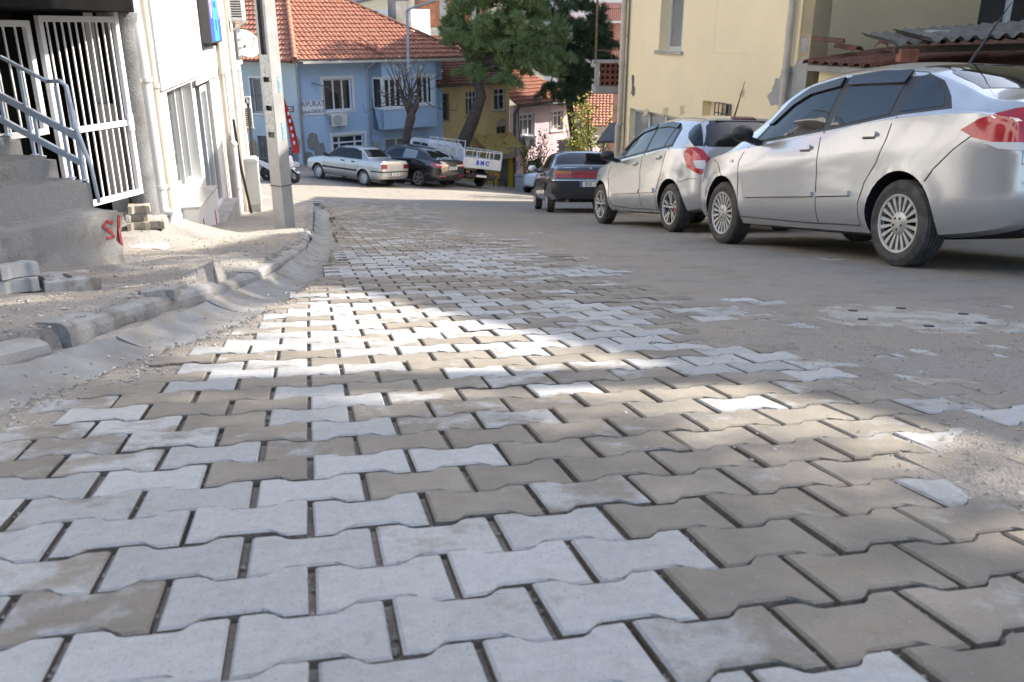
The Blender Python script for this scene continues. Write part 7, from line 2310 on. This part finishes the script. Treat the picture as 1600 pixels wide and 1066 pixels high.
# ------------------------------------------------------------------ white flatbed truck
tp0 = gnd(728, 293)
thd = Vector((-.58, .815)).normalized()
tl = Vector((-thd.y, thd.x))
def gpt(p): return Vector((p.x, p.y, G(p.x, p.y)))
tc = Vector((tp0.x, tp0.y)) + thd * 1.0 - tl * .55
X = (gpt(tc + thd * 2.5) - gpt(tc)).normalized(); Y = (gpt(tc + tl * .8) - gpt(tc - tl * .8)).normalized(); Z = X.cross(Y).normalized(); Y = Z.cross(X)
m_ = Matrix((X, Y, Z)).transposed().to_4x4(); m_.translation = gpt(tc) + Z * .01
tk = thing('flatbed_truck', 'white flatbed truck with railed bed and double cab beside the leaning pine', 'truck', mat=m_)
mt('truck_white', (.66, .68, .70), .45, var=.08, stain=((.42, .40, .37), 3, .55, .8))
# rear axle at x=0; bed from -1.05 to 2.0; cab 2.1 to 4.3
for sg_ in (1, -1):
    MB().box(-1.15, 1.65, sg_ * .93 - .02, sg_ * .93 + .02, .82, 1.22).build('bed_side', 'truck_white', tk, bevel=.006)
    b = MB()
    for k in range(6): b.bar((-1.13 + k * .55, sg_ * .93, 1.22), (-1.13 + k * .52, sg_ * .93, 1.56), .035)
    b.bar((-1.15, sg_ * .93, 1.56), (1.65, sg_ * .93, 1.56), .035)
    b.build('bed_rail', 'truck_white', tk)
MB().box(-1.20, -1.155, -.95, .95, .80, 1.22).build('tailgate', 'truck_white', tk, bevel=.006)
b = MB()
for k in range(4): b.bar((-1.18, -.93 + k * .62, 1.22), (-1.18, -.93 + k * .62, 1.50), .035)
b.bar((-1.18, -.93, 1.5), (-1.18, .93, 1.5), .035); b.build('tail_rail', 'truck_white', tk)
MB().box(-1.15, 1.65, -.91, .91, .80, .86).build('bed_floor', 'old_wood', tk)
MB().box(1.66, 1.70, -.93, .93, .82, 1.5).build('headboard', 'truck_white', tk)
b = MB()
for k in range(6): b.bar((1.68, -.9 + k * .36, 1.5), (1.68, -.9 + k * .36, 1.85), .035)
b.bar((1.68, -.92, 1.82), (1.68, .92, 1.82), .035); b.build('head_rail', 'truck_white', tk)
text('lettering', 'B M C', .24, 'plate_blue', tk, Matrix.Translation((-1.204, 0, 1.03)) @ Matrix.Rotation(-math.pi / 2, 4, 'Z') @ Matrix.Rotation(math.pi / 2, 4, 'X'), .003, bold=.014)
MB().prism([(1.76, .5), (1.76, 1.56), (1.95, 1.68), (3.2, 1.70), (3.45, 1.62), (3.85, 1.15), (4.05, 1.05), (4.1, .5)], lambda u, v, h: (u, h, v), -.86, .86).build('cab', 'truck_white', tk, fixn=True, bevel=.05, segs=2)
for sg_ in (1, -1):
    for x0_, x1_ in ((1.9, 2.45), (2.55, 3.2)):
        MB().box(x0_, x1_, sg_ * .865 - .006, sg_ * .865 + .006, 1.16, 1.52).build('window', 'car_glass', tk, bevel=.003)
MB().box(1.75, 1.758, -.5, .5, 1.2, 1.52).build('window', 'car_glass', tk)
MB().add([(3.49, -.72, 1.60), (3.49, .72, 1.60), (3.86, .76, 1.18), (3.86, -.76, 1.18)], [(0, 1, 2, 3), (3, 2, 1, 0)]).build('windscreen', 'car_glass', tk)
MB().box(-1.1, 3.8, -.4, -.28, .50, .66).box(-1.1, 3.8, .28, .4, .50, .66).box(-.1, .1, -.7, .7, .30, .42).box(-1.05, -.95, -.5, .5, .45, .6).build('chassis', 'trim_black', tk)
MB().box(-1.22, -1.12, -.75, .75, .45, .56).build('bumper', 'trim_black', tk)
MB().box(-1.226, -1.221, -.25, .25, .46, .55).build('number_plate', 'plate_white', tk)
for sg_ in (1, -1): MB().box(-1.23, -1.2, sg_ * .7 - .1, sg_ * .7 + .1, .60, .70).build('tail_lamp', 'lamp_dark', tk)
tw2 = MB().lathe([(.20, -.1), (.34, -.11), (.385, -.06), (.385, .06), (.34, .11), (.20, .1), (.19, -.1)], 32, Matrix.Rotation(-math.pi / 2, 4, 'X'), close=False).mesh('wheel', 'rubber', smooth=True, angle=30, fixn=True)
tr2 = MB().lathe([(.0, .05), (.08, .06), (.1, .03), (.17, .02), (.20, .085)], 24, Matrix.Rotation(-math.pi / 2, 4, 'X'), close=False).mesh('rim', 'ac_grey', smooth=True, fixn=True)
for x_ in (0, 3.0):
    for sg_ in (1, -1):
        wl = link('wheel', tw2, tk, Matrix.Translation((x_, sg_ * .76, .385)) @ (Matrix.Identity(4) if sg_ > 0 else Matrix.Rotation(math.pi, 4, 'Z')))
        link('rim', tr2, wl)

# ------------------------------------------------------------------ scooter
sr_ = gnd(420, 282); sf_ = gnd(457, 287)
d_ = (Vector((sf_.x, sf_.y)) - Vector((sr_.x, sr_.y))).normalized()
mid_ = (Vector((sf_.x, sf_.y)) + Vector((sr_.x, sr_.y))) / 2
sc = thing('motor_scooter', 'white motor scooter standing on the crossing before the blue house', 'scooter', (mid_.x, mid_.y, G(mid_.x, mid_.y)), math.atan2(d_.y, d_.x))
swm = MB().lathe([(.14, -.05), (.23, -.06), (.27, -.035), (.27, .035), (.23, .06), (.14, .05), (.13, 0)], 28, Matrix.Rotation(-math.pi / 2, 4, 'X'), close=False).mesh('wheel', 'rubber', smooth=True, angle=30, fixn=True)
srm = MB()
srm.lathe([(.0, .04), (.04, .045), (.05, .02)], 14, Matrix.Rotation(-math.pi / 2, 4, 'X'), close=False)
for k in range(5):
    a = k * 1.2566; srm.bar((.03 * math.cos(a), .02, .03 * math.sin(a)), (.14 * math.cos(a), .02, .14 * math.sin(a)), .03, .03)
srm = srm.mesh('rim', 'ac_grey', fixn=True)
for x_ in (-.66, .66):
    wl = link('wheel', swm, sc, Matrix.Translation((x_, 0, .27))); link('rim', srm, wl)
F_ = lambda u, v, h: (u, h, v)
MB().prism([(-.15, .38), (-.35, .42), (-.98, .66), (-1.02, .78), (-.85, .80), (-.30, .66), (-.12, .62)], F_, -.15, .15).build('rear_body', 'paint_white', sc, fixn=True, bevel=.04, segs=2)
MB().prism([(-.95, .79), (-.90, .86), (-.55, .84), (-.25, .76), (.0, .72), (-.05, .64), (-.3, .67), (-.8, .80)], F_, -.14, .14).build('seat', 'trim_black', sc, fixn=True, bevel=.03, segs=2)
MB().prism([(-.2, .26), (.42, .26), (.46, .36), (-.2, .40)], F_, -.14, .14).build('footboard', 'paint_white', sc, fixn=True, bevel=.02)
MB().prism([(.34, .34), (.48, .32), (.56, .62), (.52, .92), (.42, 1.0), (.36, .96), (.40, .70)], F_, -.19, .19).build('leg_shield', 'paint_white', sc, fixn=True, bevel=.04, segs=2)
MB().prism([(.52, .55), (.62, .60), (.62, .78), (.50, .95)], F_, -.13, .13).build('headlamp', 'lamp_clear', sc, fixn=True, bevel=.02)
MB().prism([(.42, .98), (.45, .96), (.30, 1.22), (.27, 1.22)], F_, -.16, .16).build('windshield', 'visor', sc, fixn=True)
MB().path([(.36, -.33, 1.03), (.42, -.18, 1.02), (.42, .18, 1.02), (.36, .33, 1.03)], .018, 8).build('handlebar', 'trim_black', sc, smooth=True)
MB().path([(.44, 0, .9), (.66, 0, .27)], .035, 8).bar((.60, .08, .50), (.66, .08, .27), .03).bar((.60, -.08, .50), (.66, -.08, .27), .03).build('fork', 'ac_grey', sc)
MB().prism([(.42, .52), (.66, .58), (.90, .42), (.92, .38), (.66, .54), (.44, .46)], F_, -.07, .07).build('front_mudguard', 'paint_white', sc, fixn=True, bevel=.015)
MB().prism([(-.7, .22), (-.2, .22), (-.2, .42), (-.5, .44), (-.72, .36)], F_, -.12, .12).build('engine', 'trim_black', sc, fixn=True, bevel=.02)
MB().path([(-.3, -.15, .26), (-.8, -.17, .30), (-1.0, -.17, .38)], [.03, .06, .05], 10).build('exhaust', 'trim_black', sc, smooth=True)
for sg_ in (1, -1):
    MB().path([(.38, sg_ * .2, 1.05), (.36, sg_ * .3, 1.2)], .008, 5).bar((.34, sg_ * .25, 1.22), (.34, sg_ * .36, 1.22), .015, .08).build('mirror', 'trim_black', sc)
MB().box(-1.06, -1.0, -.09, .09, .62, .70).build('tail_lamp', 'lamp_red', sc)

# ------------------------------------------------------------------ small things at the foot of the houses
mt('crate_dark', (.03, .028, .025), .8, var=.2)
p_ = at_y(782, 296, 42.5)
for k in range(2):
    t = thing('low_stool', 'dark low stool by the yellow doorposts' if k == 0 else 'second dark low stool close to the yellow doorposts', 'stool', (p_.x - .5 + .6 * k, 42.5, G(p_.x, 42.5)), group='stools by the yellow doorposts')
    MB().box(-.2, .2, -.2, .2, .38, .43).build('seat', 'crate_dark', t, bevel=.01)
    for i in (-1, 1):
        for j in (-1, 1): MB().bar((i * .15, j * .15, .38), (i * .18, j * .18, 0), .035).build('leg', 'crate_dark', t)
p_ = at_y(816, 296, 41.5)
t = thing('white_box', 'pale upright metal box against the pink house', 'box', (p_.x, 43.0, G(p_.x, 43.0)))
MB().box(-.35, .35, -.3, .3, .0, .75).build('body', 'cabinet', t, bevel=.02); MB().box(-.37, .37, -.32, .32, .752, .79).build('lid', 'concrete_pale', t)
p_ = gnd(640, 291)
for k, (px, py) in enumerate(((637, 288), (600, 287))):
    a = gnd(px, py)
    me_ = rough_box(-.12, .12, -.08, .08, -.02, .09, 3, 3, 2, .04, 50 + k); me_.materials.append(MAT['concrete_pale'])
    o = link('rubble_stone', me_); o.location = a; tag(o, ['pale stone lying behind the black sedan wheel', 'pale stone lying under the old silver sedan'][k], 'stone')
